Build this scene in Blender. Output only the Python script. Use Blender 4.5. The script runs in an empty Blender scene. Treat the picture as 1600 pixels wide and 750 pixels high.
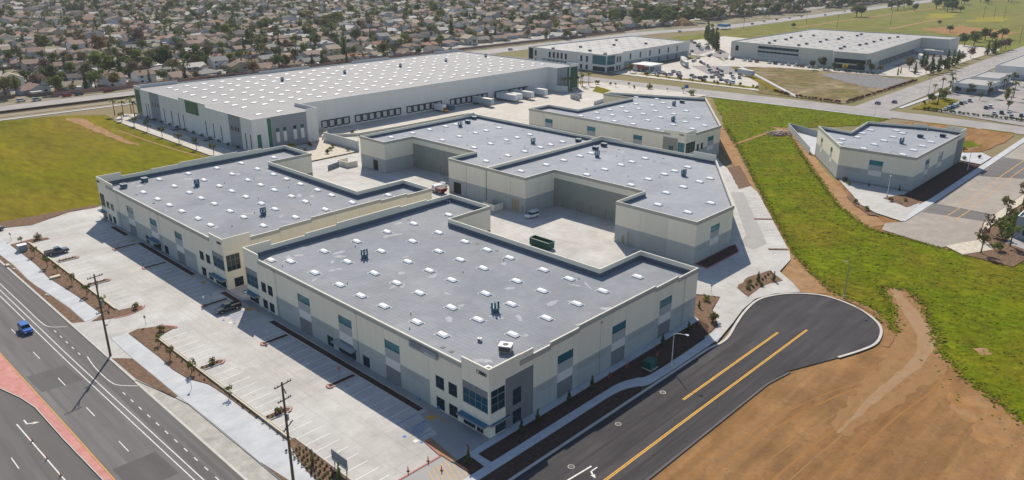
import bpy, math, random
import numpy as np
from mathutils import Vector

random.seed(7)
rng = np.random.default_rng(7)
sc = bpy.context.scene
COL = sc.collection

# ------------------------------------------------------------------ camera, sky, sun, exposure
cam = bpy.data.cameras.new('camera')
cam.sensor_width = 36.0
cam.lens = 36.0 * 1205.0 / 1600.0
cam.clip_start = 1.0
cam.clip_end = 9000.0
cam_ob = bpy.data.objects.new('camera', cam)
COL.objects.link(cam_ob)
CAM_Z = 75.0
PITCH = math.atan2(445.0, 1205.0)
YAW = math.radians(-46.2)
cam_ob.location = (0, 0, CAM_Z)
cam_ob.rotation_euler = (math.pi / 2 - PITCH, 0, YAW)
sc.camera = cam_ob

SUN = Vector((0.70, 0.90, 1.0)).normalized()      # towards the sun
world = bpy.data.worlds.new('World')
sc.world = world
world.use_nodes = True
wn = world.node_tree
sky = wn.nodes.new('ShaderNodeTexSky')
sky.sky_type = 'NISHITA'
sky.sun_disc = False
sky.sun_elevation = math.asin(SUN.z)
sky.sun_rotation = math.atan2(SUN.x, SUN.y)
sky.altitude = 250
sky.air_density = 1.0
sky.dust_density = 0.5
sky.ozone_density = 2.2
bg = wn.nodes['Background']
bg.inputs['Strength'].default_value = 0.122
wn.links.new(sky.outputs[0], bg.inputs[0])

sl = bpy.data.lights.new('sun', 'SUN')
sl.energy = 5.0
sl.angle = math.radians(0.53)
sl.color = (1.0, 0.93, 0.81)
sun_ob = bpy.data.objects.new('sun', sl)
COL.objects.link(sun_ob)
sun_ob.location = (200, 250, 300)
sun_ob.rotation_euler = SUN.to_track_quat('Z', 'Y').to_euler()

sc.view_settings.view_transform = 'Standard'
sc.view_settings.look = 'None'
sc.view_settings.exposure = 0.12
sc.view_settings.gamma = 1.0
sc.cycles.max_bounces = 5
sc.cycles.diffuse_bounces = 3
sc.cycles.glossy_bounces = 2
sc.cycles.transmission_bounces = 2
sc.cycles.volume_bounces = 0

# ------------------------------------------------------------------ materials
MATS = {}


def mat(name, c1, c2=None, s=0.2, rough=0.85, c3=None, s3=0.03, bump=0.0, bs=2.0, spec=0.3,
        stretch=(1, 1, 1), rand=0.0, lo=0.35, hi=0.65, metal=0.0, coords='pos', detail=6, rot=0.0):
    """Procedural material: noise mix of two or three colours in metres, with bump and per-object variation."""
    m = bpy.data.materials.new(name)
    m.use_nodes = True
    nt = m.node_tree
    b = nt.nodes['Principled BSDF']
    b.inputs['Roughness'].default_value = rough
    b.inputs['Metallic'].default_value = metal
    b.inputs['Specular IOR Level'].default_value = spec
    if coords == 'pos':
        geo = nt.nodes.new('ShaderNodeNewGeometry')
        src = geo.outputs['Position']
    else:
        tc = nt.nodes.new('ShaderNodeTexCoord')
        src = tc.outputs['Object']
    mp = nt.nodes.new('ShaderNodeMapping')
    mp.inputs['Scale'].default_value = stretch
    mp.inputs['Rotation'].default_value = (0, 0, rot)
    nt.links.new(src, mp.inputs[0])
    co = mp.outputs[0]

    def noise(scale, det=detail, ro=0.6):
        n = nt.nodes.new('ShaderNodeTexNoise')
        n.inputs['Scale'].default_value = scale
        n.inputs['Detail'].default_value = det
        n.inputs['Roughness'].default_value = ro
        nt.links.new(co, n.inputs['Vector'])
        return n.outputs['Fac']

    def ramp(fac, lo, hi):
        r = nt.nodes.new('ShaderNodeMapRange')
        r.inputs['From Min'].default_value = lo
        r.inputs['From Max'].default_value = hi
        nt.links.new(fac, r.inputs['Value'])
        return r.outputs['Result']

    def mix(a, bcol, fac):
        x = nt.nodes.new('ShaderNodeMix')
        x.data_type = 'RGBA'
        for sock, val in ((x.inputs[6], a), (x.inputs[7], bcol)):
            if isinstance(val, tuple):
                sock.default_value = (*val, 1)
            else:
                nt.links.new(val, sock)
        if isinstance(fac, float):
            x.inputs[0].default_value = fac
        else:
            nt.links.new(fac, x.inputs[0])
        return x.outputs[2]
    col = c1
    if c2:
        col = mix(col, c2, ramp(noise(s), lo, hi))
    if c3:
        col = mix(col, c3, ramp(noise(s3, 4), 0.45, 0.7))
    if rand:
        oi = nt.nodes.new('ShaderNodeObjectInfo')
        hv = nt.nodes.new('ShaderNodeHueSaturation')
        mr = nt.nodes.new('ShaderNodeMapRange')
        mr.inputs['To Min'].default_value = 1 - rand
        mr.inputs['To Max'].default_value = 1 + rand
        nt.links.new(oi.outputs['Random'], mr.inputs['Value'])
        nt.links.new(mr.outputs[0], hv.inputs['Value'])
        if isinstance(col, tuple):
            hv.inputs['Color'].default_value = (*col, 1)
        else:
            nt.links.new(col, hv.inputs['Color'])
        col = hv.outputs[0]
    if isinstance(col, tuple):
        b.inputs['Base Color'].default_value = (*col, 1)
    else:
        nt.links.new(col, b.inputs['Base Color'])
    if bump:
        bp = nt.nodes.new('ShaderNodeBump')
        bp.inputs['Strength'].default_value = 1.0
        bp.inputs['Distance'].default_value = bump
        nt.links.new(noise(bs, 4), bp.inputs['Height'])
        nt.links.new(bp.outputs[0], b.inputs['Normal'])
    MATS[name] = m
    m['mixer'] = 0
    return m


def add_lines(m, axis, period, width, dark, soft=0.0):
    """Saw-cut joints / seams: multiply the base colour along lines every `period` metres."""
    nt = m.node_tree
    b = nt.nodes['Principled BSDF']
    geo = nt.nodes.new('ShaderNodeNewGeometry')
    sp = nt.nodes.new('ShaderNodeSeparateXYZ')
    nt.links.new(geo.outputs['Position'], sp.inputs[0])
    md = nt.nodes.new('ShaderNodeMath')
    md.operation = 'PINGPONG'
    nt.links.new(sp.outputs[axis], md.inputs[0])
    md.inputs[1].default_value = period / 2
    mr = nt.nodes.new('ShaderNodeMapRange')
    mr.inputs['From Min'].default_value = width * 0.5
    mr.inputs['From Max'].default_value = width * 0.5 + soft + 0.02
    mr.inputs['To Min'].default_value = dark
    mr.inputs['To Max'].default_value = 1.0
    nt.links.new(md.outputs[0], mr.inputs['Value'])
    x = nt.nodes.new('ShaderNodeMix')
    x.data_type = 'RGBA'
    x.blend_type = 'MULTIPLY'
    x.inputs[0].default_value = 1.0
    cb = nt.nodes.new('ShaderNodeCombineColor')
    for k in range(3):
        nt.links.new(mr.outputs[0], cb.inputs[k])
    inp = b.inputs['Base Color']
    if inp.is_linked:
        nt.links.new(inp.links[0].from_socket, x.inputs[6])
    else:
        x.inputs[6].default_value = inp.default_value
    nt.links.new(cb.outputs[0], x.inputs[7])
    nt.links.new(x.outputs[2], inp)


def mottle(name, scale, lo, hi, stretch=(1, 1, 1), rot=0.0, a=0.32, b=0.68, detail=5):
    """uneven colour: multiply the base colour by a noise between lo and hi"""
    nt = MATS[name].node_tree
    bs = nt.nodes['Principled BSDF']
    geo = nt.nodes.new('ShaderNodeNewGeometry')
    mp = nt.nodes.new('ShaderNodeMapping')
    mp.inputs['Scale'].default_value = stretch
    mp.inputs['Rotation'].default_value = (0, 0, rot)
    nt.links.new(geo.outputs['Position'], mp.inputs[0])
    n = nt.nodes.new('ShaderNodeTexNoise')
    n.inputs['Scale'].default_value = scale
    n.inputs['Detail'].default_value = detail
    n.inputs['Roughness'].default_value = 0.65
    nt.links.new(mp.outputs[0], n.inputs['Vector'])
    mr = nt.nodes.new('ShaderNodeMapRange')
    mr.inputs['From Min'].default_value = a
    mr.inputs['From Max'].default_value = b
    mr.inputs['To Min'].default_value = lo
    mr.inputs['To Max'].default_value = hi
    nt.links.new(n.outputs['Fac'], mr.inputs['Value'])
    x = nt.nodes.new('ShaderNodeVectorMath')
    x.operation = 'SCALE'
    inp = bs.inputs['Base Color']
    if inp.is_linked:
        nt.links.new(inp.links[0].from_socket, x.inputs[0])
    else:
        x.inputs[0].default_value = inp.default_value[:3]
    nt.links.new(mr.outputs[0], x.inputs['Scale'])
    nt.links.new(x.outputs[0], inp)


def glass(name, c, rough=0.06, spec=0.9):
    m = mat(name, c, rough=rough, spec=spec, rand=0.35)  # random pane tones put varied reflections into the colour
    return m


mat('ground_soil', (0.26, 0.20, 0.12), (0.20, 0.17, 0.08), 0.02, 0.95, (0.20, 0.20, 0.08), 0.006, 0.15, 0.5, spec=0.03)
mat('suburb_ground', (0.20, 0.165, 0.10), (0.34, 0.29, 0.225), 0.09, 0.95, (0.11, 0.13, 0.04), 0.05, spec=0.03)
mat('grass_olive', (0.148, 0.148, 0.003), (0.182, 0.150, 0.005), 0.045, 0.95, (0.205, 0.140, 0.018), 0.016, 0.22, 0.7,
    stretch=(1.0, 0.35, 1), rot=0.6, spec=0.03)
mat('grass_green', (0.112, 0.148, 0.002), (0.145, 0.160, 0.003), 0.16, 0.95, (0.165, 0.138, 0.010), 0.04, 0.45, 0.8, spec=0.03)
mat('grass_far', (0.17, 0.175, 0.035), (0.22, 0.185, 0.06), 0.008, 0.95, (0.14, 0.16, 0.03), 0.004, spec=0.03)
mat('flowers', (0.34, 0.28, 0.03), (0.21, 0.19, 0.04), 0.05, 0.95, spec=0.03)
mat('dirt', (0.258, 0.138, 0.056), (0.300, 0.170, 0.076), 0.10, 0.95, (0.228, 0.116, 0.046), 0.028, 0.03, 0.8, stretch=(0.16, 1.5, 1), rot=0.30, spec=0.03)
mat('dirt_pale', (0.37, 0.225, 0.12), (0.32, 0.18, 0.085), 0.15, 0.95, bump=0.08, bs=1.2, spec=0.03)
mat('dirt_track', (0.305, 0.175, 0.082), (0.285, 0.155, 0.066), 0.3, 0.95, bump=0.05, bs=2, spec=0.03)
mat('dirt_worn', (0.345, 0.225, 0.128), (0.325, 0.195, 0.10), 0.3, 0.95, spec=0.03)
mat('clod', (0.30, 0.16, 0.065), (0.36, 0.215, 0.105), 0.8, 0.95, spec=0.03)
mat('dirt_dark', (0.285, 0.145, 0.052), (0.315, 0.16, 0.06), 0.3, 0.95, spec=0.03)
mat('dirt_pale2', (0.285, 0.157, 0.068), (0.305, 0.175, 0.080), 0.3, 0.95, spec=0.03)
mat('dirt_grey', (0.315, 0.185, 0.088), (0.325, 0.165, 0.062), 0.25, 0.95, spec=0.03)
mat('basin_soil', (0.225, 0.155, 0.08), (0.165, 0.15, 0.05), 0.05, 0.95, (0.30, 0.24, 0.15), 0.03, spec=0.03)
mat('verge_soil', (0.33, 0.265, 0.185), (0.27, 0.225, 0.15), 0.15, 0.95, spec=0.03)
mat('gravel_grey', (0.22, 0.20, 0.19), (0.15, 0.14, 0.14), 0.6, 0.95)
mat('concrete', (0.495, 0.465, 0.425), (0.44, 0.412, 0.375), 0.22, 0.85, (0.54, 0.515, 0.48), 0.045, 0.01, 3)
add_lines(MATS['concrete'], 0, 4.6, 0.05, 0.88, 0.10)
add_lines(MATS['concrete'], 1, 4.6, 0.05, 0.90, 0.10)
mat('concrete_yard', (0.54, 0.485, 0.41), (0.48, 0.43, 0.36), 0.18, 0.85, (0.57, 0.52, 0.455), 0.04)
add_lines(MATS['concrete_yard'], 0, 4.6, 0.08, 0.90, 0.15)
add_lines(MATS['concrete_yard'], 1, 4.6, 0.08, 0.90, 0.15)
mat('walk', (0.53, 0.53, 0.53), (0.46, 0.462, 0.462), 0.25, 0.85)
add_lines(MATS['walk'], 1, 3.0, 0.05, 0.88, 0.04)
mat('walk_grey', (0.36, 0.34, 0.32), (0.32, 0.305, 0.29), 0.3, 0.85)
mat('kerb', (0.56, 0.52, 0.46), (0.48, 0.45, 0.40), 0.6, 0.85)
mat('apron', (0.46, 0.43, 0.37), (0.40, 0.37, 0.32), 0.3, 0.9)
mat('asphalt_street', (0.145, 0.131, 0.123), (0.175, 0.160, 0.150), 0.08, 0.9, (0.12, 0.108, 0.10), 0.05, stretch=(2.0, 0.25, 1))
mat('asphalt_patch', (0.095, 0.086, 0.084), (0.12, 0.11, 0.105), 0.15, 0.9, stretch=(2.0, 0.25, 1))
mat('asphalt_lane', (0.110, 0.100, 0.092), (0.135, 0.122, 0.112), 0.10, 0.9, stretch=(2.0, 0.25, 1))
mat('asphalt_new', (0.050, 0.045, 0.046), (0.070, 0.064, 0.066), 0.10, 0.85, (0.058, 0.053, 0.054), 0.25, stretch=(0.3, 1.6, 1), spec=0.12)
mat('lane_wear', (0.128, 0.115, 0.108), (0.155, 0.142, 0.133), 0.3, 0.9, stretch=(1, .1, 1))
mat('lane_wear_new', (0.046, 0.041, 0.042), (0.064, 0.058, 0.060), 0.3, 0.9, stretch=(.1, 1, 1), spec=0.12)
mat('asphalt_old', (0.345, 0.295, 0.245), (0.31, 0.265, 0.225), 0.12, 0.9, (0.37, 0.32, 0.27), 0.05)
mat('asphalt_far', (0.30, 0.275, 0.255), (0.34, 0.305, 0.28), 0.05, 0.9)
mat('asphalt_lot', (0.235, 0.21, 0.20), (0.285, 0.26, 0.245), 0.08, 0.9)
mat('asphalt_suburb', (0.24, 0.225, 0.215), (0.29, 0.27, 0.255), 0.05, 0.9)
mat('red_paving', (0.50, 0.20, 0.165), (0.56, 0.265, 0.225), 0.5, 0.85)
mat('red_paint', (0.42, 0.09, 0.07), (0.36, 0.12, 0.09), 1.0, 0.7)
mat('white_paint', (0.70, 0.68, 0.62), (0.38, 0.36, 0.33), 2.2, 0.7, lo=.45, hi=.8)
mat('stall_paint', (0.82, 0.80, 0.75), (0.68, 0.65, 0.60), 0.8, 0.7)
mat('yellow_paint', (0.68, 0.36, 0.035), (0.34, 0.20, 0.05), 2.2, 0.7, lo=.45, hi=.85)
mat('blue_paint', (0.03, 0.13, 0.42), (0.05, 0.17, 0.45), 1.0, 0.7)
mat('mulch', (0.150, 0.092, 0.060), (0.215, 0.140, 0.095), 1.5, 0.95, (0.18, 0.11, 0.07), 0.4, 0.08, 5, spec=0.03)
mat('mulch_shaded', (0.065, 0.040, 0.032), (0.105, 0.066, 0.050), 1.5, 0.95, bump=0.06, bs=5, spec=0.03)  # same mulch, with the shade of the buildings put into its colour
mat('gravel', (0.62, 0.55, 0.44), (0.52, 0.45, 0.35), 1.2, 0.95)
mat('beige', (0.79, 0.725, 0.58), (0.75, 0.685, 0.545), 0.6, 0.8, stretch=(1.6, 1.6, 0.12), rand=0.035)
mat('wall_grey', (0.415, 0.430, 0.405), (0.385, 0.400, 0.378), 0.6, 0.8, stretch=(1.6, 1.6, 0.12), rand=0.05)
mat('wall_white', (0.68, 0.66, 0.61), (0.64, 0.62, 0.57), 0.3, 0.8)
mat('wall_mid', (0.40, 0.41, 0.40), (0.37, 0.38, 0.37), 0.3, 0.8)
mat('wall_dark', (0.20, 0.205, 0.205), (0.185, 0.19, 0.19), 0.3, 0.8)
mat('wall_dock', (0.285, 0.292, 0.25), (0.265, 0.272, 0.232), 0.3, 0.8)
mat('cornice', (0.40, 0.385, 0.33), (0.37, 0.355, 0.305), 0.4, 0.75)
mat('coping', (0.60, 0.57, 0.47), (0.54, 0.51, 0.42), 0.5, 0.6)
mat('roof_membrane', (0.272, 0.279, 0.295), (0.245, 0.255, 0.275), 0.10, 0.85, (0.288, 0.292, 0.302), 0.045, spec=0.15)
mat('roof_membrane_light', (0.325, 0.334, 0.356), (0.298, 0.310, 0.333), 0.10, 0.85, (0.345, 0.352, 0.37), 0.045, spec=0.15)
add_lines(MATS['roof_membrane_light'], 0, 1.0, 0.10, 0.92, 0.10)
add_lines(MATS['roof_membrane'], 0, 1.0, 0.10, 0.90, 0.10)
mat('roof_stain', (0.235, 0.245, 0.262), (0.27, 0.278, 0.295), 0.9, 0.85, spec=0.15)
mat('oil_stain', (0.36, 0.325, 0.28), (0.44, 0.40, 0.35), 1.5, 0.8)
mat('tyre_mark', (0.39, 0.36, 0.32), (0.46, 0.42, 0.37), 0.8, 0.8)
mat('base_flashing_shaded', (0.10, 0.125, 0.155), (0.12, 0.145, 0.175), 0.5, 0.7)  # roofing with the dark blue parapet shade put into its colour
mat('roof_patch', (0.44, 0.445, 0.455), (0.31, 0.315, 0.33), 1.6, 0.85, spec=0.15)
mat('roof_white', (0.262, 0.248, 0.244), (0.238, 0.226, 0.223), 0.06, 0.75)
mat('roof_cream', (0.40, 0.375, 0.345), (0.355, 0.335, 0.31), 0.05, 0.75)
mat('skylight_dome', (0.88, 0.88, 0.87), rough=0.5, spec=0.3)
mat('skylight_curb', (0.20, 0.205, 0.21), rough=0.6)
mat('skylight_flash', (0.36, 0.36, 0.37), rough=0.6)
mat('metal_grey', (0.30, 0.32, 0.33), (0.24, 0.26, 0.27), 1.0, 0.5, coords='obj')
mat('hatch_blue', (0.035, 0.11, 0.17), (0.05, 0.14, 0.20), 1.0, 0.5, coords='obj')
mat('white_metal', (0.74, 0.74, 0.72), (0.66, 0.66, 0.64), 0.5, 0.5, coords='obj')
mat('dark', (0.02, 0.02, 0.022), rough=0.6)
mat('white_wall', (0.68, 0.665, 0.615), (0.64, 0.625, 0.58), 0.4, 0.8, stretch=(1, 1, 0.1), rand=0.04)
mat('white_grey', (0.27, 0.28, 0.295), (0.25, 0.26, 0.275), 0.1, 0.8)
mat('cream_wall', (0.55, 0.53, 0.455), (0.52, 0.50, 0.43), 0.1, 0.8)
mat('blue_grey_wall', (0.30, 0.33, 0.35), rough=0.8)
glass('glass_teal', (0.018, 0.150, 0.180), 0.15, 0.35)
glass('glass_dark', (0.008, 0.030, 0.044), 0.1, 0.35)
glass('glass_front', (0.010, 0.070, 0.105), 0.12, 0.3)
glass('glass_green', (0.012, 0.125, 0.075), 0.2, 0.3)
mat('spandrel', (0.17, 0.20, 0.21), rough=0.3, spec=0.4)
mat('frame', (0.26, 0.265, 0.26), rough=0.5)
mat('frame_dark', (0.05, 0.055, 0.06), rough=0.5)
mat('awning', (0.04, 0.17, 0.27), (0.035, 0.15, 0.235), 1.0, 0.5)
mat('door_grey', (0.30, 0.31, 0.30), rough=0.7)
mat('door_tan', (0.36, 0.30, 0.21), rough=0.7)
mat('dock_door', (0.60, 0.60, 0.58), rough=0.6)
mat('dock_seal', (0.035, 0.035, 0.04), rough=0.8)
mat('wood_pole', (0.16, 0.105, 0.07), (0.10, 0.065, 0.045), 2.0, 0.9, coords='obj')
mat('rubber', (0.02, 0.02, 0.02), rough=0.8)
mat('chrome', (0.55, 0.55, 0.55), rough=0.3, metal=0.8)
mat('lamp_lens', (0.75, 0.72, 0.62), rough=0.3)
mat('tail_lens', (0.35, 0.02, 0.02), rough=0.3)
mat('dumpster_green', (0.010, 0.085, 0.06), (0.014, 0.105, 0.075), 2.0, 0.5)
mat('orange', (0.65, 0.26, 0.03), rough=0.5)
mat('cone', (0.60, 0.09, 0.04), rough=0.6)
mat('box_tan', (0.62, 0.50, 0.34), (0.55, 0.44, 0.30), 1.0, 0.7)
mat('block_wall', (0.34, 0.20, 0.16), (0.28, 0.17, 0.14), 0.3, 0.9)
mat('fence_rail', (0.62, 0.54, 0.38), rough=0.8)
mat('bark', (0.11, 0.08, 0.055), (0.07, 0.05, 0.035), 3.0, 0.95, coords='obj')
mat('rubble', (0.46, 0.35, 0.28), (0.34, 0.25, 0.19), 1.0, 0.95)


mottle('grass_green', 0.5, 0.62, 1.28, (1, .6, 1), .7)
mottle('grass_green', 0.09, 0.82, 1.15)
mottle('grass_olive', 0.35, 0.72, 1.22, (1, .35, 1), .6)
mottle('grass_olive', 0.05, 0.78, 1.18, (1, .22, 1), .6)
mottle('grass_far', 0.06, 0.75, 1.2)
mottle('basin_soil', 0.15, 0.55, 1.3)
mottle('gravel_grey', 0.5, 0.7, 1.3)
mottle('dirt', 0.35, 0.80, 1.16, (.10, 1.3, 1), -.12)
mottle('dirt', 0.10, 0.80, 1.18)
mottle('dirt', 1.1, 0.9, 1.1)
mottle('dirt_pale', 0.4, 0.8, 1.15)
mottle('dirt_track', 0.5, 0.85, 1.1)
mottle('dirt_grey', 0.4, 0.8, 1.15)
mottle('asphalt_new', 0.30, 0.72, 1.28, (.15, 1.4, 1), .15)
mottle('asphalt_new', 0.08, 0.85, 1.15)
mottle('asphalt_street', 0.35, 0.85, 1.15, (1.6, .12, 1))
mottle('asphalt_old', 0.25, 0.86, 1.1)
mottle('asphalt_far', 0.1, 0.88, 1.1)
mottle('concrete', 0.16, 0.84, 1.07)
mottle('concrete', 0.9, 0.95, 1.04)
mottle('concrete_yard', 0.2, 0.84, 1.07)
mottle('walk', 0.35, 0.90, 1.05)
mottle('apron', 0.5, 0.75, 1.1)
mottle('roof_membrane', 0.07, 0.86, 1.10)
mottle('roof_membrane', 0.5, 0.93, 1.06)
mottle('roof_membrane_light', 0.07, 0.86, 1.08)
mottle('roof_membrane_light', 0.5, 0.93, 1.06)
mottle('roof_white', 0.04, 0.93, 1.05)
mottle('roof_cream', 0.06, 0.85, 1.08)
mottle('red_paving', 0.6, 0.85, 1.1)
mottle('mulch', 1.2, 0.7, 1.3)
mottle('gravel', 0.8, 0.75, 1.15)


def leafmat(name, c1, c2, rand=0.25):
    m = mat(name, c1, c2, 0.9, 0.8, spec=0.15, rand=rand, coords='pos')
    b = m.node_tree.nodes['Principled BSDF']
    nt = m.node_tree
    tr = nt.nodes.new('ShaderNodeBsdfTranslucent')
    mx = nt.nodes.new('ShaderNodeMixShader')
    mx.inputs[0].default_value = 0.38
    nt.links.new(b.inputs['Base Color'].links[0].from_socket, tr.inputs[0])
    nt.links.new(b.outputs[0], mx.inputs[1])
    nt.links.new(tr.outputs[0], mx.inputs[2])
    nt.links.new(mx.outputs[0], nt.nodes['Material Output'].inputs[0])
    return m


leafmat('leaf_dark', (0.062, 0.090, 0.030), (0.115, 0.145, 0.046))
leafmat('leaf_mid', (0.12, 0.15, 0.028), (0.18, 0.20, 0.045))
leafmat('leaf_light', (0.10, 0.145, 0.025), (0.15, 0.185, 0.04))
leafmat('leaf_olive', (0.155, 0.14, 0.050), (0.21, 0.18, 0.075))
leafmat('leaf_rust', (0.20, 0.105, 0.035), (0.16, 0.12, 0.04))
leafmat('leaf_yellow', (0.48, 0.40, 0.02), (0.36, 0.32, 0.03))
leafmat('leaf_brown', (0.165, 0.115, 0.078), (0.21, 0.155, 0.11))
leafmat('leaf_burgundy', (0.14, 0.035, 0.035), (0.10, 0.03, 0.03))
LEAVES = ['leaf_dark', 'leaf_mid', 'leaf_light', 'leaf_olive', 'leaf_rust']


# ------------------------------------------------------------------ mesh helpers
class MB:
    def __init__(self):
        self.v, self.f, self.m, self.slots = [], [], [], []

    def slot(self, name):
        if name not in self.slots:
            self.slots.append(name)
        return self.slots.index(name)

    def face(self, pts, m):
        i = len(self.v)
        self.v += [tuple(p) for p in pts]
        self.f.append(tuple(range(i, i + len(pts))))
        self.m.append(self.slot(m))

    def hexa(self, p, m):
        """p: 8 points, bottom ring then top ring (counter-clockwise seen from above)."""
        i = len(self.v)
        self.v += [tuple(q) for q in p]
        k = self.slot(m)
        for q in ((3, 2, 1, 0), (4, 5, 6, 7), (0, 1, 5, 4), (1, 2, 6, 5), (2, 3, 7, 6), (3, 0, 4, 7)):
            self.f.append(tuple(i + j for j in q))
            self.m.append(k)

    def box(self, x0, x1, y0, y1, z0, z1, m):
        self.hexa([(x0, y0, z0), (x1, y0, z0), (x1, y1, z0), (x0, y1, z0),
                   (x0, y0, z1), (x1, y0, z1), (x1, y1, z1), (x0, y1, z1)], m)
        return self

    def taper(self, x0, x1, y0, y1, z0, z1, dx, dy, m):
        self.hexa([(x0, y0, z0), (x1, y0, z0), (x1, y1, z0), (x0, y1, z0),
                   (x0 + dx, y0 + dy, z1), (x1 - dx, y0 + dy, z1), (x1 - dx, y1 - dy, z1), (x0 + dx, y1 - dy, z1)], m)
        return self

    def prism(self, poly, z0, z1, m, mside=None, bottom=True):
        n = len(poly)
        i = len(self.v)
        self.v += [(p[0], p[1], z0) for p in poly] + [(p[0], p[1], z1) for p in poly]
        k, ks = self.slot(m), self.slot(mside or m)
        if bottom:
            self.f.append(tuple(i + n - 1 - j for j in range(n)))
            self.m.append(k)
        self.f.append(tuple(i + n + j for j in range(n)))
        self.m.append(k)
        for j in range(n):
            q = (j + 1) % n
            self.f.append((i + j, i + q, i + n + q, i + n + j))
            self.m.append(ks)
        return self

    def profile(self, pts, y0, y1, m, dy=None):
        """side outline (x, z) counter-clockwise seen from -y, extruded along y; dy: inset per point."""
        n = len(pts)
        dy = dy or [0] * n
        i = len(self.v)
        self.v += [(p[0], y0 + d, p[1]) for p, d in zip(pts, dy)] + [(p[0], y1 - d, p[1]) for p, d in zip(pts, dy)]
        k = self.slot(m)
        self.f.append(tuple(i + j for j in range(n)))
        self.f.append(tuple(i + 2 * n - 1 - j for j in range(n)))
        self.m += [k, k]
        for j in range(n):
            q = (j + 1) % n
            self.f.append((i + q, i + j, i + n + j, i + n + q))
            self.m.append(k)
        return self

    def tube(self, pts, rad, n, m, cap=True):
        k = self.slot(m)
        rings = []
        for a, p in enumerate(pts):
            p = Vector(p)
            d = (Vector(pts[min(a + 1, len(pts) - 1)]) - Vector(pts[max(a - 1, 0)])).normalized()
            u = d.cross(Vector((0, 0, 1)))
            if u.length < 0.05:
                u = Vector((1, 0, 0))
            u.normalize()
            w = u.cross(d)
            r = rad[a] if isinstance(rad, (list, tuple)) else rad
            i = len(self.v)
            self.v += [tuple(p + (u * math.cos(2 * math.pi * j / n) - w * math.sin(2 * math.pi * j / n)) * r) for j in range(n)]
            rings.append(i)
        for a, b in zip(rings[:-1], rings[1:]):
            for j in range(n):
                q = (j + 1) % n
                self.f.append((a + j, a + q, b + q, b + j))
                self.m.append(k)
        if cap:
            self.f.append(tuple(rings[0] + n - 1 - j for j in range(n)))
            self.f.append(tuple(rings[-1] + j for j in range(n)))
            self.m += [k, k]
        return self

    def mesh(self, name):
        me = bpy.data.meshes.new(name)
        me.from_pydata(self.v, [], self.f)
        me.polygons.foreach_set('material_index', self.m)
        for s in self.slots:
            me.materials.append(MATS[s])
        me.update()
        return me

    def build(self, name, parent=None, org=(0, 0, 0), loc=None, rz=0.0):
        if org != (0, 0, 0):
            ox, oy, oz = org
            self.v = [(a - ox, b - oy, c - oz) for a, b, c in self.v]
        o = put(name, self.mesh(name), parent, loc, rz)
        return o


def put(name, me, parent=None, loc=None, rz=0.0):
    o = bpy.data.objects.new(name, me)
    COL.objects.link(o)
    if parent is not None:
        o.parent = parent
    if loc is not None:
        o.location = loc
    if rz:
        o.rotation_euler = (0, 0, rz)
    return o


def tag(o, label, cat, group=None):
    o['label'] = label
    o['category'] = cat
    if group:
        o['group'] = group
    return o


def thing(name, label, cat, loc=(0, 0, 0), rz=0.0, group=None):
    o = bpy.data.objects.new(name, None)
    o.empty_display_size = 1.0
    COL.objects.link(o)
    o.location = loc
    o.rotation_euler = (0, 0, rz)
    return tag(o, label, cat, group)


def structure(o):
    o['kind'] = 'structure'
    return o


def stuff(o):
    o['kind'] = 'stuff'
    return o


def sheet(name, poly, z, m, parent=None, thick=0.0):
    b = MB()
    if thick:
        b.prism(poly, z - thick, z, m)
    else:
        b.face([(x, y, z) for x, y in poly], m)
    o = b.build(name, parent)
    if parent is None:
        structure(o)
    return o


def ribbon(pts, w):
    """polygon strip around a polyline; w: width or list of (left, right)"""
    L, R = [], []
    for i, p in enumerate(pts):
        a = Vector(pts[max(i - 1, 0)])
        b = Vector(pts[min(i + 1, len(pts) - 1)])
        d = (b - a).normalized()
        n = Vector((-d.y, d.x))
        L.append(tuple(Vector(p) + n * w / 2))
        R.append(tuple(Vector(p) - n * w / 2))
    return R + L[::-1]


def strip_mesh(b, pts, w, z, m):
    poly = ribbon(pts, w)
    n = len(pts)
    R, L = poly[:n], poly[n:][::-1]
    for i in range(n - 1):
        b.face([(*R[i], z), (*R[i + 1], z), (*L[i + 1], z), (*L[i], z)], m)


def smooth(pts, k=4, closed=False):
    """Catmull-Rom through the points"""
    out = []
    n = len(pts)
    rngi = range(n if closed else n - 1)
    for i in rngi:
        g = (lambda j: pts[j % n]) if closed else (lambda j: pts[min(max(j, 0), n - 1)])
        p0, p1, p2, p3 = g(i - 1), g(i), g(i + 1), g(i + 2)
        for t in range(k):
            t /= k
            out.append(tuple(0.5 * (2 * p1[c] + (p2[c] - p0[c]) * t + (2 * p0[c] - 5 * p1[c] + 4 * p2[c] - p3[c]) * t * t
                             + (3 * p1[c] - p0[c] - 3 * p2[c] + p3[c]) * t ** 3) for c in (0, 1)))
    if not closed:
        out.append(tuple(pts[-1]))
    return out


def rag(poly, amp=0.5, step=3.0, seed=1):
    """break up a polygon's straight edges so that natural borders look uneven"""
    r = random.Random(seed)
    out = []
    n = len(poly)
    for i in range(n):
        a, b = Vector(poly[i]), Vector(poly[(i + 1) % n])
        L = (b - a).length
        k = max(1, int(L / step))
        nn = Vector((-(b - a).y, (b - a).x)).normalized()
        for j in range(k):
            p = a.lerp(b, j / k)
            out.append(tuple(p + nn * r.uniform(-amp, amp)))
    return out


def inset(poly, d):
    n = len(poly)
    out = []
    for i in range(n):
        p0, p1, p2 = Vector(poly[i - 1]), Vector(poly[i]), Vector(poly[(i + 1) % n])
        d1, d2 = (p1 - p0).normalized(), (p2 - p1).normalized()
        n1, n2 = Vector((-d1.y, d1.x)), Vector((-d2.y, d2.x))
        den = 1 + n1.dot(n2)
        out.append(tuple(p1 + (n1 + n2) * d / max(den, 0.2)))
    return out


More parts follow.
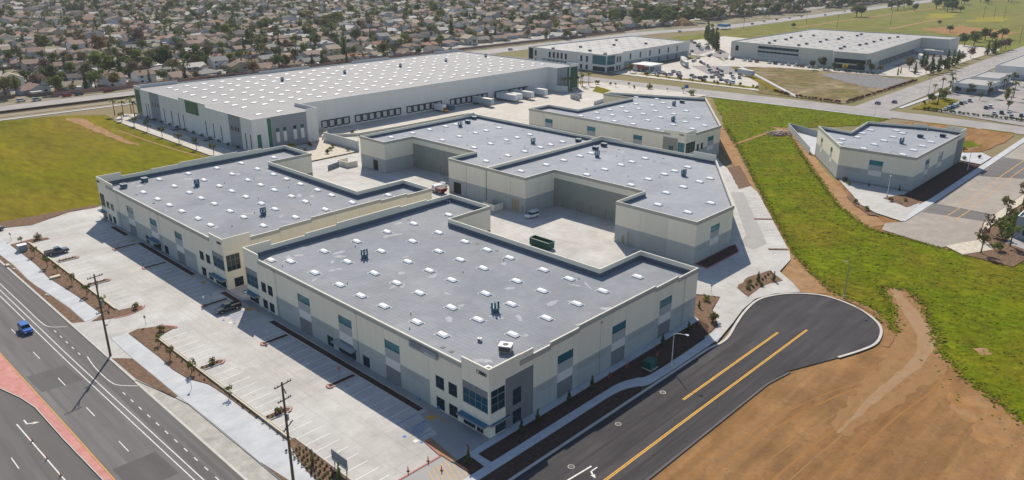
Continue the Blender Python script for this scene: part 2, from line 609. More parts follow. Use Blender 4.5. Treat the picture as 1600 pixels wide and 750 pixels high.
def project(x, y, z):
    """world point -> pixel of the 1600 x 750 frame (used to skip what lies outside the view)"""
    c, s = math.cos(-YAW), math.sin(-YAW)
    X, Y = x * c - y * s, x * s + y * c
    cp, sp = math.cos(PITCH), math.sin(PITCH)
    zz = z - CAM_Z
    fw = Y * cp - zz * sp
    up = Y * sp + zz * cp
    if fw < 1:
        return (-9999, -9999)
    return (800 + 1205 * X / fw, 375 - 1205 * up / fw)


ORD = ['first', 'second', 'third', 'fourth', 'fifth', 'sixth', 'seventh', 'eighth', 'ninth', 'tenth', 'eleventh', 'twelfth',
       'thirteenth', 'fourteenth', 'fifteenth', 'sixteenth', 'seventeenth', 'eighteenth', 'nineteenth', 'twentieth']


def ordinal(n):
    if n < 20:
        return ORD[n]
    k = n + 1
    tens = ['', '', 'twent', 'thirt', 'fort', 'fift', 'sixt', 'sevent', 'eight', 'ninet'][k // 10 % 10]
    return tens + 'ieth' if k % 10 == 0 else tens + 'y-' + ORD[k % 10 - 1]

# ------------------------------------------------------------------ the setting: ground, fields, roads
sheet('ground', [(-3000, -2500), (5000, -2500), (5000, 5000), (-3000, 5000)], -0.40, 'ground_soil')
sheet('suburb_ground', [(-300, 482), (690, 482), (800, 458), (1700, 462), (2600, 700), (2600, 2200), (-300, 2200)], -0.34, 'suburb_ground')
sheet('grass_field', rag([(50, 262.5), (78, 259.8), (104, 262), (132.8, 292), (133.5, 378), (137, 415), (121.6, 427), (95, 435.5),
                          (-60, 447), (-60, 262)], 0.6, 5, 3), -0.30, 'grass_olive')
sheet('dirt_patch', rag([(119.5, 419), (125.3, 414), (123.5, 380), (122.5, 352), (121.5, 333), (118.5, 347), (119, 375)], 0.7, 4, 5), -0.27, 'dirt_pale')
sheet('dirt_track', ribbon([(127, 372), (127.5, 340), (129, 312), (131, 296)], 0.9), -0.265, 'dirt_pale')
sheet('graded_dirt', [(20, -120), (20, 60), (70, 66), (175, 66), (182, 90), (262, 120), (300, 40), (300, -120)], -0.30, 'dirt')
GRASS_R = [(391, 219), (330, 177), (283.4, 143.1), (245.1, 116.6), (214, 94.4), (190.1, 77.4), (180.8, 68.2), (173.4, 59.4),
           (172.4, 51), (163, 43.4), (176.4, 48.6), (185.7, 54.6), (188.5, 48.7), (181.5, 43), (170.8, 37.7), (160.8, 33.5),
           (153.6, 28), (147.2, 20), (143.3, 15.2), (130, -6), (118, -40), (262, -40), (244, 26), (225.5, 33.9), (224, 50.4),
           (226.5, 72.5), (242.2, 87.6), (291, 120), (337, 149.5), (342, 153), (377, 127), (398.5, 126), (399, 189)]
sheet('grass_slope', rag(GRASS_R, 0.8, 3, 11), -0.24, 'grass_green')
sheet('dirt_path', rag([(341, 160), (335, 150), (290.8, 119.6), (242.2, 87.2), (226.6, 72.6), (233.6, 69.4), (252.3, 87.0), (277.8, 106.2),
                        (304, 123.5), (345, 150)], 0.35, 3, 12), -0.215, 'dirt_pale')
sheet('dirt_strip', rag([(391, 221), (328, 178), (283, 143.6), (245, 117.3), (213, 95.2), (190, 78.2), (180, 69), (172.5, 61), (168, 68),
                         (176, 75), (186, 78), (192, 80.5), (238, 113.8), (256, 128), (276, 147), (328, 185), (386, 224)], 0.5, 3, 13), -0.22, 'dirt_pale')
sheet('dirt_strip', ribbon([(283, 152), (300, 154), (330, 154.5), (343, 153)], 1.6), -0.205, 'dirt_pale')
TRK_L = smooth([(187.5, 54.0), (180, 50.6), (171.7, 45.9), (160.7, 39.9), (151.2, 38.0), (142.6, 38.0), (132.7, 38.3), (123.3, 37.8), (117.5, 37.3)], 4)
TRK_R = smooth([(188.3, 50.0), (184, 47.0), (176.6, 40.8), (166.1, 34.4), (152.9, 32.8), (143.1, 34.0), (132.4, 34.8), (124.1, 35.6), (117.5, 36.3)], 4)
TRK_W = [tuple(np.array(a) * 1.45 - np.array(c) * .45) for a, c in zip(TRK_L, TRK_R)], [tuple(np.array(c) * 1.6 - np.array(a) * .6) for a, c in zip(TRK_L, TRK_R)]
sheet('haul_track', rag([p for p in TRK_W[0] if p[0] < 172] + [p for p in TRK_W[1] if p[0] < 172][::-1], 0.8, 1.2, 44), -0.294, 'dirt_pale2')
sheet('haul_track', rag(TRK_L + TRK_R[::-1], 0.5, 1.2, 14), -0.290, 'dirt_track')
mid = [tuple((np.array(a) + np.array(c)) / 2) for a, c in zip(TRK_L, TRK_R)]
sheet('haul_track', rag([tuple(np.array(a) * .72 + np.array(c) * .28) for a, c in zip(TRK_L, TRK_R)] + [tuple(np.array(a) * .25 + np.array(c) * .75) for a, c in zip(TRK_L, TRK_R)][::-1], 0.2, 1.5, 24), -0.284, 'dirt_worn')
sheet('bare_patch', rag([(144, 27), (147, 22), (143, 18), (138, 18), (136, 22), (139, 26)], 0.7, 1.5, 15), -0.288, 'dirt_grey')
sheet('bare_patch', rag([(137, 21), (138, 17), (134, 14), (130, 17), (132, 21)], 0.6, 1.5, 16), -0.286, 'dirt_grey')
sheet('bare_patch', rag([(166, 29), (168, 27), (166, 25.5), (164, 27)], 0.3, 1, 17), -0.208, 'dirt_pale')
# faint wheel ruts curving through the graded dirt
for k, (off, mm) in enumerate([(0, 'dirt_dark'), (2.0, 'dirt_dark'), (6.2, 'dirt_pale2'), (9, 'dirt_dark'), (10.8, 'dirt_pale2'), (15, 'dirt_dark')]):
    b = MB()
    strip_mesh(b, smooth([(62, 47 - off * 1.2), (84, 48 - off), (108, 47.5 - off), (128, 43.5 - off * .8), (143, 38 - off * .55), (152, 35.5 - off * .35)], 6),
               0.26 + 0.14 * (k % 2), -0.2985 + 0.0004 * k, mm)
    structure(b.build('wheel_rut'))
sheet('far_field', [(560, 424), (780, 424), (1000, 428), (1700, 436), (1900, 160), (735, 156), (735, 312), (560, 318)], -0.30, 'grass_far')
sheet('flower_patch', rag([(1090, 330), (1180, 345), (1230, 322), (1150, 300)], 8, 15, 4), -0.25, 'flowers')
sheet('flower_patch', rag([(1080, 268), (1160, 285), (1200, 255), (1110, 240)], 8, 15, 6), -0.25, 'flowers')
sheet('field_path', ribbon([(860, 385), (1000, 384), (1180, 382), (1360, 381)], 5), -0.26, 'dirt_pale')
sheet('field_path', ribbon([(908, 303), (1000, 306), (1102, 309)], 5), -0.26, 'dirt_pale')
sheet('stockpile_yard', rag([(930, 278), (1010, 262), (960, 190), (890, 185), (880, 230)], 6, 12, 8), -0.27, 'dirt_grey')

# far roads
ART = [(-300, 467), (450, 467), (690, 468), (800, 443), (1000, 443), (1800, 452)]
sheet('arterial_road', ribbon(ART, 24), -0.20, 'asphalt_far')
sheet('verge', ribbon([(-100, 448.5), (400, 448.5)], 9), -0.22, 'verge_soil')
sheet('verge', ribbon([(-100, 440.3), (300, 440.3)], 5), -0.215, 'verge_soil')
sheet('verge_path', ribbon([(-100, 436.6), (170, 436.6), (300, 430)], 2.2), -0.18, 'walk')
CROSS = smooth([(412, -60), (413, 60), (412, 120), (409, 172), (405, 222), (399, 296), (397, 330), (398, 400), (400, 456)], 5)
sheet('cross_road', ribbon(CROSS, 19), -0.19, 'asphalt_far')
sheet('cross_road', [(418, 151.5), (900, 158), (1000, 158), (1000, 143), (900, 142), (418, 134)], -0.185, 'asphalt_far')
sheet('roadside_walk', ribbon([(432, 132.4), (485, 131.6), (576, 130.6), (760, 140)], 2.2), -0.15, 'walk')
for k in range(22):
    sheet('lane_dash', ribbon([(450 + 14 * k, 143.4 + .12 * k), (455 + 14 * k, 143.4 + .12 * k)], 0.35), -0.17, 'white_paint')
sheet('roadside_walk', ribbon([(400.3, 126), (398, 172), (394, 222), (389, 270)], 2.0), -0.15, 'walk')
sheet('dirt_lot', rag([(344, 76), (380, 72), (404, 74), (404, 112), (380, 128), (338, 128), (336, 110)], 0.8, 5, 21), -0.215, 'dirt')
sheet('grass_patch', rag([(352, 86), (366, 76.5), (374, 84), (362, 94)], 0.9, 2, 22), -0.2, 'grass_green')
sheet('grass_strip', ribbon([(402, 108), (403, 89.5)], 2.4), -0.15, 'grass_olive')
sheet('grass_strip', ribbon([(403.6, 87), (403.8, 74)], 2.4), -0.15, 'grass_olive')
sheet('basin', rag([(516, 273), (424, 208), (426, 158), (541, 158), (545, 181), (536, 250)], 1.0, 8, 23), -0.22, 'basin_soil')
sheet('basin_grass', rag([(505, 262), (432, 206), (433, 172), (480, 178), (500, 215), (520, 245)], 2.0, 8, 25), -0.19, 'basin_soil')
sheet('gravel_bank', rag([(520, 212), (536, 212), (542, 184), (538, 162), (490, 162), (492, 176)], 1.0, 6, 26), -0.17, 'gravel_grey')
sheet('lot_paving', [(430, 320), (432, 212), (470, 232), (520, 276), (560, 316), (560, 306), (700, 312), (712, 392), (560, 396), (556, 320)], -0.16, 'concrete_yard')
sheet('lot_paving', [(516, 277), (535, 250), (546, 181), (552, 162), (770, 164), (790, 200), (735, 312), (560, 310)], -0.155, 'concrete_yard')
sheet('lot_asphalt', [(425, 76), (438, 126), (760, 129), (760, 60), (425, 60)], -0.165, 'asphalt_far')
sheet('grass_strip', rag([(438, 304), (443, 303), (443, 215), (440, 211), (436, 222), (437, 270)], 0.4, 4, 27), -0.12, 'grass_olive')
sheet('hedge_strip', ribbon([(430, 196), (515, 274)], 5), -0.13, 'grass_olive')
sheet('basin_walk', ribbon([(427, 186), (520, 271)], 2.2), -0.11, 'walk')
sheet('corner_lawn', rag([(434, 128), (482, 126), (480, 117), (450, 115), (436, 116)], 0.6, 3, 28), -0.12, 'grass_olive')

sheet('lot_asphalt', [(560, 330), (600, 338), (650, 392), (640, 392), (575, 352)], -0.14, 'asphalt_lot')
sheet('lot_asphalt', [(470, 268), (492, 250), (520, 276), (500, 300)], -0.14, 'asphalt_lot')
sheet('lot_asphalt', [(556, 302), (586, 316), (600, 330), (562, 326)], -0.14, 'asphalt_lot')
sheet('lot_asphalt', [(590, 172), (690, 170), (698, 200), (600, 194)], -0.14, 'asphalt_lot')

# the dock yard of the long white warehouse and the beds beside it
sheet('dock_yard', [(178, 256.5), (178, 288), (188, 306), (372, 306), (392, 300), (397, 225), (330, 232), (250, 232), (222, 250)], -0.05, 'concrete_yard')
sheet('warehouse_walk', [(133.7, 286), (180, 286), (180, 292), (147.5, 292), (147.5, 404), (143, 410), (134, 396)], -0.06, 'concrete_yard')
sheet('warehouse_walk_shade', [(143.2, 287), (147.9, 287), (147.9, 400), (143.2, 394)], -0.03, 'walk_grey')  # shade on the concrete along the wall, put in as a grey sheet
sheet('gravel_bed', [(132, 258.5), (178, 258.5), (178, 285.5), (133, 285.5)], -0.04, 'gravel')
sheet('loop_lawn', rag([(359, 271.5), (371, 274.6), (379, 292), (361.5, 281)], 0.4, 2, 29), 0.0, 'grass_olive')
for k, vv in enumerate((384, 352.6, 321.7)):
    sheet('planter_finger', [(143.6, vv - .9), (149.6, vv - .9), (149.6, vv + .9), (143.6, vv + .9)], 0.12, 'mulch_shaded', thick=0.3)

# ------------------------------------------------------------------ campus paving
site = sheet('site_paving', [(45.95, 79.9), (67, 79.9), (67, 77.3), (132, 77.3), (132, 67.9), (142.6, 70.0), (150, 71.7), (157.4, 72.4), (163.4, 70.4),
                             (168.4, 66.6), (172, 70), (177, 75.9), (186.6, 77.5), (191.5, 80), (237.8, 113.1), (252, 128), (262, 140),
                             (275, 151), (262, 232), (224, 244), (224, 256.4), (138, 256.4), (80, 256), (69, 257.2), (57.3, 252), (49.9, 255.4),
                             (42.75, 256), (42.75, 139), (45.2, 127.6), (45.8, 124), (45.95, 102)], 0.0, 'concrete')
sheet('drive_lane', [(193.5, 87.6), (234.2, 116.5), (231.5, 119.6), (196, 95.2), (188, 93), (186.5, 88)], 0.012, 'walk_grey')

def bed(name, poly, m='mulch', z=0.13, kerb='kerb', kw=0.16, parent=None, kz=None):
    """planting bed: a raised kerb rim around loose mulch"""
    o = sheet(name, inset(poly, kw) if kerb else poly, z, m, parent)
    if kerb:
        bb = MB()
        inn = inset(poly, kw)
        n = len(poly)
        zz = kz or z + 0.05
        for i in range(n):
            j = (i + 1) % n
            a, c, d, e = poly[i], poly[j], inn[j], inn[i]
            bb.face([(*a, zz), (*c, zz), (*d, zz), (*e, zz)], kerb)
            bb.face([(*a, 0), (*c, 0), (*c, zz), (*a, zz)], kerb)
            bb.face([(*e, zz), (*d, zz), (*d, z - .05), (*e, z - .05)], kerb)
        bb.build('bed_kerb', o)
    return o



# bed with a red kerb along the south wall of the slanted building, brown patch by the drive
bed('planting_bed', [(165.9, 90.0), (182.2, 90.0), (186.6, 93.4), (184.8, 93.8), (166.2, 93.8)], 'mulch_shaded', kerb='red_paint', kw=0.2)
sheet('planting_bed', rag([(259.4, 136.4), (266, 135.0), (243, 118.2), (236.6, 119.4)], 0.2, 2, 41), 0.02, 'mulch')

# street to the west
street = sheet('street', [(-40, 20), (42.3, 20), (42.3, 420), (-40, 420)], -0.15, 'asphalt_street')
sheet('turn_lane', [(38.3, 20), (42.28, 20), (42.28, 400), (38.3, 400)], -0.142, 'asphalt_lane')
sheet('turn_lane', [(23.1, 20), (27.6, 60), (27.3, 112), (26.8, 128), (26.6, 142), (25.8, 148), (24.1, 154.6), (22, 165), (21.9, 120)], -0.141, 'asphalt_lane')
sheet('asphalt_patch', [(28.8, 155.5), (35.4, 154.9), (35.9, 146.6), (29.1, 147.2)], -0.138, 'asphalt_patch')
sheet('asphalt_patch', [(29.3, 114.4), (35.9, 114.1), (36.1, 106.0), (29.5, 106.3)], -0.137, 'asphalt_patch')
sheet('median', [(28.75, 20), (28.3, 127), (28.1, 146), (27.9, 165), (27.7, 230), (21.5, 230), (21.8, 165), (24.2, 154.4), (25.9, 147.8),
                 (26.7, 142.3), (26.9, 128.1), (27.4, 112.4), (27.8, 20)], 0.0, 'red_paving', thick=0.2)
b = MB()
strip_mesh(b, [(21.7, 230), (21.7, 165), (24.1, 154.4), (25.8, 147.8), (26.6, 142.3), (26.8, 128.1), (27.3, 112.4), (27.7, 20)], 0.16, 0.006, 'kerb')
structure(b.build('median_kerb'))


def paint(name, pts, w, m, z, parent):
    bb = MB()
    strip_mesh(bb, pts, w, z, m)
    return bb.build(name, parent)


SZ = -0.125
paint('edge_line', [(28.95, 20), (28.5, 127), (28.3, 146), (28.1, 165), (27.95, 230)], 0.16, 'yellow_paint', SZ, street)
for u in (36.25, 37.25):
    paint('lane_line', [(u + .9, 60), (u + .75, 100), (u + .2, 140), (u, 160), (u - .1, 200), (u - .4, 340)], 0.17, 'white_paint', SZ, street)
paint('lane_line', smooth([(38.2, 340), (38.2, 240), (38.3, 193), (38.3, 180), (38.9, 175.4), (41.6, 172.8)], 4), 0.17, 'white_paint', SZ, street)
paint('lane_line', smooth([(39.7, 155.5), (39.15, 149.2), (39.2, 142), (40.0, 139.4), (42.2, 136.8)], 4), 0.17, 'white_paint', SZ, street)
paint('lane_line', [(22.75, 139), (23.0, 128.9), (23.3, 116.7), (23.8, 60)], 0.2, 'white_paint', SZ, street)
dm = MB().box(-0.08, 0.08, 0, 4.0, 0, 0.004, 'white_paint').mesh('lane_dash')
for k in range(-3, 12):
    put('lane_dash', dm, street, (32.9 - 0.012 * (k * 14.7) * 0.1, 132 + 14.7 * k, SZ))
for k in range(-3, 5):
    put('lane_dash', dm, street, (19.3, 125.1 + 14.7 * k, SZ))
dm2 = MB().box(-0.09, 0.09, 0, 1.25, 0, 0.004, 'white_paint').mesh('lane_dash')
for k in range(16):
    put('lane_dash', dm2, street, (39.35 + 0.02 * k, 135.3 - 3.55 * k, SZ))
for k in range(5):
    put('lane_dash', dm2, street, (39.0, 171.5 - 3.55 * k, SZ))


def arrow(parent, x, y, rz, z, k=1.0):
    bb = MB()
    bb.face([(-.12, -1.6, 0), (.12, -1.6, 0), (.12, 0, 0), (-.12, 0, 0)], 'white_paint')
    bb.face([(-.12, 0, 0), (.12, 0, 0), (.9, .55, 0), (.75, .75, 0), (-.12, .25, 0)], 'white_paint')
    bb.face([(.55, 1.0, 0), (.95, .25, 0), (1.7, 1.05, 0)], 'white_paint')
    o = bb.build('turn_arrow', parent, loc=(x, y, z), rz=rz)
    o.scale = (-k, k, 1)
    return o


arrow(street, 24.0, 138.0, math.pi, SZ, 1.0)

# kerb, planting strips and the meandering footpath
sheet('kerb', [(42.3, 139), (42.75, 139), (42.75, 420), (42.3, 420)], -0.02, 'kerb', thick=0.2)
sheet('gutter', [(42.3, 20), (42.75, 20), (42.75, 139), (42.3, 139)], -0.125, 'kerb')
sheet('gutter_apron', [(42.76, 139), (45.2, 127.6), (45.8, 124), (46.0, 102), (46.0, 80), (42.76, 80)], -0.12, 'apron')
FP = 0.06
sheet('footpath', smooth([(44.0, 262), (43.8, 231.4), (44.1, 219.6), (43.7, 207.7), (43.9, 200.5), (44.6, 191.5), (45.1, 182.0), (45.0, 172.1)], 4)
      + smooth([(48.9, 173.2), (48.7, 179.5), (48.5, 187.4), (47.9, 197.6), (47.5, 205.3), (48.1, 215.4), (48.0, 227.1), (47.8, 240), (48, 262)], 4), FP, 'walk', thick=0.1)
sheet('footpath', smooth([(45.9, 160), (45.6, 148), (45.7, 136), (45.7, 128), (46.0, 120), (46.05, 100), (46.0, 78)], 4)
      + smooth([(48.9, 78), (49.6, 89.2), (49.8, 91.7), (50.3, 94.8), (51.0, 97.6), (51.8, 100.8), (51.7, 111), (51.6, 121.9), (51.2, 127.6), (49.5, 132.4), (49.0, 138), (49.3, 144), (49.2, 159.8)], 4), FP, 'walk', thick=0.1)


sheet('planting_strip', [(42.8, 420), (42.8, 173.5), (44.9, 172.2), (45.0, 182), (44.5, 191.5), (43.8, 200.5), (43.6, 207.7), (44.0, 219.6), (43.7, 231.4), (43.9, 262), (43.9, 420)], 0.03, 'mulch')
sheet('planting_strip', smooth([(49.0, 173.1), (48.8, 179.5), (48.6, 187.4), (48.0, 197.6), (47.6, 205.3), (48.2, 215.4), (48.1, 227.1), (48.0, 237.9)], 3)
      + [(51.3, 238.2), (53.4, 238.4), (56.6, 236.8), (56.8, 235.1), (52.2, 235.2), (52.2, 172.8), (56.9, 171.6), (56.6, 170.2), (53.1, 169), (49.6, 169.6), (46, 171.3)], 0.10, 'mulch')
sheet('planting_strip', [(42.8, 151), (45.5, 148), (45.6, 136), (45.6, 127.6), (45.1, 127.8), (42.9, 139.4)], 0.04, 'mulch')
sheet('planting_strip', [(49.35, 159.6), (51.5, 160.2), (55.7, 158), (57.4, 155.2), (52.95, 153.4), (52.8, 111), (51.9, 111), (51.8, 121.9), (51.4, 127.8), (49.7, 132.4), (49.2, 138), (49.5, 144)], 0.10, 'mulch')
sheet('planting_strip', [(52.9, 101), (52.0, 101), (51.2, 97.6), (50.5, 94.8), (50.0, 91.7), (49.8, 89.2), (49.2, 80.5), (53.3, 80.5), (53.3, 101)], 0.10, 'mulch')
sheet('planting_strip', [(46.1, 99.3), (46.9, 91.0), (47, 80), (46.05, 80)], 0.09, 'mulch')
sheet('planting_strip', rag([(51.6, 261.9), (78.3, 259.4), (77.4, 256.2), (69, 257.6), (57.4, 252.2), (49.9, 255.6)], 0.3, 2, 31), 0.05, 'mulch')
for nm, pl in (('lot_kerb', [(52.25, 172.6), (52.45, 172.6), (52.45, 235), (52.25, 235)]), ('lot_kerb', [(52.95, 101), (53.15, 101), (53.15, 153.4), (52.95, 153.4)]),
               ('lot_kerb', [(53.3, 80.5), (53.5, 80.5), (53.5, 101), (53.3, 101)])):
    sheet(nm, pl, 0.16, 'kerb', thick=0.2)
ISL = [214.5, 192.6, 134.0, 109.4]
for v in ISL:
    bed('planting_island', [(52.6, v - .85), (57.0, v - .85), (57.9, v), (57.0, v + .85), (52.6, v + .85)])
    paint('red_kerb', [(56.6, v - .9), (57.2, v - .8), (58.0, v), (57.2, v + .8), (56.6, v + .9)], 0.22, 'red_paint', 0.19, site)
paint('red_kerb', smooth([(50, 169.3), (53.1, 168.7), (56.4, 169.9), (57.4, 171.2)], 3), 0.3, 'red_paint', 0.13, site)
paint('red_kerb', smooth([(57.0, 155.0), (57.7, 154.9), (57.2, 156.2), (55.8, 158.2)], 3), 0.3, 'red_paint', 0.13, site)
paint('red_kerb', [(51, 238.4), (53.4, 238.6), (56.8, 237), (57, 235.2)], 0.3, 'red_paint', 0.13, site)
for v0, v1 in ((180, 213.6), (156.6, 165.3), (222, 233), (92.1, 143.0)):
    u0 = 72.35
    bed('planter', [(u0, v0), (u0 + 1.6, v0), (u0 + 1.6, v1), (u0, v1)], 'mulch_shaded')
for v in (213.4, 193.8, 160.9, 134.6, 110.7):
    bed('planter_finger', [(66.3, v - .65), (72.3, v - .65), (72.3, v + .65), (66.3, v + .65)], 'mulch_shaded')
    paint('red_kerb', [(66.9, v - .75), (66.3, v - .6), (66.1, v), (66.3, v + .6), (66.9, v + .75)], 0.3, 'red_paint', 0.19, site)
sheet('entry_walk', [(67.8, 77.2), (75.5, 77.7), (75.5, 157), (74.0, 157), (74.0, 91.5), (72.2, 91.5), (70.5, 84.8), (67.8, 84.8)], 0.05, 'walk_grey', thick=0.1)
sheet('entry_walk', [(74.05, 157.2), (74.75, 157.2), (74.75, 246), (74.05, 246)], 0.05, 'walk_grey', thick=0.1)

# stall stripes
st = MB().box(0, 4.9, -0.075, 0.075, 0, 0.004, 'stall_paint').mesh('parking_stripe')
for v in np.arange(82.0, 234, 2.66):
    if 154 < v < 174 or any(abs(v - i) < 1.6 for i in ISL):
        continue
    put('parking_stripe', st, site, (53.3, float(v), 0.016))
for v in np.arange(94.4, 232, 2.66):
    if 141 < v < 157 or 214.5 < v < 218 or any(abs(v - i) < 1.4 for i in (213.4, 193.8, 160.9, 134.6, 110.7)):
        continue
    put('parking_stripe', st, site, (67.2, float(v), 0.016))
d = Vector((237.8 - 191.5, 113.1 - 80)).normalized()
st2 = MB().box(0, 4.6, -0.06, 0.06, 0, 0.004, 'stall_paint').mesh('parking_stripe')
for k in range(20):
    p = Vector((192.5, 80.9)) + d * (k * 2.66)
    put('parking_stripe', st2, site, (p.x, p.y, 0.016), math.atan2(d.y, d.x) + math.radians(112))
for k in (0.6, 26.5):
    p = Vector((192.5, 80.9)) + d * k
    q = p + Vector((-d.y, d.x)) * 5.2 + d * -0.5
    sheet('planting_island', ribbon([tuple(p), tuple(q)], 0.9), 0.14, 'mulch', thick=0.2)
# accessible bays: blue hatching, symbols, yellow tactile mats
for v0 in (86.3, 149.2):
    for k in range(5):
        paint('access_stripe', [(67.6 + .2, v0 + .5 + .42 * k), (71.6, v0 + 1.6 + .42 * k)], 0.10, 'blue_paint', 0.02, site)
    for vv in (v0, v0 + 3.0, v0 + 5.6):
        paint('access_stripe', [(67.4, vv), (72.0, vv)], 0.12, 'blue_paint', 0.021, site)
    sheet('access_symbol', [(66.3, v0 - .8), (67.1, v0 - .8), (67.1, v0), (66.3, v0)], 0.022, 'white_paint', site)
    sheet('access_symbol', [(65.9, v0 + 1.6), (66.5, v0 + 1.6), (66.5, v0 + 2.2), (65.9, v0 + 2.2)], 0.022, 'blue_paint', site)
    sheet('access_symbol', [(66.9, v0 - 1.6), (67.3, v0 - 1.6), (67.3, v0 - 1.1), (66.9, v0 - 1.1)], 0.022, 'blue_paint', site)
    sheet('tactile_mat', [(72.3, v0 + 2.3), (73.4, v0 + 2.3), (73.4, v0 + 3.6), (72.3, v0 + 3.6)], 0.07, 'yellow_paint', site)
    paint('tactile_strip', [(73.8, v0 - .5), (73.8, v0 + 4.6)], 0.22, 'yellow_paint', 0.071, site)
for vv in (173.8, 216.4):
    sheet('tactile_mat', [(72.3, vv), (73.3, vv), (73.3, vv + 1.2), (72.3, vv + 1.2)], 0.07, 'yellow_paint', site)
# the hatched fire lane at the corner
sheet('corner_paving', [(46, 60), (67, 60), (67, 79.8), (46, 79.8)], -0.02, 'walk_grey')
for k in range(12):
    x = 58.0 + k * 0.9
    paint('hatch_stripe', [(x, 66), (min(x + 5, 66.8), 66 + 12.5 * min(1, (66.8 - x) / 5))], 0.14, 'yellow_paint', 0.0, site)
paint('red_kerb', [(67.6, 84.6), (66.9, 80.0)], 0.3, 'red_paint', 0.14, site)
paint('red_kerb', [(67.2, 79.9), (46, 79.9)], 0.3, 'red_paint', 0.05, site)
sheet('corner_walk', [(67.0, 77.3), (67.9, 77.3), (68.9, 84.8), (67.7, 84.8), (67.0, 80)], 0.12, 'dirt_pale', thick=0.2)

# south side: walks, beds and the cul-de-sac
sheet('south_walk', [(67.2, 76.0), (139, 76.0), (139, 77.5), (67.2, 77.25)], 0.05, 'walk', thick=0.15)
sheet('planting_bed', [(71.4, 72.95), (106, 72.95), (108, 70.7), (135, 70.95), (139, 71.6), (145, 76.4), (152.6, 78.8), (150, 84), (142, 88), (139.2, 77), (139, 75.9), (71.4, 75.9)], 0.04, 'mulch_shaded')
sheet('planting_bed', rag([(134, 71.1), (139, 71.7), (145, 76.5), (152.4, 78.8), (149, 84), (143, 86), (139.4, 78), (137.5, 73)], 0.2, 2, 33), 0.055, 'mulch')
sheet('planting_bed', [(67.1, 73.0), (69.7, 73.0), (70.0, 77.1), (67.1, 77.1)], 0.075, 'mulch_shaded')
sheet('south_footpath', smooth([(60, 71.15), (86, 71.15), (100, 71.15), (104.5, 70.4), (107.5, 68.7), (110, 68.3), (122, 68.2), (134.8, 68.4)], 4)
      + smooth([(137.2, 70.6), (122, 70.1), (111, 70.3), (108.5, 71.4), (105, 72.6), (100, 72.85), (86, 72.85), (60, 72.85)], 4), 0.06, 'walk', thick=0.15)
sheet('connecting_walk', [(69.75, 72.9), (71.3, 72.9), (71.3, 76), (70.05, 76)], 0.056, 'walk')
sheet('planting_bed', [(60, 68.1), (105.5, 68.1), (106.5, 69.2), (104, 70.4), (100, 71.05), (60, 71.05)], 0.03, 'mulch_shaded')
BULB = [(128, 67.4), (134.5, 67.2), (142.6, 69.3), (150.0, 71.0), (157.4, 71.7), (163.2, 69.8), (167.6, 66.3), (170.3, 61.3), (169.5, 55.0), (167.2, 50.6),
        (164.0, 47.0), (159.8, 44.9), (154.2, 44.0), (149.0, 45.1), (143.0, 47.2), (136.5, 49.8), (131.1, 52.0)]
BS = smooth(BULB, 4)
cul = sheet('cul_de_sac', [(42.3, 53.2), (124, 53.0)] + BS[::-1] + [(42.3, 67.4)], -0.13, 'asphalt_new')
b = MB()
strip_mesh(b, [(50, 67.75), (104, 67.75), (128, 67.7)] + smooth([(128, 67.7)] + BULB[1:-2], 4)[1:], 0.55, -0.01, 'kerb')
structure(b.build('bulb_kerb'))
b = MB()
strip_mesh(b, smooth([(172.0, 60), (171.5, 54), (168.6, 49.0), (165, 45.4), (160, 43.0), (154.5, 42.2)], 3), 1.4, -0.2, 'dirt_track')
structure(b.build('kerb_back_fill'))
paint('edge_shade_strip', [(60, 52.9), (124, 52.7), (131, 51.6)], 0.45, 'asphalt_patch', -0.12, cul)  # shadow along the asphalt edge, laid down as a coloured strip
for vv in (57.42, 57.12):
    paint('centre_line', [(60, vv + .12), (100, vv), (150.5, vv - .35)], 0.2, 'yellow_paint', -0.115, cul)
for vv in (61.2, 60.9):
    paint('centre_line', [(108.2, vv), (145, vv - .2)], 0.2, 'yellow_paint', -0.115, cul)
paint('stop_line', [(70, 62.0), (81.6, 61.0)], 0.28, 'white_paint', -0.114, cul)
arrow(cul, 80.6, 60.2, math.pi / 2, -0.114, 0.9)
for (x, y) in ((93.9, 64.9), (107.8, 65.1), (79.3, 63.2)):
    bb = MB()
    n = 14
    for r0, r1, mm in ((0, .42, 'asphalt_patch'), (.42, .58, 'apron')):
        for k in range(n):
            a0, a1 = 2 * math.pi * k / n, 2 * math.pi * (k + 1) / n
            bb.face([(r0 * math.cos(a0), r0 * math.sin(a0), 0), (r1 * math.cos(a0), r1 * math.sin(a0), 0), (r1 * math.cos(a1), r1 * math.sin(a1), 0), (r0 * math.cos(a1), r0 * math.sin(a1), 0)][0 if r0 else 1:], mm)
    bb.build('manhole', cul, loc=(x, y, -0.113))
sheet('bulb_planting', rag([(157, 74), (166, 74.5), (172, 72.5), (176, 77.8), (168, 80), (160, 78.6)], 0.3, 2, 35), 0.04, 'mulch')

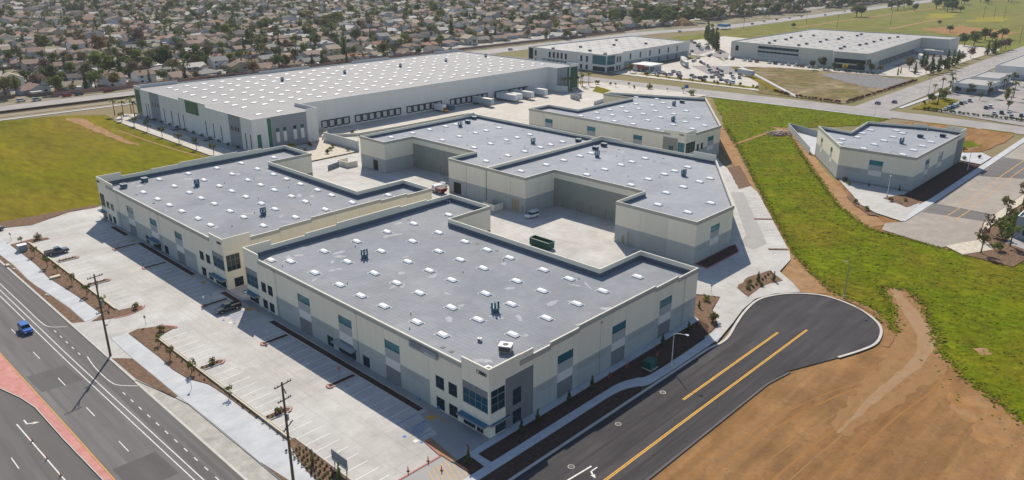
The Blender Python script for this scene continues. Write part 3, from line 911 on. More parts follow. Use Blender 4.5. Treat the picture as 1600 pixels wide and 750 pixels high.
# street to the east with its kerbs and the little site beside it
est = sheet('east_street', [(224, 51.9), (237.4, 46.5), (257, 49.6), (298.6, 47.9), (404, 47.5), (404, 65.8), (266, 66), (239.4, 67.0), (234.9, 70.5), (228, 69)], -0.16, 'asphalt_old')
sheet('asphalt_patch', [(253.5, 65.9), (266, 65.9), (266.5, 49.2), (257, 49.7)], -0.15, 'asphalt_street')
sheet('asphalt_patch', [(312, 65.7), (350, 65.7), (352, 47.8), (322, 47.9)], -0.15, 'asphalt_street')
for vv in (59.2, 56.2):
    for k, (a, c) in enumerate(((253.5, 266.3), (267.5, 311), (312.5, 350), (351, 403))):
        paint('centre_line', [(a, vv), (c, vv - .5)], 0.26 if k % 2 == 0 else 0.16, 'yellow_paint', -0.14, est)
sheet('east_footpath', [(240, 66.6), (266, 66.2), (404, 66.0), (404, 68.4), (270, 68.5), (262, 69), (241, 70)], 0.0, 'walk', thick=0.15)
sheet('east_footpath', [(226, 51.5), (237.6, 46), (257.4, 49.4), (298.6, 47.6), (404, 47.2), (404, 44.6), (298, 45), (262, 46.6), (243, 46.8), (232, 41), (222, 46)], -0.02, 'gravel', thick=0.12)
sheet('corner_site_paving', [(239.4, 67.2), (242.5, 76.2), (247.8, 82.7), (256.8, 88.8), (266, 95.4), (272.8, 100), (273.6, 76.5), (268, 76.4), (264, 70), (262, 69.3)], 0.01, 'concrete')
sheet('planting_bed', rag([(259.7, 80.0), (254.8, 71.0), (263.5, 69.6), (268.5, 77)], 0.2, 2, 36), 0.10, 'mulch')
sheet('planting_bed', [(266, 68.9), (330, 68.9), (330, 76.0), (269, 76.0)], -0.01, 'mulch_shaded')
sheet('planting_bed', rag([(240, 74), (246.5, 82), (256, 88.5), (254, 89.8), (246, 84), (239, 77)], 0.2, 2, 37), 0.03, 'mulch')
sheet('corner_site_paving', [(331, 69), (346, 69), (352, 74), (344, 82), (334, 84)], 0.0, 'walk')
sheet('corner_site_paving', [(302, 122), (301, 109), (324, 112), (334, 134), (340, 149)], -0.10, 'walk')
sheet('planting_bed', rag([(222, 46), (232, 41), (243, 46.5), (262, 46), (298, 44.6), (340, 44), (340, 36), (250, 30), (222, 34)], 0.4, 4, 38), -0.08, 'mulch')
sheet('lot_asphalt', [(240, 40), (300, 40.5), (300, 10), (250, 10), (236, 30)], -0.05, 'walk_grey')

# wear on the parking lot: oil spots in the stalls and faint tyre marks
rw_ = random.Random(77)
for k in range(46):
    v = rw_.uniform(84, 232)
    if 154 < v < 172:
        continue
    x = rw_.choice((55.4, 69.4)) + rw_.uniform(-1.2, 1.2)
    r0 = rw_.uniform(.15, .5)
    pl = [(x + r0 * rw_.uniform(.6, 1.2) * math.cos(q * .785), v + r0 * rw_.uniform(.6, 1.2) * math.sin(q * .785)) for q in range(8)]
    sheet('oil_spot', pl, 0.009, 'oil_stain', site)
for k in range(12):
    v = rw_.uniform(90, 225)
    x = rw_.uniform(59, 65)
    L_ = rw_.uniform(9, 22)
    bend = rw_.uniform(-2.5, 2.5)
    for w_ in (-.75, .75):
        paint('tyre_mark', smooth([(x + w_, v), (x + w_ + bend * .25, v + L_ * .5), (x + w_ + bend, v + L_)], 4), 0.16, 'tyre_mark', 0.006 + .0004 * k, site)
for k in range(9):
    x, v = rw_.uniform(142, 160), rw_.uniform(96, 240)
    for w_ in (-.8, .8):
        paint('tyre_mark', smooth([(x + w_, v - 8), (x + w_ + 1, v), (x + w_ + 4, v + 8)], 4), 0.2, 'tyre_mark', 0.007 + .0004 * k, site)

# tyre-darkened lanes and sealed cracks on the asphalt
for k, u in enumerate((30.0, 31.8, 33.9, 35.6, 17.2, 21.2, 24.4, 39.8, 41.2)):
    paint('lane_wear', [(u + .25, 40), (u + .1, 110), (u, 170), (u - .1, 330)], 0.55, 'lane_wear', -0.1455 + .0004 * k if u < 38 else -0.1385 + .0003 * k, street)
for k, v in enumerate((64.6, 62.9, 59.6, 55.6, 54.4)):
    paint('lane_wear', [(60, v), (100, v - .1), (138, v + .3)], 0.5, 'lane_wear_new', -0.1285 + .0004 * k, cul)
rk = random.Random(31)
for k in range(16):
    x, y = rk.uniform(18, 41), rk.uniform(95, 260)
    pts = [(x, y)]
    for q in range(5):
        pts.append((pts[-1][0] + rk.uniform(-.5, .9), pts[-1][1] + rk.uniform(.6, 2.2) * (1 if k % 2 else -1)))
    if 21 < x < 29:
        continue
    paint('crack_seal', pts, 0.07, 'asphalt_patch', -0.134, street)

# ------------------------------------------------------------------ buildings
T = 0.24
_cache = {}


def window_mesh(w, h, nx, ny, frame):
    """frame with mullions, local x along the wall, y into the wall, z up"""
    key = ('wf', round(w, 2), round(h, 2), nx, ny, frame)
    if key not in _cache:
        b = MB()
        t = 0.075
        for i in range(nx + 1):
            x = i * (w - t) / nx
            b.box(x, x + t, 0.07, 0.17, 0, h, frame)
        for j in range(ny + 1):
            z = j * (h - t) / ny
            for i in range(nx):
                x0 = i * (w - t) / nx + t
                x1 = (i + 1) * (w - t) / nx
                b.box(x0, x1, 0.075, 0.165, z, z + t, frame)
        _cache[key] = b.mesh('window_frame')
    return _cache[key]


def pane_mesh(w, h, g):
    key = ('pn', round(w, 2), round(h, 2), g)
    if key not in _cache:
        _cache[key] = MB().box(0.01, w - 0.01, 0.13, 0.16, 0.01, h - 0.01, g).mesh('pane')
    return _cache[key]


def door_mesh(w, h, kind, m):
    key = ('dr', round(w, 2), round(h, 2), kind, m)
    if key not in _cache:
        b = MB()
        if kind == 'roll':
            n = max(4, int(h / 0.5))
            for i in range(n):
                b.box(0.05, w - 0.05, 0.14, 0.20 - 0.02 * (i % 2), i * h / n, (i + 1) * h / n - 0.02, m)
        else:
            b.box(0.04, w - 0.04, 0.12, 0.18, 0, h - 0.03, m)
            b.box(w - 0.25, w - 0.18, 0.06, 0.12, 0.95, 1.1, 'metal_grey')
        _cache[key] = b.mesh('door')
    return _cache[key]


class Building:
    def __init__(self, name, label, poly, top, parapet, roofm, cat='building', wallm=('wall_grey', 'beige'), band=4.95,
                 coping='coping', cornice=True, group=None):
        self.poly, self.top, self.deck = poly, top, top - parapet
        self.org = (poly[0][0], poly[0][1], 0.0)
        self.e = thing(name, label, cat, self.org, group=group)
        self.lowm, self.upm = wallm
        self.band, self.coping, self.has_cornice = band, coping, cornice
        b = MB()
        b.prism(inset(poly, T * 0.6), self.deck - 0.3, self.deck, roofm)
        self.roof = b.build('roof', self.e, self.org)
        n = len(poly)
        self.convex = []
        for i in range(n):
            a, p, c = Vector(poly[i - 1]), Vector(poly[i]), Vector(poly[(i + 1) % n])
            d1, d2 = p - a, c - p
            self.convex.append(d1.x * d2.y - d1.y * d2.x > 0)

    def wall(self, i, zones=(), openings=(), tops=(), joint=7.6, cornice=None, low=None, up=None, band=None, base=0.0, lines=()):
        """one side of the building. s runs along the wall; zones repaint, openings hold windows and doors, tops raise the parapet"""
        n = len(self.poly)
        p0, p1 = Vector(self.poly[i]), Vector(self.poly[(i + 1) % n])
        L = (p1 - p0).length
        d = (p1 - p0) / L
        rz = math.atan2(d.y, d.x)
        c0, c1 = self.convex[i], self.convex[(i + 1) % n]
        s_end = L - T if c1 else L + T
        low, up, band = low or self.lowm, up or self.upm, self.band if band is None else band
        cornice = self.has_cornice if cornice is None else cornice
        loc = (p0.x - self.org[0], p0.y - self.org[1], 0)
        topat = lambda s: max([self.top] + [t[2] for t in tops if t[0] <= s <= t[1]]) if tops else self.top
        # panel joints
        cuts = sorted(set([0.0, s_end] + [max(0.0, min(s_end, t)) for z in tops for t in z[:2]]
                          + [max(0.0, min(s_end, t)) for z in zones if z[3] - z[2] > 3 for t in z[:2]]))
        js = []
        for a, c in zip(cuts[:-1], cuts[1:]):
            k = max(1, round((c - a) / joint))
            js += [a + (c - a) * q / k for q in range(k)]
        js.append(s_end)
        js = [j for q, j in enumerate(js) if q == 0 or j - js[q - 1] > 0.05]
        # a joint must not cut an opening
        js = [j for j in js if not any(o[0] + .02 < j < o[1] - .02 for o in openings)]
        for a, c in zip(js[:-1], js[1:]):
            b = MB()
            g = 0.02
            sa, sb = a + (g if a > 0.01 else 0), c - (g if c < s_end - 0.01 else 0)
            tp = topat((a + c) / 2)
            S = sorted(set([sa, sb] + [t for q in list(zones) + list(openings) for t in q[:2] if sa < t < sb]))
            Z = sorted(set([base, tp, band] + [t for q in list(zones) + list(openings) for t in q[2:4] if base < t < tp]))
            Z = [z for z in Z if base <= z <= tp]
            for x0, x1 in zip(S[:-1], S[1:]):
                xm = (x0 + x1) / 2
                run = None
                for z0, z1 in zip(Z[:-1], Z[1:]):
                    zm = (z0 + z1) / 2
                    hole = any(o[0] < xm < o[1] and o[2] < zm < o[3] for o in openings)
                    m = low if zm < band else up
                    for q in zones:
                        if q[0] < xm < q[1] and q[2] < zm < q[3]:
                            m = q[4]
                    if hole:
                        m = None
                    if run and run[2] == m and m:
                        run[1] = z1
                    else:
                        if run and run[2]:
                            b.box(x0, x1, 0, T, run[0], run[1], run[2])
                        run = [z0, z1, m]
                if run and run[2]:
                    b.box(x0, x1, 0, T, run[0], run[1], run[2])
            w = b.build('wall_panel', self.e, loc=loc, rz=rz)
        # coping
        cs = sorted(set([0.0, L] + [max(0, min(L, t)) for z in tops for t in z[:2]]))
        for a, c in zip(cs[:-1], cs[1:]):
            if c - a < 0.05:
                continue
            tp = topat((a + c) / 2)
            x0 = (-0.03 if c0 else 0.03) if a == 0 else a
            x1 = ((L - T - 0.03) if c1 else (L + T + 0.03)) if c == L else c
            MB().box(x0, x1, -0.03, T + 0.03, tp + 0.001, tp + 0.08, self.coping).build('coping', self.e, loc=loc, rz=rz)
            raised = tp > self.top + 0.9
            if cornice and not raised:
                x0 = (-0.14 if c0 else 0.14) if a == 0 else a + 0.002
                x1 = L if c == L else c - 0.002
                b = MB()
                b.box(x0, x1, -0.14, -0.002, tp - 0.85, tp - 0.02, 'cornice')
                b.build('cornice', self.e, loc=loc, rz=rz)
        # roofing turned up the inner foot of the parapet, shade put into its colour
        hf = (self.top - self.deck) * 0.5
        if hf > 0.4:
            MB().box(T + .05 if c0 else -T, (L - T - .05) if c1 else L + T, T + .004, T + .035, self.deck + .002, self.deck + hf, 'base_flashing_shaded').build('base_flashing_shaded', self.roof, loc=loc, rz=rz)
        # openings
        for o in openings:
            kind = o[4]
            w, h = o[1] - o[0], o[3] - o[2]
            ol = (loc[0] + d.x * o[0], loc[1] + d.y * o[0], o[2])
            if kind[0] in ('win', 'store'):
                nx, ny = kind[1], kind[2]
                g = kind[3] if len(kind) > 3 else 'glass_dark'
                fr = kind[4] if len(kind) > 4 else 'frame'
                wo = put('window', window_mesh(w, h, nx, ny, fr), self.e, ol, rz)
                put('pane', pane_mesh(w, h, g), wo)
            elif kind[0] == 'dock':
                do = put('dock_door', door_mesh(w, h, 'roll', kind[1]), self.e, ol, rz)
                if kind[2]:
                    key = ('seal', round(w, 2), round(h, 2))
                    if key not in _cache:
                        b = MB()
                        b.box(-0.45, 0.0, -0.35, 0.0, -0.2, h + 0.45, 'dock_seal')
                        b.box(w, w + 0.45, -0.35, 0.0, -0.2, h + 0.45, 'dock_seal')
                        b.box(0.0, w, -0.35, 0.0, h, h + 0.44, 'dock_seal')
                        b.box(0.2, w - .2, -0.3, 0.0, -0.45, 0.0, 'dock_seal')
                        _cache[key] = b.mesh('dock_seal')
                    put('dock_seal', _cache[key], do)
            else:
                put('door', door_mesh(w, h, 'flat', kind[1]), self.e, ol, rz)
        # shallow reveal lines
        for a, c in lines:
            b = MB()
            for z in (3.55, 3.95, 4.35):
                b.box(a, c, -0.012, 0.01, z, z + 0.07, 'wall_dark')
            b.build('reveal_line', self.e, loc=loc, rz=rz)
        return loc, rz, d

    def column(self, a, c, white='wall_white', win='glass_teal'):
        """a painted feature column: window, grey, white and dark fields stacked"""
        return ([(a, c, 0, 3.15, 'wall_dark' if win == 'glass_teal' else 'wall_mid'), (a, c, 3.15, 4.95, white), (a, c, 4.95, 6.85, 'wall_mid')],
                [(a, c, 6.85, 8.55, ('win', 1, 1, win, 'frame_dark'))])

    def canopy(self, p, q, z, depth, m='awning', rim='frame'):
        """flat canopy between two ground points of the facade"""
        p, q = Vector(p), Vector(q)
        d = (q - p)
        L = d.length
        d /= L
        b = MB()
        b.box(0, L, -depth, -0.02, z, z + 0.06, m)
        b.box(-0.08, L + 0.08, -depth - 0.1, -depth, z - 0.12, z + 0.16, rim)
        b.box(-0.08, 0, -depth, -0.02, z - 0.12, z + 0.16, rim)
        b.box(L, L + 0.08, -depth, -0.02, z - 0.12, z + 0.16, rim)
        return b.build('canopy', self.e, loc=(p.x - self.org[0], p.y - self.org[1], 0), rz=math.atan2(d.y, d.x))

    def on_roof(self, name, me, x, y, rz=0.0, dz=0.0):
        k = (CAM_Z - self.deck - .8) / 64.0 if self.top == 11.6 and name != 'x' else 1.0
        x, y = x * k, y * k
        return put(name, me, self.roof, (x - self.org[0], y - self.org[1], self.deck + dz), rz)

    def number(self, text, p, q, z, h=0.7):
        p, q = Vector(p), Vector(q)
        d = (q - p).normalized()
        cu = bpy.data.curves.new('t', 'FONT')
        cu.body = text
        cu.size = h * 1.4
        cu.extrude = 0.04
        cu.resolution_u = 2
        tmp = bpy.data.objects.new('t', cu)
        COL.objects.link(tmp)
        dg = bpy.context.evaluated_depsgraph_get()
        me = bpy.data.meshes.new_from_object(tmp.evaluated_get(dg))
        bpy.data.objects.remove(tmp)
        me.materials.clear()
        me.materials.append(MATS['dark'])
        o = put('address_number', me, self.e, (p.x - self.org[0] + d.y * 0.06, p.y - self.org[1] - d.x * 0.06, z))
        o.rotation_euler = (math.pi / 2, 0, math.atan2(d.y, d.x))
        return o


# roof furniture (mesh shared by all copies)
def skylight_mesh(lx, ly, h=0.24):
    b = MB()
    b.box(-lx / 2 - .3, lx / 2 + .3, -ly / 2 - .3, ly / 2 + .3, 0.004, 0.03, 'skylight_flash')
    b.box(-lx / 2, lx / 2, -ly / 2, ly / 2, 0.0, 0.16, 'skylight_curb')
    b.taper(-lx / 2 - .06, lx / 2 + .06, -ly / 2 - .06, ly / 2 + .06, 0.16, 0.23, 0.03, 0.03, 'skylight_dome')
    b.taper(-lx / 2 - .02, lx / 2 + .02, -ly / 2 - .02, ly / 2 + .02, 0.23, 0.23 + h, 0.32, 0.36, 'skylight_dome')
    return b.mesh('skylight')


SKY = skylight_mesh(1.35, 2.45)
SKYW = skylight_mesh(2.6, 1.5, 0.10)
SKYF = MB().box(-.6, .6, -1.2, 1.2, 0, .18, 'skylight_flash').mesh('skylight')


def hatch_mesh():
    b = MB()
    b.box(-.55, .55, -.55, .55, 0, .9, 'hatch_blue')
    b.box(-.75, .75, -.75, .75, .9, 1.05, 'hatch_blue')
    for sx in (-.45, .45):
        b.tube([(sx, -.45, 1.05), (sx, -.45, 2.3)], .2, 6, 'hatch_blue')
        b.tube([(sx, .45, 1.05), (sx, .45, 2.0)], .2, 6, 'hatch_blue')
    b.box(-.55, .55, -.55, -.35, 1.5, 1.62, 'hatch_blue')
    return b.mesh('exhaust_vent')


def unit_mesh(sx, sy, sz, m='metal_grey', m2='white_metal'):
    b = MB()
    b.box(-sx / 2, sx / 2, -sy / 2, sy / 2, 0.25, sz, m)
    b.box(-sx / 2 + .1, sx / 2 - .1, -sy / 2 + .1, sy / 2 - .1, 0, 0.25, 'skylight_curb')
    b.box(-sx / 2 - .06, sx / 2 + .06, -sy / 2 - .06, sy / 2 + .06, sz, sz + .08, m2)
    n = 10
    for k in range(n):
        a0, a1 = 2 * math.pi * k / n, 2 * math.pi * (k + 1) / n
        r = min(sx, sy) * .33
        b.face([(0, 0, sz + .09), (r * math.cos(a0), r * math.sin(a0), sz + .09), (r * math.cos(a1), r * math.sin(a1), sz + .09)], 'dark')
    for k in range(5):
        z = 0.4 + k * (sz - .6) / 5
        b.box(-sx / 2 - .03, -sx / 2, -sy / 2 + .15, sy / 2 - .15, z, z + .1, 'dark')
    return b.mesh('rooftop_unit')


VENT = hatch_mesh()
UNIT = unit_mesh(1.7, 2.2, 1.35)
UNITS = unit_mesh(1.2, 1.4, 1.0, 'white_metal', 'white_metal')
UNITD = unit_mesh(1.5, 1.9, 1.2, 'hatch_blue', 'metal_grey')
_r = random.Random(5)


def patches(B, n, box, seed, m='roof_patch', kk=1.0):
    r = random.Random(seed)
    for _ in range(n):
        x, y = r.uniform(box[0], box[1]), r.uniform(box[2], box[3])
        a, c, t = r.uniform(.3, 1.1) * kk, r.uniform(.5, 2.2) * kk, r.uniform(0, 3)
        pl = []
        for k in range(9):
            q = 2 * math.pi * k / 9
            rr = r.uniform(.6, 1.1)
            px, py = a * rr * math.cos(q), c * rr * math.sin(q)
            pl.append((x + px * math.cos(t) - py * math.sin(t), y + px * math.sin(t) + py * math.cos(t)))
        b = MB()
        b.face([(px, py, B.deck + .006 + .0007 * _ + (.03 if m == 'roof_stain' else 0) * .5) for px, py in pl], m)
        b.build('roof_patch' if m == 'roof_patch' else 'roof_stain', B.roof, B.org)


W2x2 = ('win', 2, 2, 'glass_dark', 'frame_dark')
STORE = ('store', 3, 1, 'glass_dark', 'frame_dark')


def cols(B, spans):
    z, o = [], []
    for a, c in spans:
        q = B.column(a, c)
        z += q[0]
        o += q[1]
    return z, o


# ---- front building (nearest the camera)
PD = [(75.6, 77.6), (139.1, 77.6), (139.1, 92.7), (124.0, 92.7), (124.0, 141.2), (138.8, 141.2), (138.8, 157.2), (75.6, 157.2)]
D = Building('industrial_building', 'nearest beige and grey flat-roofed building, its glass corner by the cul-de-sac', PD, 11.6, 1.9, 'roof_membrane', group='concrete business park buildings')
z, o = cols(D, [(17.0, 21.3), (33.0, 37.4), (49.1, 53.6)])
z += [(0, 3.8, 0, 12.8, 'beige'), (3.8, 10.6, 0, 9.6, 'wall_dark'), (3.8, 10.6, 9.6, 12.8, 'beige')]
o += [(.4, 3.75, 4.4, 7.35, ('win', 2, 2, 'glass_dark')), (.4, 3.75, 7.35, 8.65, ('win', 2, 1, 'glass_dark')), (1.3, 3.8, .1, 2.3, ('store', 3, 2, 'glass_dark', 'frame_dark')), (5.5, 7.6, 3.7, 6.75, W2x2), (5.5, 7.6, .1, 2.6, W2x2)]
D.wall(0, z, o, [(-1, 7.2, 12.8), (15.0, 22.9, 12.05), (22.9, 47.2, 12.5), (47.2, 55.6, 12.05)], lines=((11.5, 16), (22.5, 31.5), (38.5, 47.5), (55, 61.5)))
D.wall(1)
D.wall(2, low='wall_dock')
D.wall(3, low='wall_dock', band=9.0)
D.wall(4, low='wall_dock')
D.wall(5, openings=[(6, 9, .1, 4.0, ('dock', 'door_grey', False))])
D.wall(6, tops=[(56.2, 70, 12.8), (9, 18, 12.0), (18, 38, 12.4), (38, 47, 12.0)], low='beige')
v0 = 157.2
z, o = cols(D, [(v0 - 135, v0 - 130.4), (v0 - 120.1, v0 - 115.6), (v0 - 105.2, v0 - 100.8)])
z += [(0, v0 - 144.3, 0, 12.8, 'beige'), (v0 - 92.6, 80, 0, 12.8, 'beige')]
for va in (90.9, 87.6):
    o += [(v0 - va, v0 - va + 2.2, 4.3, 6.75, W2x2), (v0 - va, v0 - va + 2.2, .15, 2.5, W2x2)]
for va in (147.6, 150.4):
    o += [(v0 - va, v0 - va + 2.1, 4.2, 6.6, W2x2), (v0 - va, v0 - va + 2.1, .15, 2.4, W2x2)]
o += [(v0 - 84.0, v0 - 77.95, 4.4, 7.35, ('win', 4, 2, 'glass_front')), (v0 - 84.0, v0 - 77.95, 7.35, 8.65, ('win', 4, 1, 'spandrel')), (v0 - 84.0, v0 - 81.0, .15, 2.0, STORE), (v0 - 80.8, v0 - 79.1, .06, 2.2, ('store', 2, 1, 'glass_dark')),
      (v0 - 157.0, v0 - 151.8, 4.0, 6.9, ('win', 3, 2, 'glass_front')), (v0 - 157.0, v0 - 151.8, 6.9, 8.3, ('win', 3, 1, 'spandrel')), (v0 - 156.6, v0 - 152.4, .15, 2.3, STORE),
      (v0 - 124.8, v0 - 122.6, .1, 2.4, ('store', 2, 1, 'glass_dark', 'frame_dark')), (v0 - 120.9, v0 - 114.9, .15, 2.1, ('store', 6, 1, 'glass_dark', 'frame_dark')), (v0 - 112.6, v0 - 110.4, .1, 2.4, ('store', 2, 1, 'glass_dark', 'frame_dark'))]
D.wall(7, z, o, [(-1, 6.6, 12.8), (v0 - 84.2, 90, 12.8)], lines=((v0 - 143, v0 - 137), (v0 - 128, v0 - 122), (v0 - 99.5, v0 - 94)))
D.canopy((75.6, 84.2), (75.6, 77.7), 2.45, 1.3)
D.canopy((75.6, 121.3), (75.6, 114.5), 2.5, 1.3, 'wall_mid')
D.canopy((75.6, 157.0), (75.6, 151.6), 2.5, 1.3)
D.canopy((75.65, 77.6), (80.0, 77.6), 2.45, 0.5)
D.number('13880', (75.6, 80.6), (75.6, 77.9), 11.3)
for u in (81.8, 90.7, 99.9, 109.0, 117.6):
    for v in (86.7, 95.8, 103.2, 113.3, 120.7, 128.4, 138.0, 147.6):
        if (u, v) in ((81.8, 86.7),):
            continue
        D.on_roof('skylight', SKY, u + _r.uniform(-.12, .12), v + _r.uniform(-.15, .15))
D.on_roof('skylight', SKY, 128.6, 86.0)
D.on_roof('skylight', SKY, 128.6, 146.6)
D.on_roof('skylight', SKY, 79.2, 151.4)
D.on_roof('exhaust_vent', VENT, 94.9, 137.6)
D.on_roof('exhaust_vent', VENT, 95.4, 96.0)
D.on_roof('rooftop_unit', UNIT, 85.4, 83.4, 0.5)
D.on_roof('rooftop_unit', UNITS, 78.0, 80.2)
D.on_roof('pipe_vent', UNITS, 84.9, 89.4, 0.3).scale = (.5, .5, .6)
D.on_roof('pipe_vent', UNITS, 136.4, 155.2, 0.2).scale = (.5, .5, .5)
patches(D, 26, (80, 122, 80, 155), 3)
patches(D, 12, (80, 95, 134, 152), 4)

# ---- left building
PC = [(74.8, 165.5), (138.9, 165.5), (138.9, 178.5), (122.2, 178.5), (122.2, 227.3), (138.0, 227.3), (138.0, 244.4), (74.8, 244.4)]
C = Building('industrial_building', 'beige and grey flat-roofed building at left, between the grass field and the nearest building', PC, 11.6, 1.9, 'roof_membrane', group='concrete business park buildings')
C.wall(0, [(0, 9, 0, 12.8, 'beige')], [(.45, 3.9, 4.5, 8.6, ('win', 3, 3, 'glass_dark')), (1.8, 4.1, .15, 2.5, ('store', 2, 2, 'glass_dark', 'frame_dark'))], [(-1, 7.2, 12.8), (15, 24, 12.0), (24, 46, 12.4), (46, 55, 12.0)], low='beige')
C.wall(1)
C.wall(2, low='wall_dock')
C.wall(3, low='wall_dock', band=9.0)
C.wall(4, low='wall_dock')
C.wall(5)
C.wall(6, tops=[(56.0, 70, 12.8), (9, 18, 12.0), (18, 38, 12.4), (38, 47, 12.0)])
v0 = 244.4
z, o = cols(C, [(v0 - 223.3, v0 - 218.8), (v0 - 207.6, v0 - 203.2), (v0 - 192.3, v0 - 188.0)])
z += [(0, v0 - 232, 0, 12.8, 'beige'), (v0 - 181, 80, 0, 12.8, 'beige')]
for va in (178.8, 175.4):
    o += [(v0 - va, v0 - va + 2.2, 4.4, 6.7, W2x2)]
o += [(v0 - 178.7, v0 - 176.4, .15, 2.45, W2x2), (v0 - 175.1, v0 - 172.9, .15, 2.0, STORE), (v0 - 171.6, v0 - 166.2, .15, 2.0, ('store', 5, 1, 'glass_dark', 'frame_dark')),
      (v0 - 171.6, v0 - 165.9, 4.6, 7.35, ('win', 3, 2, 'glass_front')), (v0 - 171.6, v0 - 165.9, 7.35, 8.65, ('win', 3, 1, 'spandrel')),
      (v0 - 212.5, v0 - 210.4, .1, 2.4, ('store', 2, 1, 'glass_dark', 'frame_dark')), (v0 - 208.0, v0 - 202.6, .15, 2.1, ('store', 5, 1, 'glass_dark', 'frame_dark')), (v0 - 200.4, v0 - 198.0, .1, 2.5, ('store', 2, 1, 'glass_dark', 'frame_dark')),
      (v0 - 244.0, v0 - 240.4, 3.9, 8.0, ('win', 3, 3, 'glass_dark')), (v0 - 239.5, v0 - 237.2, 4.2, 6.3, W2x2), (v0 - 236.1, v0 - 233.9, 4.2, 6.3, W2x2),
      (v0 - 239.5, v0 - 237.2, .15, 2.4, W2x2), (v0 - 236.1, v0 - 233.9, .15, 2.4, W2x2), (v0 - 243.6, v0 - 240.6, .15, 2.4, STORE)]
C.wall(7, z, o, [(-1, 7.0, 12.8), (v0 - 172.2, 90, 12.8)], lines=((v0 - 231, v0 - 225), (v0 - 187, v0 - 182)))
C.canopy((74.8, 172.2), (74.8, 165.6), 2.5, 1.3)
C.canopy((74.8, 208.4), (74.8, 202.2), 2.5, 1.3)
C.canopy((74.8, 244.2), (74.8, 240.2), 2.6, 1.3)
C.number('13870', (74.8, 168.3), (74.8, 165.9), 11.3, .6)
C.number('13860', (74.8, 244.2), (74.8, 241.8), 11.3, .6)
for u in (81.1, 90.1, 99.4, 108.6, 117.3):
    for v in (174.2, 184.2, 191.5, 200.6, 208.6, 216.3, 226.0, 236.6):
        if (u, v) in ((81.1, 236.6), (81.1, 174.2)):
            continue
        C.on_roof('skylight', SKY, u + _r.uniform(-.12, .12), v + _r.uniform(-.15, .15))
C.on_roof('skylight', SKY, 128.6, 172.5)
C.on_roof('skylight', SKY, 128.7, 235.7)
C.on_roof('exhaust_vent', VENT, 95.0, 221.5)
C.on_roof('exhaust_vent', VENT, 94.8, 182.5)
C.on_roof('rooftop_unit', UNITD, 79.2, 235.6)
C.on_roof('rooftop_unit', UNITD, 86.2, 237.8)
C.on_roof('pipe_vent', UNITD, 83.6, 165.9 + 2.2).scale = (.6, .6, .6)
patches(C, 16, (78, 120, 170, 240), 6)

# ---- two joined buildings behind
DOCKS = lambda L: [(s, s + 2.6, .15, 3.2, ('dock', 'wall_dock', False)) for s in np.arange(4, L - 6, 5.5)]
PE = [(165.7, 94.0), (184.5, 94.0), (226.5, 123.5), (225.4, 170.4), (166.0, 170.4), (166.0, 153.5), (179.3, 153.5), (179.3, 119.3), (165.7, 119.3)]
EB = Building('industrial_building', 'beige and grey flat-roofed building with slanted right wall beyond the green dumpster', PE, 11.6, 1.5, 'roof_membrane_light', group='concrete business park buildings')
z, o = cols(EB, [(7.4, 11.9)])
z = [q if q[4] != 'wall_dark' else (*q[:4], 'wall_grey') for q in z]
EB.wall(0, z, o, lines=((1.5, 5.5), (13.5, 17)))
EB.wall(1, up='beige')
EB.wall(2, tops=[(-1, 8.5, 12.9), (38.0, 50, 12.2)])
EB.wall(3, cornice=False, tops=[(-1, 6, 12.2)])
EB.wall(4, openings=[(11.2, 14.4, .1, 4.0, ('dock', 'door_tan', False)), (15.3, 16.3, .1, 2.3, ('door', 'door_grey'))])
EB.wall(5)
EB.wall(6, openings=[(2.0, 3.1, .1, 2.3, ('door', 'door_grey'))] + DOCKS(34), low='wall_dock', band=9.0)
EB.wall(7)
EB.wall(8, openings=[(2.5, 3.4, .1, 2.3, ('door', 'door_tan')), (4.4, 6.6, .1, 4.0, ('dock', 'wall_mid', False))])
EPTS = [(174.1, 163), (185.6, 162.5), (194.1, 162.1), (202.4, 161.9), (208.3, 161.7), (185.3, 145.2), (194.3, 145), (202.5, 144.6), (208.3, 144.4), (215.3, 143.9),
        (185.5, 128.4), (194.3, 128.3), (202.6, 127.9), (208.2, 127.7), (215.3, 127.3), (185.9, 116.3), (194.4, 115.9), (202.7, 115.4), (208.3, 115.1), (174.6, 111.6), (174.4, 102), (186, 101.8)]
for p in EPTS:
    EB.on_roof('skylight', SKY, *p)
EB.on_roof('exhaust_vent', VENT, 205.8, 157)
EB.on_roof('exhaust_vent', VENT, 205.5, 122.7)
EB.on_roof('rooftop_unit', UNITD, 213.8, 164)
EB.on_roof('rooftop_unit', UNITD, 219.9, 164.9)
patches(EB, 18, (182, 220, 125, 166), 8)

PF = [(166.0, 170.85), (224.5, 170.85), (224.5, 237.6), (165.5, 237.6), (165.5, 222.8), (178.8, 222.8), (178.8, 188.6), (166.0, 188.6)]
F = Building('industrial_building', 'beige and grey flat-roofed building with open dark door, in front of the dock yard', PF, 11.6, 1.5, 'roof_membrane_light', group='concrete business park buildings')
F.wall(0, cornice=False)
F.wall(1)
F.wall(2, tops=[(-1, 6, 12.2)])
F.wall(3, openings=[(7.4, 10.4, .1, 4.0, ('dock', 'dark', False))])
F.wall(4)
F.wall(5, openings=[(2.2, 3.3, .1, 2.3, ('door', 'door_grey'))] + DOCKS(34), low='wall_dock', band=9.0)
F.wall(6)
F.wall(7, openings=[(2.3, 6.0, .1, 4.0, ('dock', 'dark', False))])
for v, us in ((231.6, (175.5, 185.9, 194.5, 202.9, 208.4)), (214.2, (185.9, 194.4, 203, 208.7, 215.8)), (197, (185.8, 194.1, 202.4, 208.3, 215.3)), (180.1, (175.3, 185.7, 194.2, 202.5, 208.1, 214.7))):
    for u in us:
        F.on_roof('skylight', SKY, u, v)
F.on_roof('exhaust_vent', VENT, 207.1, 227.4)
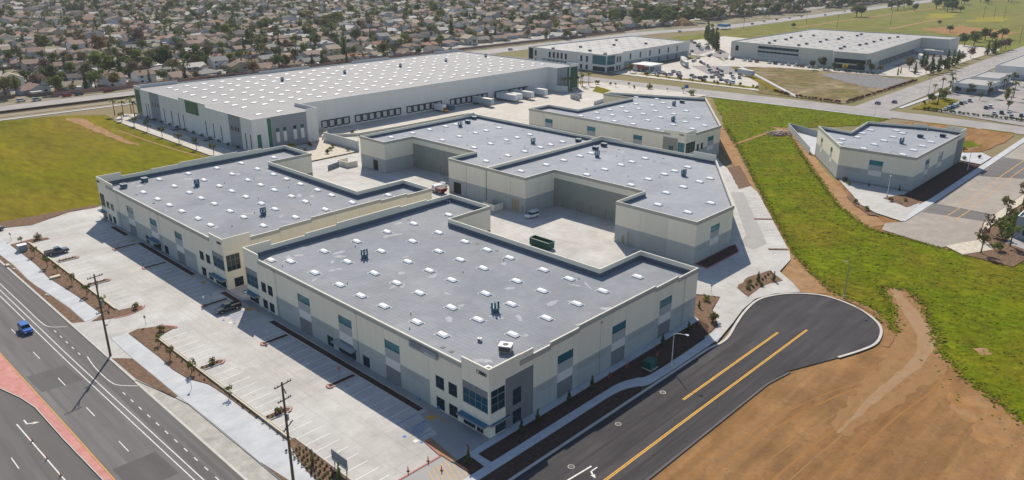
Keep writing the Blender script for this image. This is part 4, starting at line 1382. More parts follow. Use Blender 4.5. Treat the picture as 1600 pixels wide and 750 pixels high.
F.on_roof('exhaust_vent', VENT, 205.6, 186.5)
F.on_roof('rooftop_unit', UNITD, 214, 230.4)
F.on_roof('rooftop_unit', UNITD, 221.4, 234.3)
F.on_roof('rooftop_unit', UNITD, 219, 176)
patches(F, 26, (182, 222, 174, 234), 9)

# ---- building with the slanted right side by the far road
PG = [(250.0, 149.5), (275.6, 149.5), (327.5, 187.0), (309.0, 229.5), (304.0, 229.5), (304.0, 212.3), (263.0, 212.3), (263.0, 229.3), (250.0, 229.3)]
G = Building('industrial_building', 'beige building with slanted right wall and blue corner glass, beside the grass slope', PG, 11.6, 1.5, 'roof_membrane_light', group='concrete business park buildings')
z, o = cols(G, [(16.1, 20.6)])
z = [q if q[4] != 'wall_dark' else (*q[:4], 'wall_grey') for q in z] + [(0, 7.2, 0, 12.8, 'beige')]
o += [(.35, 6.9, 4.5, 8.65, ('win', 4, 3, 'glass_dark')), (8.2, 9.9, 4.4, 7.0, W2x2), (11.2, 12.9, 4.4, 7.0, W2x2), (.8, 6.5, .1, 2.4, STORE)]
G.wall(0, z, o, [(-1, 7.2, 12.8)])
G.wall(1)
G.wall(2)
G.wall(3)
G.wall(4)
G.wall(5, low='beige')
G.wall(6)
G.wall(7)
v0 = 229.3
z, o = cols(G, [(v0 - 219.8, v0 - 215.5), (v0 - 196.5, v0 - 192.2), (v0 - 173.3, v0 - 169.1)])
z += [(v0 - 159.5, v0 - 153, 0, 10.0, 'wall_dock'), (v0 - 153, 82, 0, 12.8, 'beige')]
o += [(v0 - 152.9, v0 - 149.9, 4.5, 8.7, ('win', 3, 2, 'glass_teal')), (v0 - 156.8, v0 - 154.7, 4.6, 6.8, ('win', 2, 2, 'glass_teal', 'frame_dark'))]
G.wall(8, z, o, [(v0 - 156.4, 90, 12.8)])
G.number('13840', (250, 152.6), (250, 150.2), 11.4, .6)
GP = [(257.5, 206), (267.9, 205.6), (277.1, 205.5), (286.4, 205.5), (297.6, 205.8), (315.1, 206), (312.4, 216), (258.5, 197.4), (268.3, 197.4), (279.1, 197.8), (288.5, 197.8),
      (299.3, 198), (308.1, 197.8), (258.5, 189), (269.8, 189), (279.7, 189.3), (288.9, 189.1), (299.8, 189.3), (259, 179.9), (269.6, 180), (278.7, 179.7), (288.8, 179.7),
      (298.5, 179.5), (257.7, 167.1), (269.1, 167.4), (277.6, 167), (287.7, 167.3), (267.8, 157.6), (276.7, 157.4)]
for p in GP:
    G.on_roof('skylight', SKY, *p)
G.on_roof('exhaust_vent', VENT, 275.5, 171.5)
G.on_roof('exhaust_vent', VENT, 306.5, 191)
G.on_roof('rooftop_unit', UNITD, 315, 192)

# ---- small building by the east street
PS = [(274.3, 76.2), (331.0, 76.2), (331.6, 90.0), (324.3, 110.6), (300.4, 107.9), (301.9, 121.4), (273.2, 101.0)]
S = Building('industrial_building', 'small beige and grey flat-roofed building standing alone beside the street at right', PS, 11.6, 1.5, 'roof_membrane_light', group='concrete business park buildings')
z, o = cols(S, [(11.4, 15.8), (25.9, 31)])
z = [q if q[4] != 'wall_dark' else (*q[:4], 'wall_grey') for q in z] + [(47, 57, 0, 9.6, 'wall_dark')]
S.wall(0, z, o, [(50, 60, 12.8)])
S.wall(1, tops=[(-1, 7, 12.8)])
S.wall(2, tops=[(0.5, 5, 12.2)])
S.wall(3)
S.wall(4)
z, o = cols(S, [(7.0, 9.6), (22.5, 25.2)])
z = [q if q[4] != 'wall_dark' else (*q[:4], 'wall_grey') for q in z]
S.wall(5, z, o)
z, o = cols(S, [(10.3, 14.8)])
z = [q if q[4] != 'wall_dark' else (*q[:4], 'wall_grey') for q in z]
S.wall(6, z, o, lines=((2, 8), (17, 23)))
for p in [(291.4, 107.2), (284.6, 105.4), (307.6, 105.8), (315.7, 105.6), (291.3, 95.4), (300.2, 95.2), (309, 95), (318.2, 94.7), (281.9, 95.8), (291.9, 82.2), (300.8, 82), (310.1, 81.8), (282.3, 82.6), (322, 98), (299.2, 104.6)]:
    S.on_roof('skylight', SKY, p[0] * .985 + 3.2, p[1])
S.on_roof('exhaust_vent', VENT, 299, 89)
S.on_roof('rooftop_unit', UNITD, 314.5, 87.4)
S.on_roof('rooftop_unit', UNITD, 321.3, 81.5)

# roof drains, pipe vents and stains; downspouts on the walls
PIPE = MB().tube([(0, 0, 0), (0, 0, .55)], [.14, .1], 8, 'white_metal').mesh('pipe_vent')
DRAIN = MB().box(-.35, .35, -.35, .35, .01, .06, 'dark').mesh('roof_drain')
SPOUT = MB().box(-.09, .09, -.16, -.005, 5.0, 10.7, 'beige').box(-.09, .09, -.16, -.005, .3, 5.0, 'wall_grey').box(-.2, .2, -.24, -.005, 10.7, 11.05, 'cornice').mesh('downspout')
for q_, (B_, bx_) in enumerate(((D, (78, 121, 82, 154)), (C, (78, 120, 169, 241)), (EB, (182, 222, 126, 166)), (F, (181, 222, 174, 234)), (G, (254, 296, 166, 209)), (S, (278, 322, 80, 100)))):
    rq = random.Random(40 + q_)
    for _ in range(9):
        B_.on_roof('pipe_vent', PIPE, rq.uniform(bx_[0], bx_[1]), rq.uniform(bx_[2], bx_[3]))
    for _ in range(5):
        B_.on_roof('roof_drain', DRAIN, bx_[0] + .8 if _ % 2 else bx_[1] - 2, rq.uniform(bx_[2], bx_[3]))
    patches(B_, 5, (bx_[0] + 5, bx_[1] - 5, bx_[2] + 5, bx_[3] - 5), 60 + q_, 'roof_stain', 1.7)
for v in (113.9, 143.6):
    put('downspout', SPOUT, D.e, (0, v - D.org[1], 0), -math.pi / 2)
for u in (105.0, 134.0):
    put('downspout', SPOUT, D.e, (u - D.org[0], 0, 0))
for v in (201.6, 229.5):
    put('downspout', SPOUT, C.e, (0, v - C.org[1], 0), -math.pi / 2)
for v in (160, 180):
    put('downspout', SPOUT, (EB if v == 160 else F).e, (166 - (EB if v == 160 else F).org[0], v - (EB if v == 160 else F).org[1], 0), -math.pi / 2)

# ---- long white warehouse
PW = [(148, 286), (178.3, 286), (178.3, 303.4), (347, 303.4), (347, 296), (366, 296), (366, 402), (148, 402)]
W1 = Building('warehouse', 'long white warehouse with row of dock doors and green glass corners', PW, 13.4, 0.5, 'roof_white', cat='warehouse',
              wallm=('white_wall', 'white_wall'), band=0.0, coping='white_wall', cornice=False)
z = [(8.6, 25.0, 0, 13.4, 'white_grey')] + [(a, a + 1.5, 2.6, 6.8, 'white_wall') for a in (10.4, 13.7, 18.4, 21.9)]
o = [(a, a + 1.5, 6.8, 8.4, ('win', 1, 1, g, 'frame_dark')) for a, g in ((10.4, 'glass_green'), (13.7, 'glass_dark'), (18.4, 'glass_dark'), (21.9, 'glass_green'))]
o += [(6.8, 8.5, .3, 13.0, ('win', 1, 4, 'glass_green', 'frame_dark')), (1.8, 3.6, .3, 7.0, ('win', 1, 3, 'glass_green', 'frame_dark'))]
W1.wall(0, z, o, [(25, 40, 14.3)])
W1.wall(1, tops=[(-1, 17, 14.3)])
dk = []
for base_s, n in ((13.0, 4), (31.5, 7), (62.5, 6), (91.5, 7), (124.5, 7)):
    dk += [(base_s + 3.95 * k, base_s + 3.95 * k + 2.7, 1.2, 3.9, ('dock', 'dock_door', True)) for k in range(n)]
W1.wall(2, openings=dk, joint=27)
W1.wall(3)
W1.wall(4, [(0, 11, 0, 13.4, 'white_grey')], [(11.6, 18.6, 0.3, 12.8, ('win', 3, 5, 'glass_green', 'frame_dark')), (8.8, 10.6, .3, 12.8, ('win', 1, 4, 'glass_green', 'frame_dark'))], [(11, 30, 14.3)])
W1.wall(5, openings=[(.4, 7.0, .3, 12.8, ('win', 3, 5, 'glass_green', 'frame_dark'))], tops=[(-1, 9, 14.3)], joint=12)
W1.wall(6, tops=[(-1, 22, 14.4), (60, 88, 14.3), (118, 150, 14.3), (196, 230, 14.4)], joint=15)
z = [(17.5, 28.3, 0, 13.4, 'white_grey'), (96.5, 106.7, 0, 13.4, 'white_grey')]
v0 = 402
o = [(56.5, 69.5, 8.6, 14.2, ('win', 4, 3, 'glass_green', 'frame_dark')), (.4, 6.5, .3, 12.8, ('win', 3, 5, 'glass_green', 'frame_dark'))]
for a in (11.5, 14.5, 32, 40, 47.5, 52.5, 74.5, 81.5, 88.5, 109.5, 113.5):
    o.append((a, a + .9, .5, 7.2, ('win', 1, 3, 'glass_dark', 'frame_dark')))
for a in (19.5, 22.8, 25.6, 98.3, 101.2, 103.7):
    o.append((a, a + 1.3, 6.8, 8.6, ('win', 1, 1, 'glass_dark', 'frame_dark')))
W1.wall(7, z, o, [(50, 76, 14.6), (-1, 8, 14.4)], joint=9)
bb = MB()
for k in range(22):
    for j, v in enumerate((315.2, 322.6, 332.4, 340.8, 351.3, 362, 372.5, 381, 391)):
        u = 159.8 + 9.32 * k + 0.6 * math.sin(k * 1.7 + j) + (0 if j % 2 else .8)
        if u > 361:
            continue
        W1.on_roof('skylight', SKYW, u, v + .5 * math.sin(k + 2 * j))
W1.on_roof('skylight', SKYW, 157, 296.5)
W1.on_roof('skylight', SKYW, 166.5, 296.3)
for u, v in ((211.7, 370.2), (250, 369), (288.8, 368.4), (323.5, 367), (357, 366)):
    W1.on_roof('exhaust_vent', VENT, u, v)

# ---- pale building with glass corner beyond the road
PB = [(428.5, 322), (446, 322), (452, 326), (546, 330), (552, 390), (430.5, 396)]
W2 = Building('office_warehouse', 'pale two-storey building with rounded glass corner across the far road', PB, 11.6, 0.6, 'roof_cream', cat='building',
              wallm=('white_wall', 'white_wall'), band=0.0, coping='white_wall', cornice=False)
TALL = lambda a: [(a, a + 2.0, 5.6, 9.6, ('win', 1, 2, 'glass_dark', 'frame_dark')), (a, a + 2.0, .6, 3.6, ('win', 1, 1, 'glass_dark', 'frame_dark'))]
W2.wall(0, openings=[(.4, 9.5, 4.8, 10.8, ('win', 4, 3, 'glass_teal', 'frame_dark')), (.6, 9, .3, 3.4, ('store', 4, 1, 'glass_dark', 'frame_dark'))] + TALL(11.2) + TALL(14.2))
W2.wall(1)
W2.wall(2, [(2, 92, 0, 4.6, 'blue_grey_wall')], sum([TALL(a) for a in (9, 22, 35, 48, 61, 74)], []))
W2.wall(3)
W2.wall(4)
o = [(61.5, 73.5, 4.8, 10.8, ('win', 5, 3, 'glass_teal', 'frame_dark')), (62, 73, .3, 3.4, ('store', 5, 1, 'glass_dark', 'frame_dark')), (.4, 5.0, 3, 11, ('win', 2, 3, 'glass_dark', 'frame_dark'))]
for a in (6.5, 20.5, 24.5, 28.3, 32, 36, 50.5, 55.5):
    o += TALL(a)
W2.wall(5, [(14, 48, 0, 4.6, 'blue_grey_wall')], o)
for u, v in ((448, 352), (462, 372), (490, 362), (515, 350), (520, 382), (440, 380), (437, 330), (441, 333)):
    W2.on_roof('rooftop_unit', UNITD, u, v)
for u in np.arange(440, 545, 13):
    for v in np.arange(334, 390, 11):
        W2.on_roof('skylight', SKYF, float(u), float(v))

# ---- long cream building
PL = [(556, 197), (566, 197), (700, 207), (700, 186), (727, 186), (718, 306), (568, 306), (560, 222), (556, 220)]
W3 = Building('warehouse', 'long cream warehouse with grey glass front beyond the dry basin', PL, 11.8, 0.6, 'roof_cream', cat='warehouse',
              wallm=('cream_wall', 'cream_wall'), band=0.0, coping='cream_wall', cornice=False)
W3.wall(0, openings=[(.4, 9.0, 3.6, 7.6, ('win', 4, 2, 'glass_dark', 'frame_dark'))])
W3.wall(1, [(0, 140, 0, 4.4, 'wall_grey')], [(20 + 7 * k, 23 + 7 * k, 1.2, 4.0, ('dock', 'dock_door', True)) for k in range(14)], joint=12)
W3.wall(2, [(0, 140, 0, 4.4, 'wall_grey')])
W3.wall(3)
W3.wall(4)
W3.wall(5, joint=15)
W3.wall(6, [(24, 60, 6.9, 8.2, 'wall_grey'), (24, 60, 2.2, 5.4, 'wall_grey')], [(24, 58, 8.2, 10.2, ('win', 10, 1, 'glass_dark', 'frame')), (24, 58, 5.4, 6.9, ('win', 10, 1, 'glass_dark', 'frame')), (4, 7, 5, 9, ('win', 1, 1, 'glass_dark', 'frame'))], joint=20)
W3.wall(7, cornice=False)
W3.wall(8, openings=[(1, 22.6, 4.4, 7.4, ('win', 8, 1, 'glass_dark', 'frame_dark')), (1, 22.6, .6, 3.4, ('win', 8, 1, 'glass_dark', 'frame_dark'))])
for k in range(22):
    u, v = 575 + (k % 8) * 17 + _r.uniform(-4, 4), 222 + (k // 8) * 30 + _r.uniform(-5, 5)
    W3.on_roof('rooftop_unit', UNITD if k % 3 else UNIT, u, v)
for k in range(9):
    for j in range(9):
        W3.on_roof('skylight', SKYF, 578 + k * 13.5 + (j % 2) * 3, 214 + j * 10.4)

# ---- buildings of the complex at the right edge
def plain_block(name, label, poly, top, wm, rm, front, band=None):
    B_ = Building(name, label, poly, top, .4, rm, cat='building', wallm=(band or wm, wm), band=3.2 if band else 0, coping='white_wall', cornice=False)
    for i in range(len(poly)):
        B_.wall(i, openings=front.get(i, []), joint=11)
    return B_


WINROW = lambda n, s, w=2.6, z0=1.2, z1=3.0: [(s * k + 2, s * k + 2 + w, z0, z1, ('win', 2, 1, 'glass_dark', 'frame_dark')) for k in range(n)]
plain_block('low_building', 'low white-roofed building by the road corner, nearest of the right-edge complex', [(505, 110), (531, 110), (531, 128), (505, 128)], 5.5, 'white_wall', 'roof_cream', {0: WINROW(3, 8), 3: WINROW(2, 8)}, 'blue_grey_wall')
plain_block('low_building', 'low white-roofed building with red stripe, second along the road at right edge', [(540, 113), (572, 113), (572, 127), (540, 127)], 5.5, 'white_wall', 'roof_cream', {0: WINROW(3, 9), 3: WINROW(1, 8)})
plain_block('large_building', 'large white-roofed building at far right, third along the road', [(586, 78), (680, 78), (680, 126), (586, 126)], 8, 'white_wall', 'roof_cream', {0: WINROW(8, 10), 3: WINROW(4, 10)}, 'wall_mid')
plain_block('teal_building', 'dark teal-roofed building cut by the right edge beside palms', [(478, 62), (520, 62), (520, 84), (478, 84)], 6.5, 'cream_wall', 'hatch_blue', {0: WINROW(4, 9), 3: WINROW(2, 8)}, 'hatch_blue')
plain_block('corner_building', 'bluish flat-roofed building cut by the right edge below the east street', [(246, 20), (300, 20), (300, 39.6), (246, 39.6)], 6.5, 'blue_grey_wall', 'roof_membrane', {3: WINROW(2, 8), 2: WINROW(5, 9)})

# ------------------------------------------------------------------ walls, poles, signs and other small things of the place
def low_wall(name, label, pts, h, t, m, cat='wall', z=0.0, cap=None):
    b = MB()
    e = thing(name, label, cat, (pts[0][0], pts[0][1], z))
    for k, (p, q) in enumerate(zip(pts[:-1], pts[1:])):
        p, q = Vector(p), Vector(q)
        d = q - p
        L = d.length
        n = max(1, int(L / 6))
        for i in range(n):
            MB().box(i * L / n + .01, (i + 1) * L / n - .01, -t / 2, t / 2, 0, h + .02 * (i % 2), m).build('wall_panel', e, loc=(p.x - pts[0][0], p.y - pts[0][1], 0), rz=math.atan2(d.y, d.x))
        MB().box(0, L, -t / 2 - .05, t / 2 + .05, h + .022, h + .1, cap or m).build('wall_cap', e, loc=(p.x - pts[0][0], p.y - pts[0][1], 0.002 * k), rz=math.atan2(d.y, d.x))
    return e


low_wall('screen_wall', 'white screen wall with thin dark slots beside the gravel bed', [(180, 285), (180, 259.5)], 3.6, .25, 'white_wall')
low_wall('retaining_wall', 'cream curved retaining wall at the near end of the dock yard', smooth([(180.4, 287), (184, 290.5), (188.6, 295), (190.6, 302.6)], 2), 1.6, .3, 'coping')
low_wall('yard_wall', 'cream low wall along the dock yard behind the building with open door', [(184, 290), (196, 282), (224, 281), (262, 281)], 1.1, .3, 'coping')
low_wall('screen_wall', 'grey screen wall around the yard behind the small building', [(301.5, 123.5), (341, 151), (327, 117)], 2.6, .2, 'wall_mid')
low_wall('trash_enclosure', 'beige walled trash enclosure by the door facing the dumpster', [(165.4, 162.5), (161.4, 162.5), (161.4, 167.5), (165.4, 167.5)], 1.9, .2, 'beige')
low_wall('trash_enclosure', 'beige walled trash enclosure next to the open dark door in the left court', [(165, 245.8), (160.5, 245.8), (160.5, 239.5), (165, 239.5)], 1.9, .2, 'beige')
low_wall('yard_fence', 'grey screen fence panel standing alone in the left court', [(153.2, 241.6), (159.4, 243.6)], 1.8, .12, 'metal_grey', 'fence')
low_wall('lot_wall', 'low tan wall between parking stalls and planting strip, left of the driveway', [(51.9, 173.5), (51.9, 235.5)], 0.22, .16, 'fence_rail', z=.1)
low_wall('lot_wall', 'low tan wall between parking stalls and footpath, right of the driveway', [(52.5, 101.5), (52.5, 152.5)], 0.26, .16, 'fence_rail', z=.1)
low_wall('yard_wall', 'long pale block wall around yards right of the dock yard', [(327, 253), (343, 256), (346, 244)], 1.9, .3, 'wall_white')
low_wall('yard_wall', 'short grey slatted enclosure in the dock yard behind the slanted building', [(331, 266), (334, 275), (340, 272)], 2.4, .3, 'wall_mid')
low_wall('block_wall', 'long reddish block wall between the houses and the arterial road', [(136, 489.5), (260, 489.5), (420, 489.5), (680, 489.5)], 2.0, .3, 'block_wall')
low_wall('roadside_fence', 'long dark fence along the near side of the arterial road', [(20, 454.2), (180, 454.2), (360, 454.2)], 1.2, .15, 'bark', 'fence')
low_wall('loading_wall', 'white wing wall at the right end of the dock yard', [(346.6, 303), (346.6, 297), (349.5, 290)], 3.2, .3, 'white_wall')

# utility poles
def utility_pole(x, y, h, label, arms):
    e = thing('utility_pole', label, 'utility pole', (x, y, 0), group='wooden utility poles by the street')
    MB().tube([(0, 0, -.1), (0, 0, h * .5), (0, 0, h)], [.24, .19, .14], 10, 'wood_pole').build('pole', e)
    for z, L, a, off in arms:
        b = MB()
        ca, sa = math.cos(a), math.sin(a)
        b.tube([(-L * ca, -L * sa, z), (L * ca, L * sa, z)], .09, 6, 'wood_pole')
        ar = b.build('crossarm', e, loc=(.2 * sa, -.2 * ca, 0))
        for t in (-.93, -.6, .6, .93):
            MB().tube([(L * ca * t, L * sa * t, z + .05), (L * ca * t, L * sa * t, z + .32)], .06, 6, 'hatch_blue').build('insulator', ar)
    b = MB().tube([(.3, .1, h * .62), (.3, .1, h * .62 + 1.1)], .22, 10, 'metal_grey')
    b.build('transformer', e)
    return e


utility_pole(43.0, 152.3, 17.6, 'wooden utility pole on the corner beside the lot driveway', [(17.1, 1.5, .15, 0), (15.0, 1.3, 1.2, 0), (9.6, 1.2, .15, 0)])
utility_pole(47.2, 91.3, 17.2, 'wooden utility pole on the footpath, cut by the bottom edge', [(16.9, 1.5, .15, 0), (14.4, 1.2, .15, 0), (9.8, 1.5, .6, 0), (16.0, 1.3, 1.25, 0)])


def street_lamp(x, y, h, label, arm=2.2, a=-1.57, m='white_metal', head=True, group=None):
    e = thing('street_lamp', label, 'street lamp', (x, y, 0), group=group)
    b = MB()
    b.tube([(0, 0, -.1), (0, 0, .5)], .24, 8, 'kerb')
    b.tube([(0, 0, .5), (0, 0, h)], [.11, .07], 8, m)
    b.build('pole', e)
    if arm:
        pts = [(0, 0, h), (.35 * arm * math.cos(a), .35 * arm * math.sin(a), h + .35), (arm * math.cos(a), arm * math.sin(a), h + .45)]
        MB().tube(pts, .05, 6, m).build('arm', e)
        b = MB()
        ex, ey = arm * math.cos(a), arm * math.sin(a)
        b.box(ex - .16, ex + .16, ey - .16, ey + .16, h + .40, h + .54, m)
        b.box(ex + .25 * math.cos(a) - .2, ex + .25 * math.cos(a) + .2, ey + .25 * math.sin(a) - .2, ey + .25 * math.sin(a) + .2, h + .38, h + .52, m)
        b.build('lamp_head', e)
    else:
        MB().box(-.35, .35, -.18, .18, h, h + .18, m).build('lamp_head', e)
    return e


street_lamp(116.5, 68.9, 7.2, 'white street lamp with curved arm over the cul-de-sac footpath', 2.4, -1.35)
street_lamp(172.4, 57.8, 9.0, 'thin dark street lamp behind the round end of the cul-de-sac', 1.8, 3.0, 'metal_grey')
street_lamp(262.4, 79.6, 7.0, 'white parking lot lamp in the bed in front of the small building', 0)
street_lamp(318.0, 70.2, 8.5, 'white lamp pole beside the small building, along the east street', 1.4, -1.57)
street_lamp(378.5, 126.5, 9.5, 'thin white lamp pole at the grass edge before the far road', 0)
street_lamp(486, 135, 9.0, 'grey street lamp beside the road at upper right', 2.0, 1.6, 'metal_grey')
street_lamp(548, 153.5, 9.0, 'grey street lamp on the basin side of the upper right road', 2.0, -1.6, 'metal_grey')
street_lamp(182, 262.5, 7.5, 'slim white lamp pole in the gravel bed by the screen wall', 0)
for k, (x, y) in enumerate(((883, 350), (838, 165), (1150, 272), (1157, 262), (1164, 252), (905, 395), (800, 418), (960, 320))):
    e = thing('power_pole', 'thin dark power pole in the far field, %s from the left' % ordinal(k), 'power pole', (x, y, -.3), group='power poles in the far field')
    MB().tube([(0, 0, 0), (0, 0, 15)], [.22, .14], 6, 'wood_pole').build('pole', e)
    MB().box(-1.3, 1.3, -.08, .08, 13.8, 14.0, 'wood_pole').build('crossarm', e)


def sign_post(x, y, h, label, m='blue_paint', rz=0.0, w=.45, hh=.6):
    e = thing('sign_post', label, 'sign', (x, y, 0), rz)
    MB().tube([(0, 0, 0), (0, 0, h)], .045, 6, 'metal_grey').build('post', e)
    MB().box(-w / 2, w / 2, -.075, -.046, h - hh, h, m).build('sign_plate', e)
    return e


for x, y, lab, m in ((68.2, 194.6, 'small dark sign post on the second planter finger of the left building', 'metal_grey'),
                     (67.6, 213.9, 'small sign post on the planter finger at the far end of the left building', 'metal_grey'),
                     (67.0, 161.6, 'pale round-topped sign post at the finger beside the black pickup', 'white_metal'),
                     (68.6, 161.4, 'dark sign post beside the black pickup', 'metal_grey'),
                     (68.0, 135.3, 'small sign post on the first planter finger of the nearest building', 'metal_grey'),
                     (69.8, 112.2, 'red and grey sign post beside the near planter finger', 'red_paint'),
                     (73.4, 92.8, 'light blue accessible parking sign at the planter end', 'awning'),
                     (73.9, 88.4, 'blue accessible parking sign in front of the corner entrance', 'blue_paint'),
                     (49.2, 241.6, 'thin sign post at the upper left lot entrance', 'metal_grey'),
                     (53.5, 160.9, 'thin sign post on the driveway beside the planting strip', 'metal_grey'),
                     (49.0, 168.8, 'small black sign on the driveway next to the utility pole', 'dark'),
                     (153.0, 81.5, 'dark sign post on the corner bed right of the nearest building', 'metal_grey'),
                     (48.6, 128.5, 'dark sign post standing on the footpath', 'metal_grey')):
    sign_post(x, y, 2.3, lab, m, rz=-.8)
sign_post(402.5, 243, 3.2, 'bright blue sign beside the far road', 'blue_paint', -.8, 2.2, 2.0)
# site sign at the bottom edge
e = thing('site_sign', 'grey purple board sign on posts beside the parking stalls at the bottom', 'sign', (53.55, 88.2, 0.1), math.pi / 2)
MB().box(-2.1, 2.1, -.05, .05, 1.0, 3.0, 'white_grey').build('board', e)
MB().box(-2.0, 2.0, .052, .06, 1.1, 1.35, 'white_metal').build('lettering_band', e)
for s in (-1.6, 1.6):
    MB().box(s - .06, s + .06, -.17, -.052, 0, 2.9, 'wood_pole').build('post', e)
e = thing('banner', 'grey leasing banner hung below the roof edge of the nearest building', 'banner', (75.3, 97.5, 0))
MB().box(-.06, 0, -7.6, 0, 9.95, 11.2, 'white_grey').build('banner_sheet', e)
MB().box(-.075, -.062, -3.4, -.6, 10.4, 11.0, 'wall_dark').build('print', e)
MB().box(-.075, -.062, -7.2, -4.2, 10.2, 10.32, 'white_metal').build('print', e)

for x, y, sx, sy, h, lab in ((48.7, 203.4, 2.4, 1.3, .5, 'large tan utility box in the planting strip beside the footpath'), (42.95, 221.0, .9, 1.6, .35, 'tan utility box by the street kerb, nearest the left edge'),
                             (43.3, 216.8, .6, .9, .3, 'small tan utility lid by the street kerb'), (43.8, 193.5, .5, .8, .25, 'tiny tan utility lid in the mulch by the kerb')):
    e = thing('utility_box', lab, 'utility box', (x, y, .03))
    MB().taper(-sx / 2, sx / 2, -sy / 2, sy / 2, 0, h, .06, .06, 'box_tan').build('housing', e)
    MB().box(-sx / 2 - .1, sx / 2 + .1, -sy / 2 - .1, sy / 2 + .1, 0, .06, 'kerb').build('pad', e)
for x, y, lab in ((113.5, 71.8, 'green transformer cabinet in the shaded bed beside the street lamp'), (49.0, 230.4, 'grey green equipment cabinet on mulch by the footpath, upper left')):
    e = thing('transformer_cabinet', lab, 'cabinet', (x, y, .08))
    b = MB()
    b.taper(-1.1, 1.1, -.9, .9, .1, 1.6, .05, .12, 'dumpster_green' if x > 100 else 'metal_grey')
    b.build('cabinet', e)
    MB().box(-1.25, 1.25, -1.05, 1.05, -.05, .1, 'kerb').build('pad', e)
    MB().box(-1.13, 1.13, -.95, .95, 1.602, 1.68, 'dumpster_green' if x > 100 else 'white_metal').build('lid', e)
for k, (x, y) in enumerate(((110.2, 75.0), (105.2, 75.3), (118, 73.2))):
    e = thing('fire_riser', 'red fire valve in the shaded bed, %s from the corner entrance' % ordinal(k), 'fire valve', (x, y, .04), group='red fire valves along the south wall')
    MB().tube([(-.3, 0, 0), (-.3, 0, .7), (.3, 0, .7), (.3, 0, 0)], .1, 7, 'red_paint').build('pipe', e)
    MB().tube([(0, 0, .7), (0, 0, 1.0)], .16, 8, 'red_paint').build('valve', e)
for k, (x, y) in enumerate(((60.8, 80.6), (64.6, 80.3), (64.5, 77.0))):
    e = thing('delineator', ['red post at the left end of the red kerb line', 'red post in the middle of the red kerb line', 'low red post inside the yellow hatching'][k], 'post', (x, y, 0))
    MB().tube([(0, 0, 0), (0, 0, .9)], [.11, .07], 8, 'cone').build('post', e)
    MB().box(-.2, .2, -.2, .2, 0, .05, 'rubber').build('base', e)
for k, (x, y) in enumerate(((23.05, 131.6), (23.15, 124.6), (23.2, 118.4))):
    e = thing('delineator', 'small red delineator on the white turn line, %s from the turn arrow' % ordinal(k), 'post', (x, y, -.14))
    MB().tube([(0, 0, 0), (0, 0, .75)], .07, 8, 'cone').build('post', e)
    MB().box(-.18, .18, -.18, .18, 0, .05, 'rubber').build('base', e)

# ------------------------------------------------------------------ vehicles
def wheel_set(e, xs, y, r, w=.24):
    b = MB()
    b.tube([(0, -w / 2, 0), (0, w / 2, 0)], r, 14, 'rubber')
    b.tube([(0, -w / 2 - .012, 0), (0, w / 2 + .012, 0)], r * .58, 10, 'chrome')
    me = b.mesh('wheel')
    for x in xs:
        for s in (-1, 1):
            put('wheel', me, e, (x, s * (y - w / 2), r))


def paintmat(name, c, rough=.25):
    if name not in MATS:
        m = mat(name, c, rough=rough, spec=.6)
        m.node_tree.nodes['Principled BSDF'].inputs['Coat Weight'].default_value = .5
    return name


for n_, c_ in (('car_blue', (.02, .12, .42)), ('car_black', (.012, .013, .015)), ('car_white', (.75, .75, .74)), ('car_silver', (.42, .43, .44)), ('car_red', (.35, .025, .02)),
               ('car_dark', (.035, .04, .05)), ('car_maroon', (.16, .02, .022)), ('car_navy', (.02, .035, .09)), ('car_tan', (.40, .35, .27)), ('trailer_white', (.68, .69, .70)), ('trailer_grey', (.36, .39, .43))):
    paintmat(n_, c_)


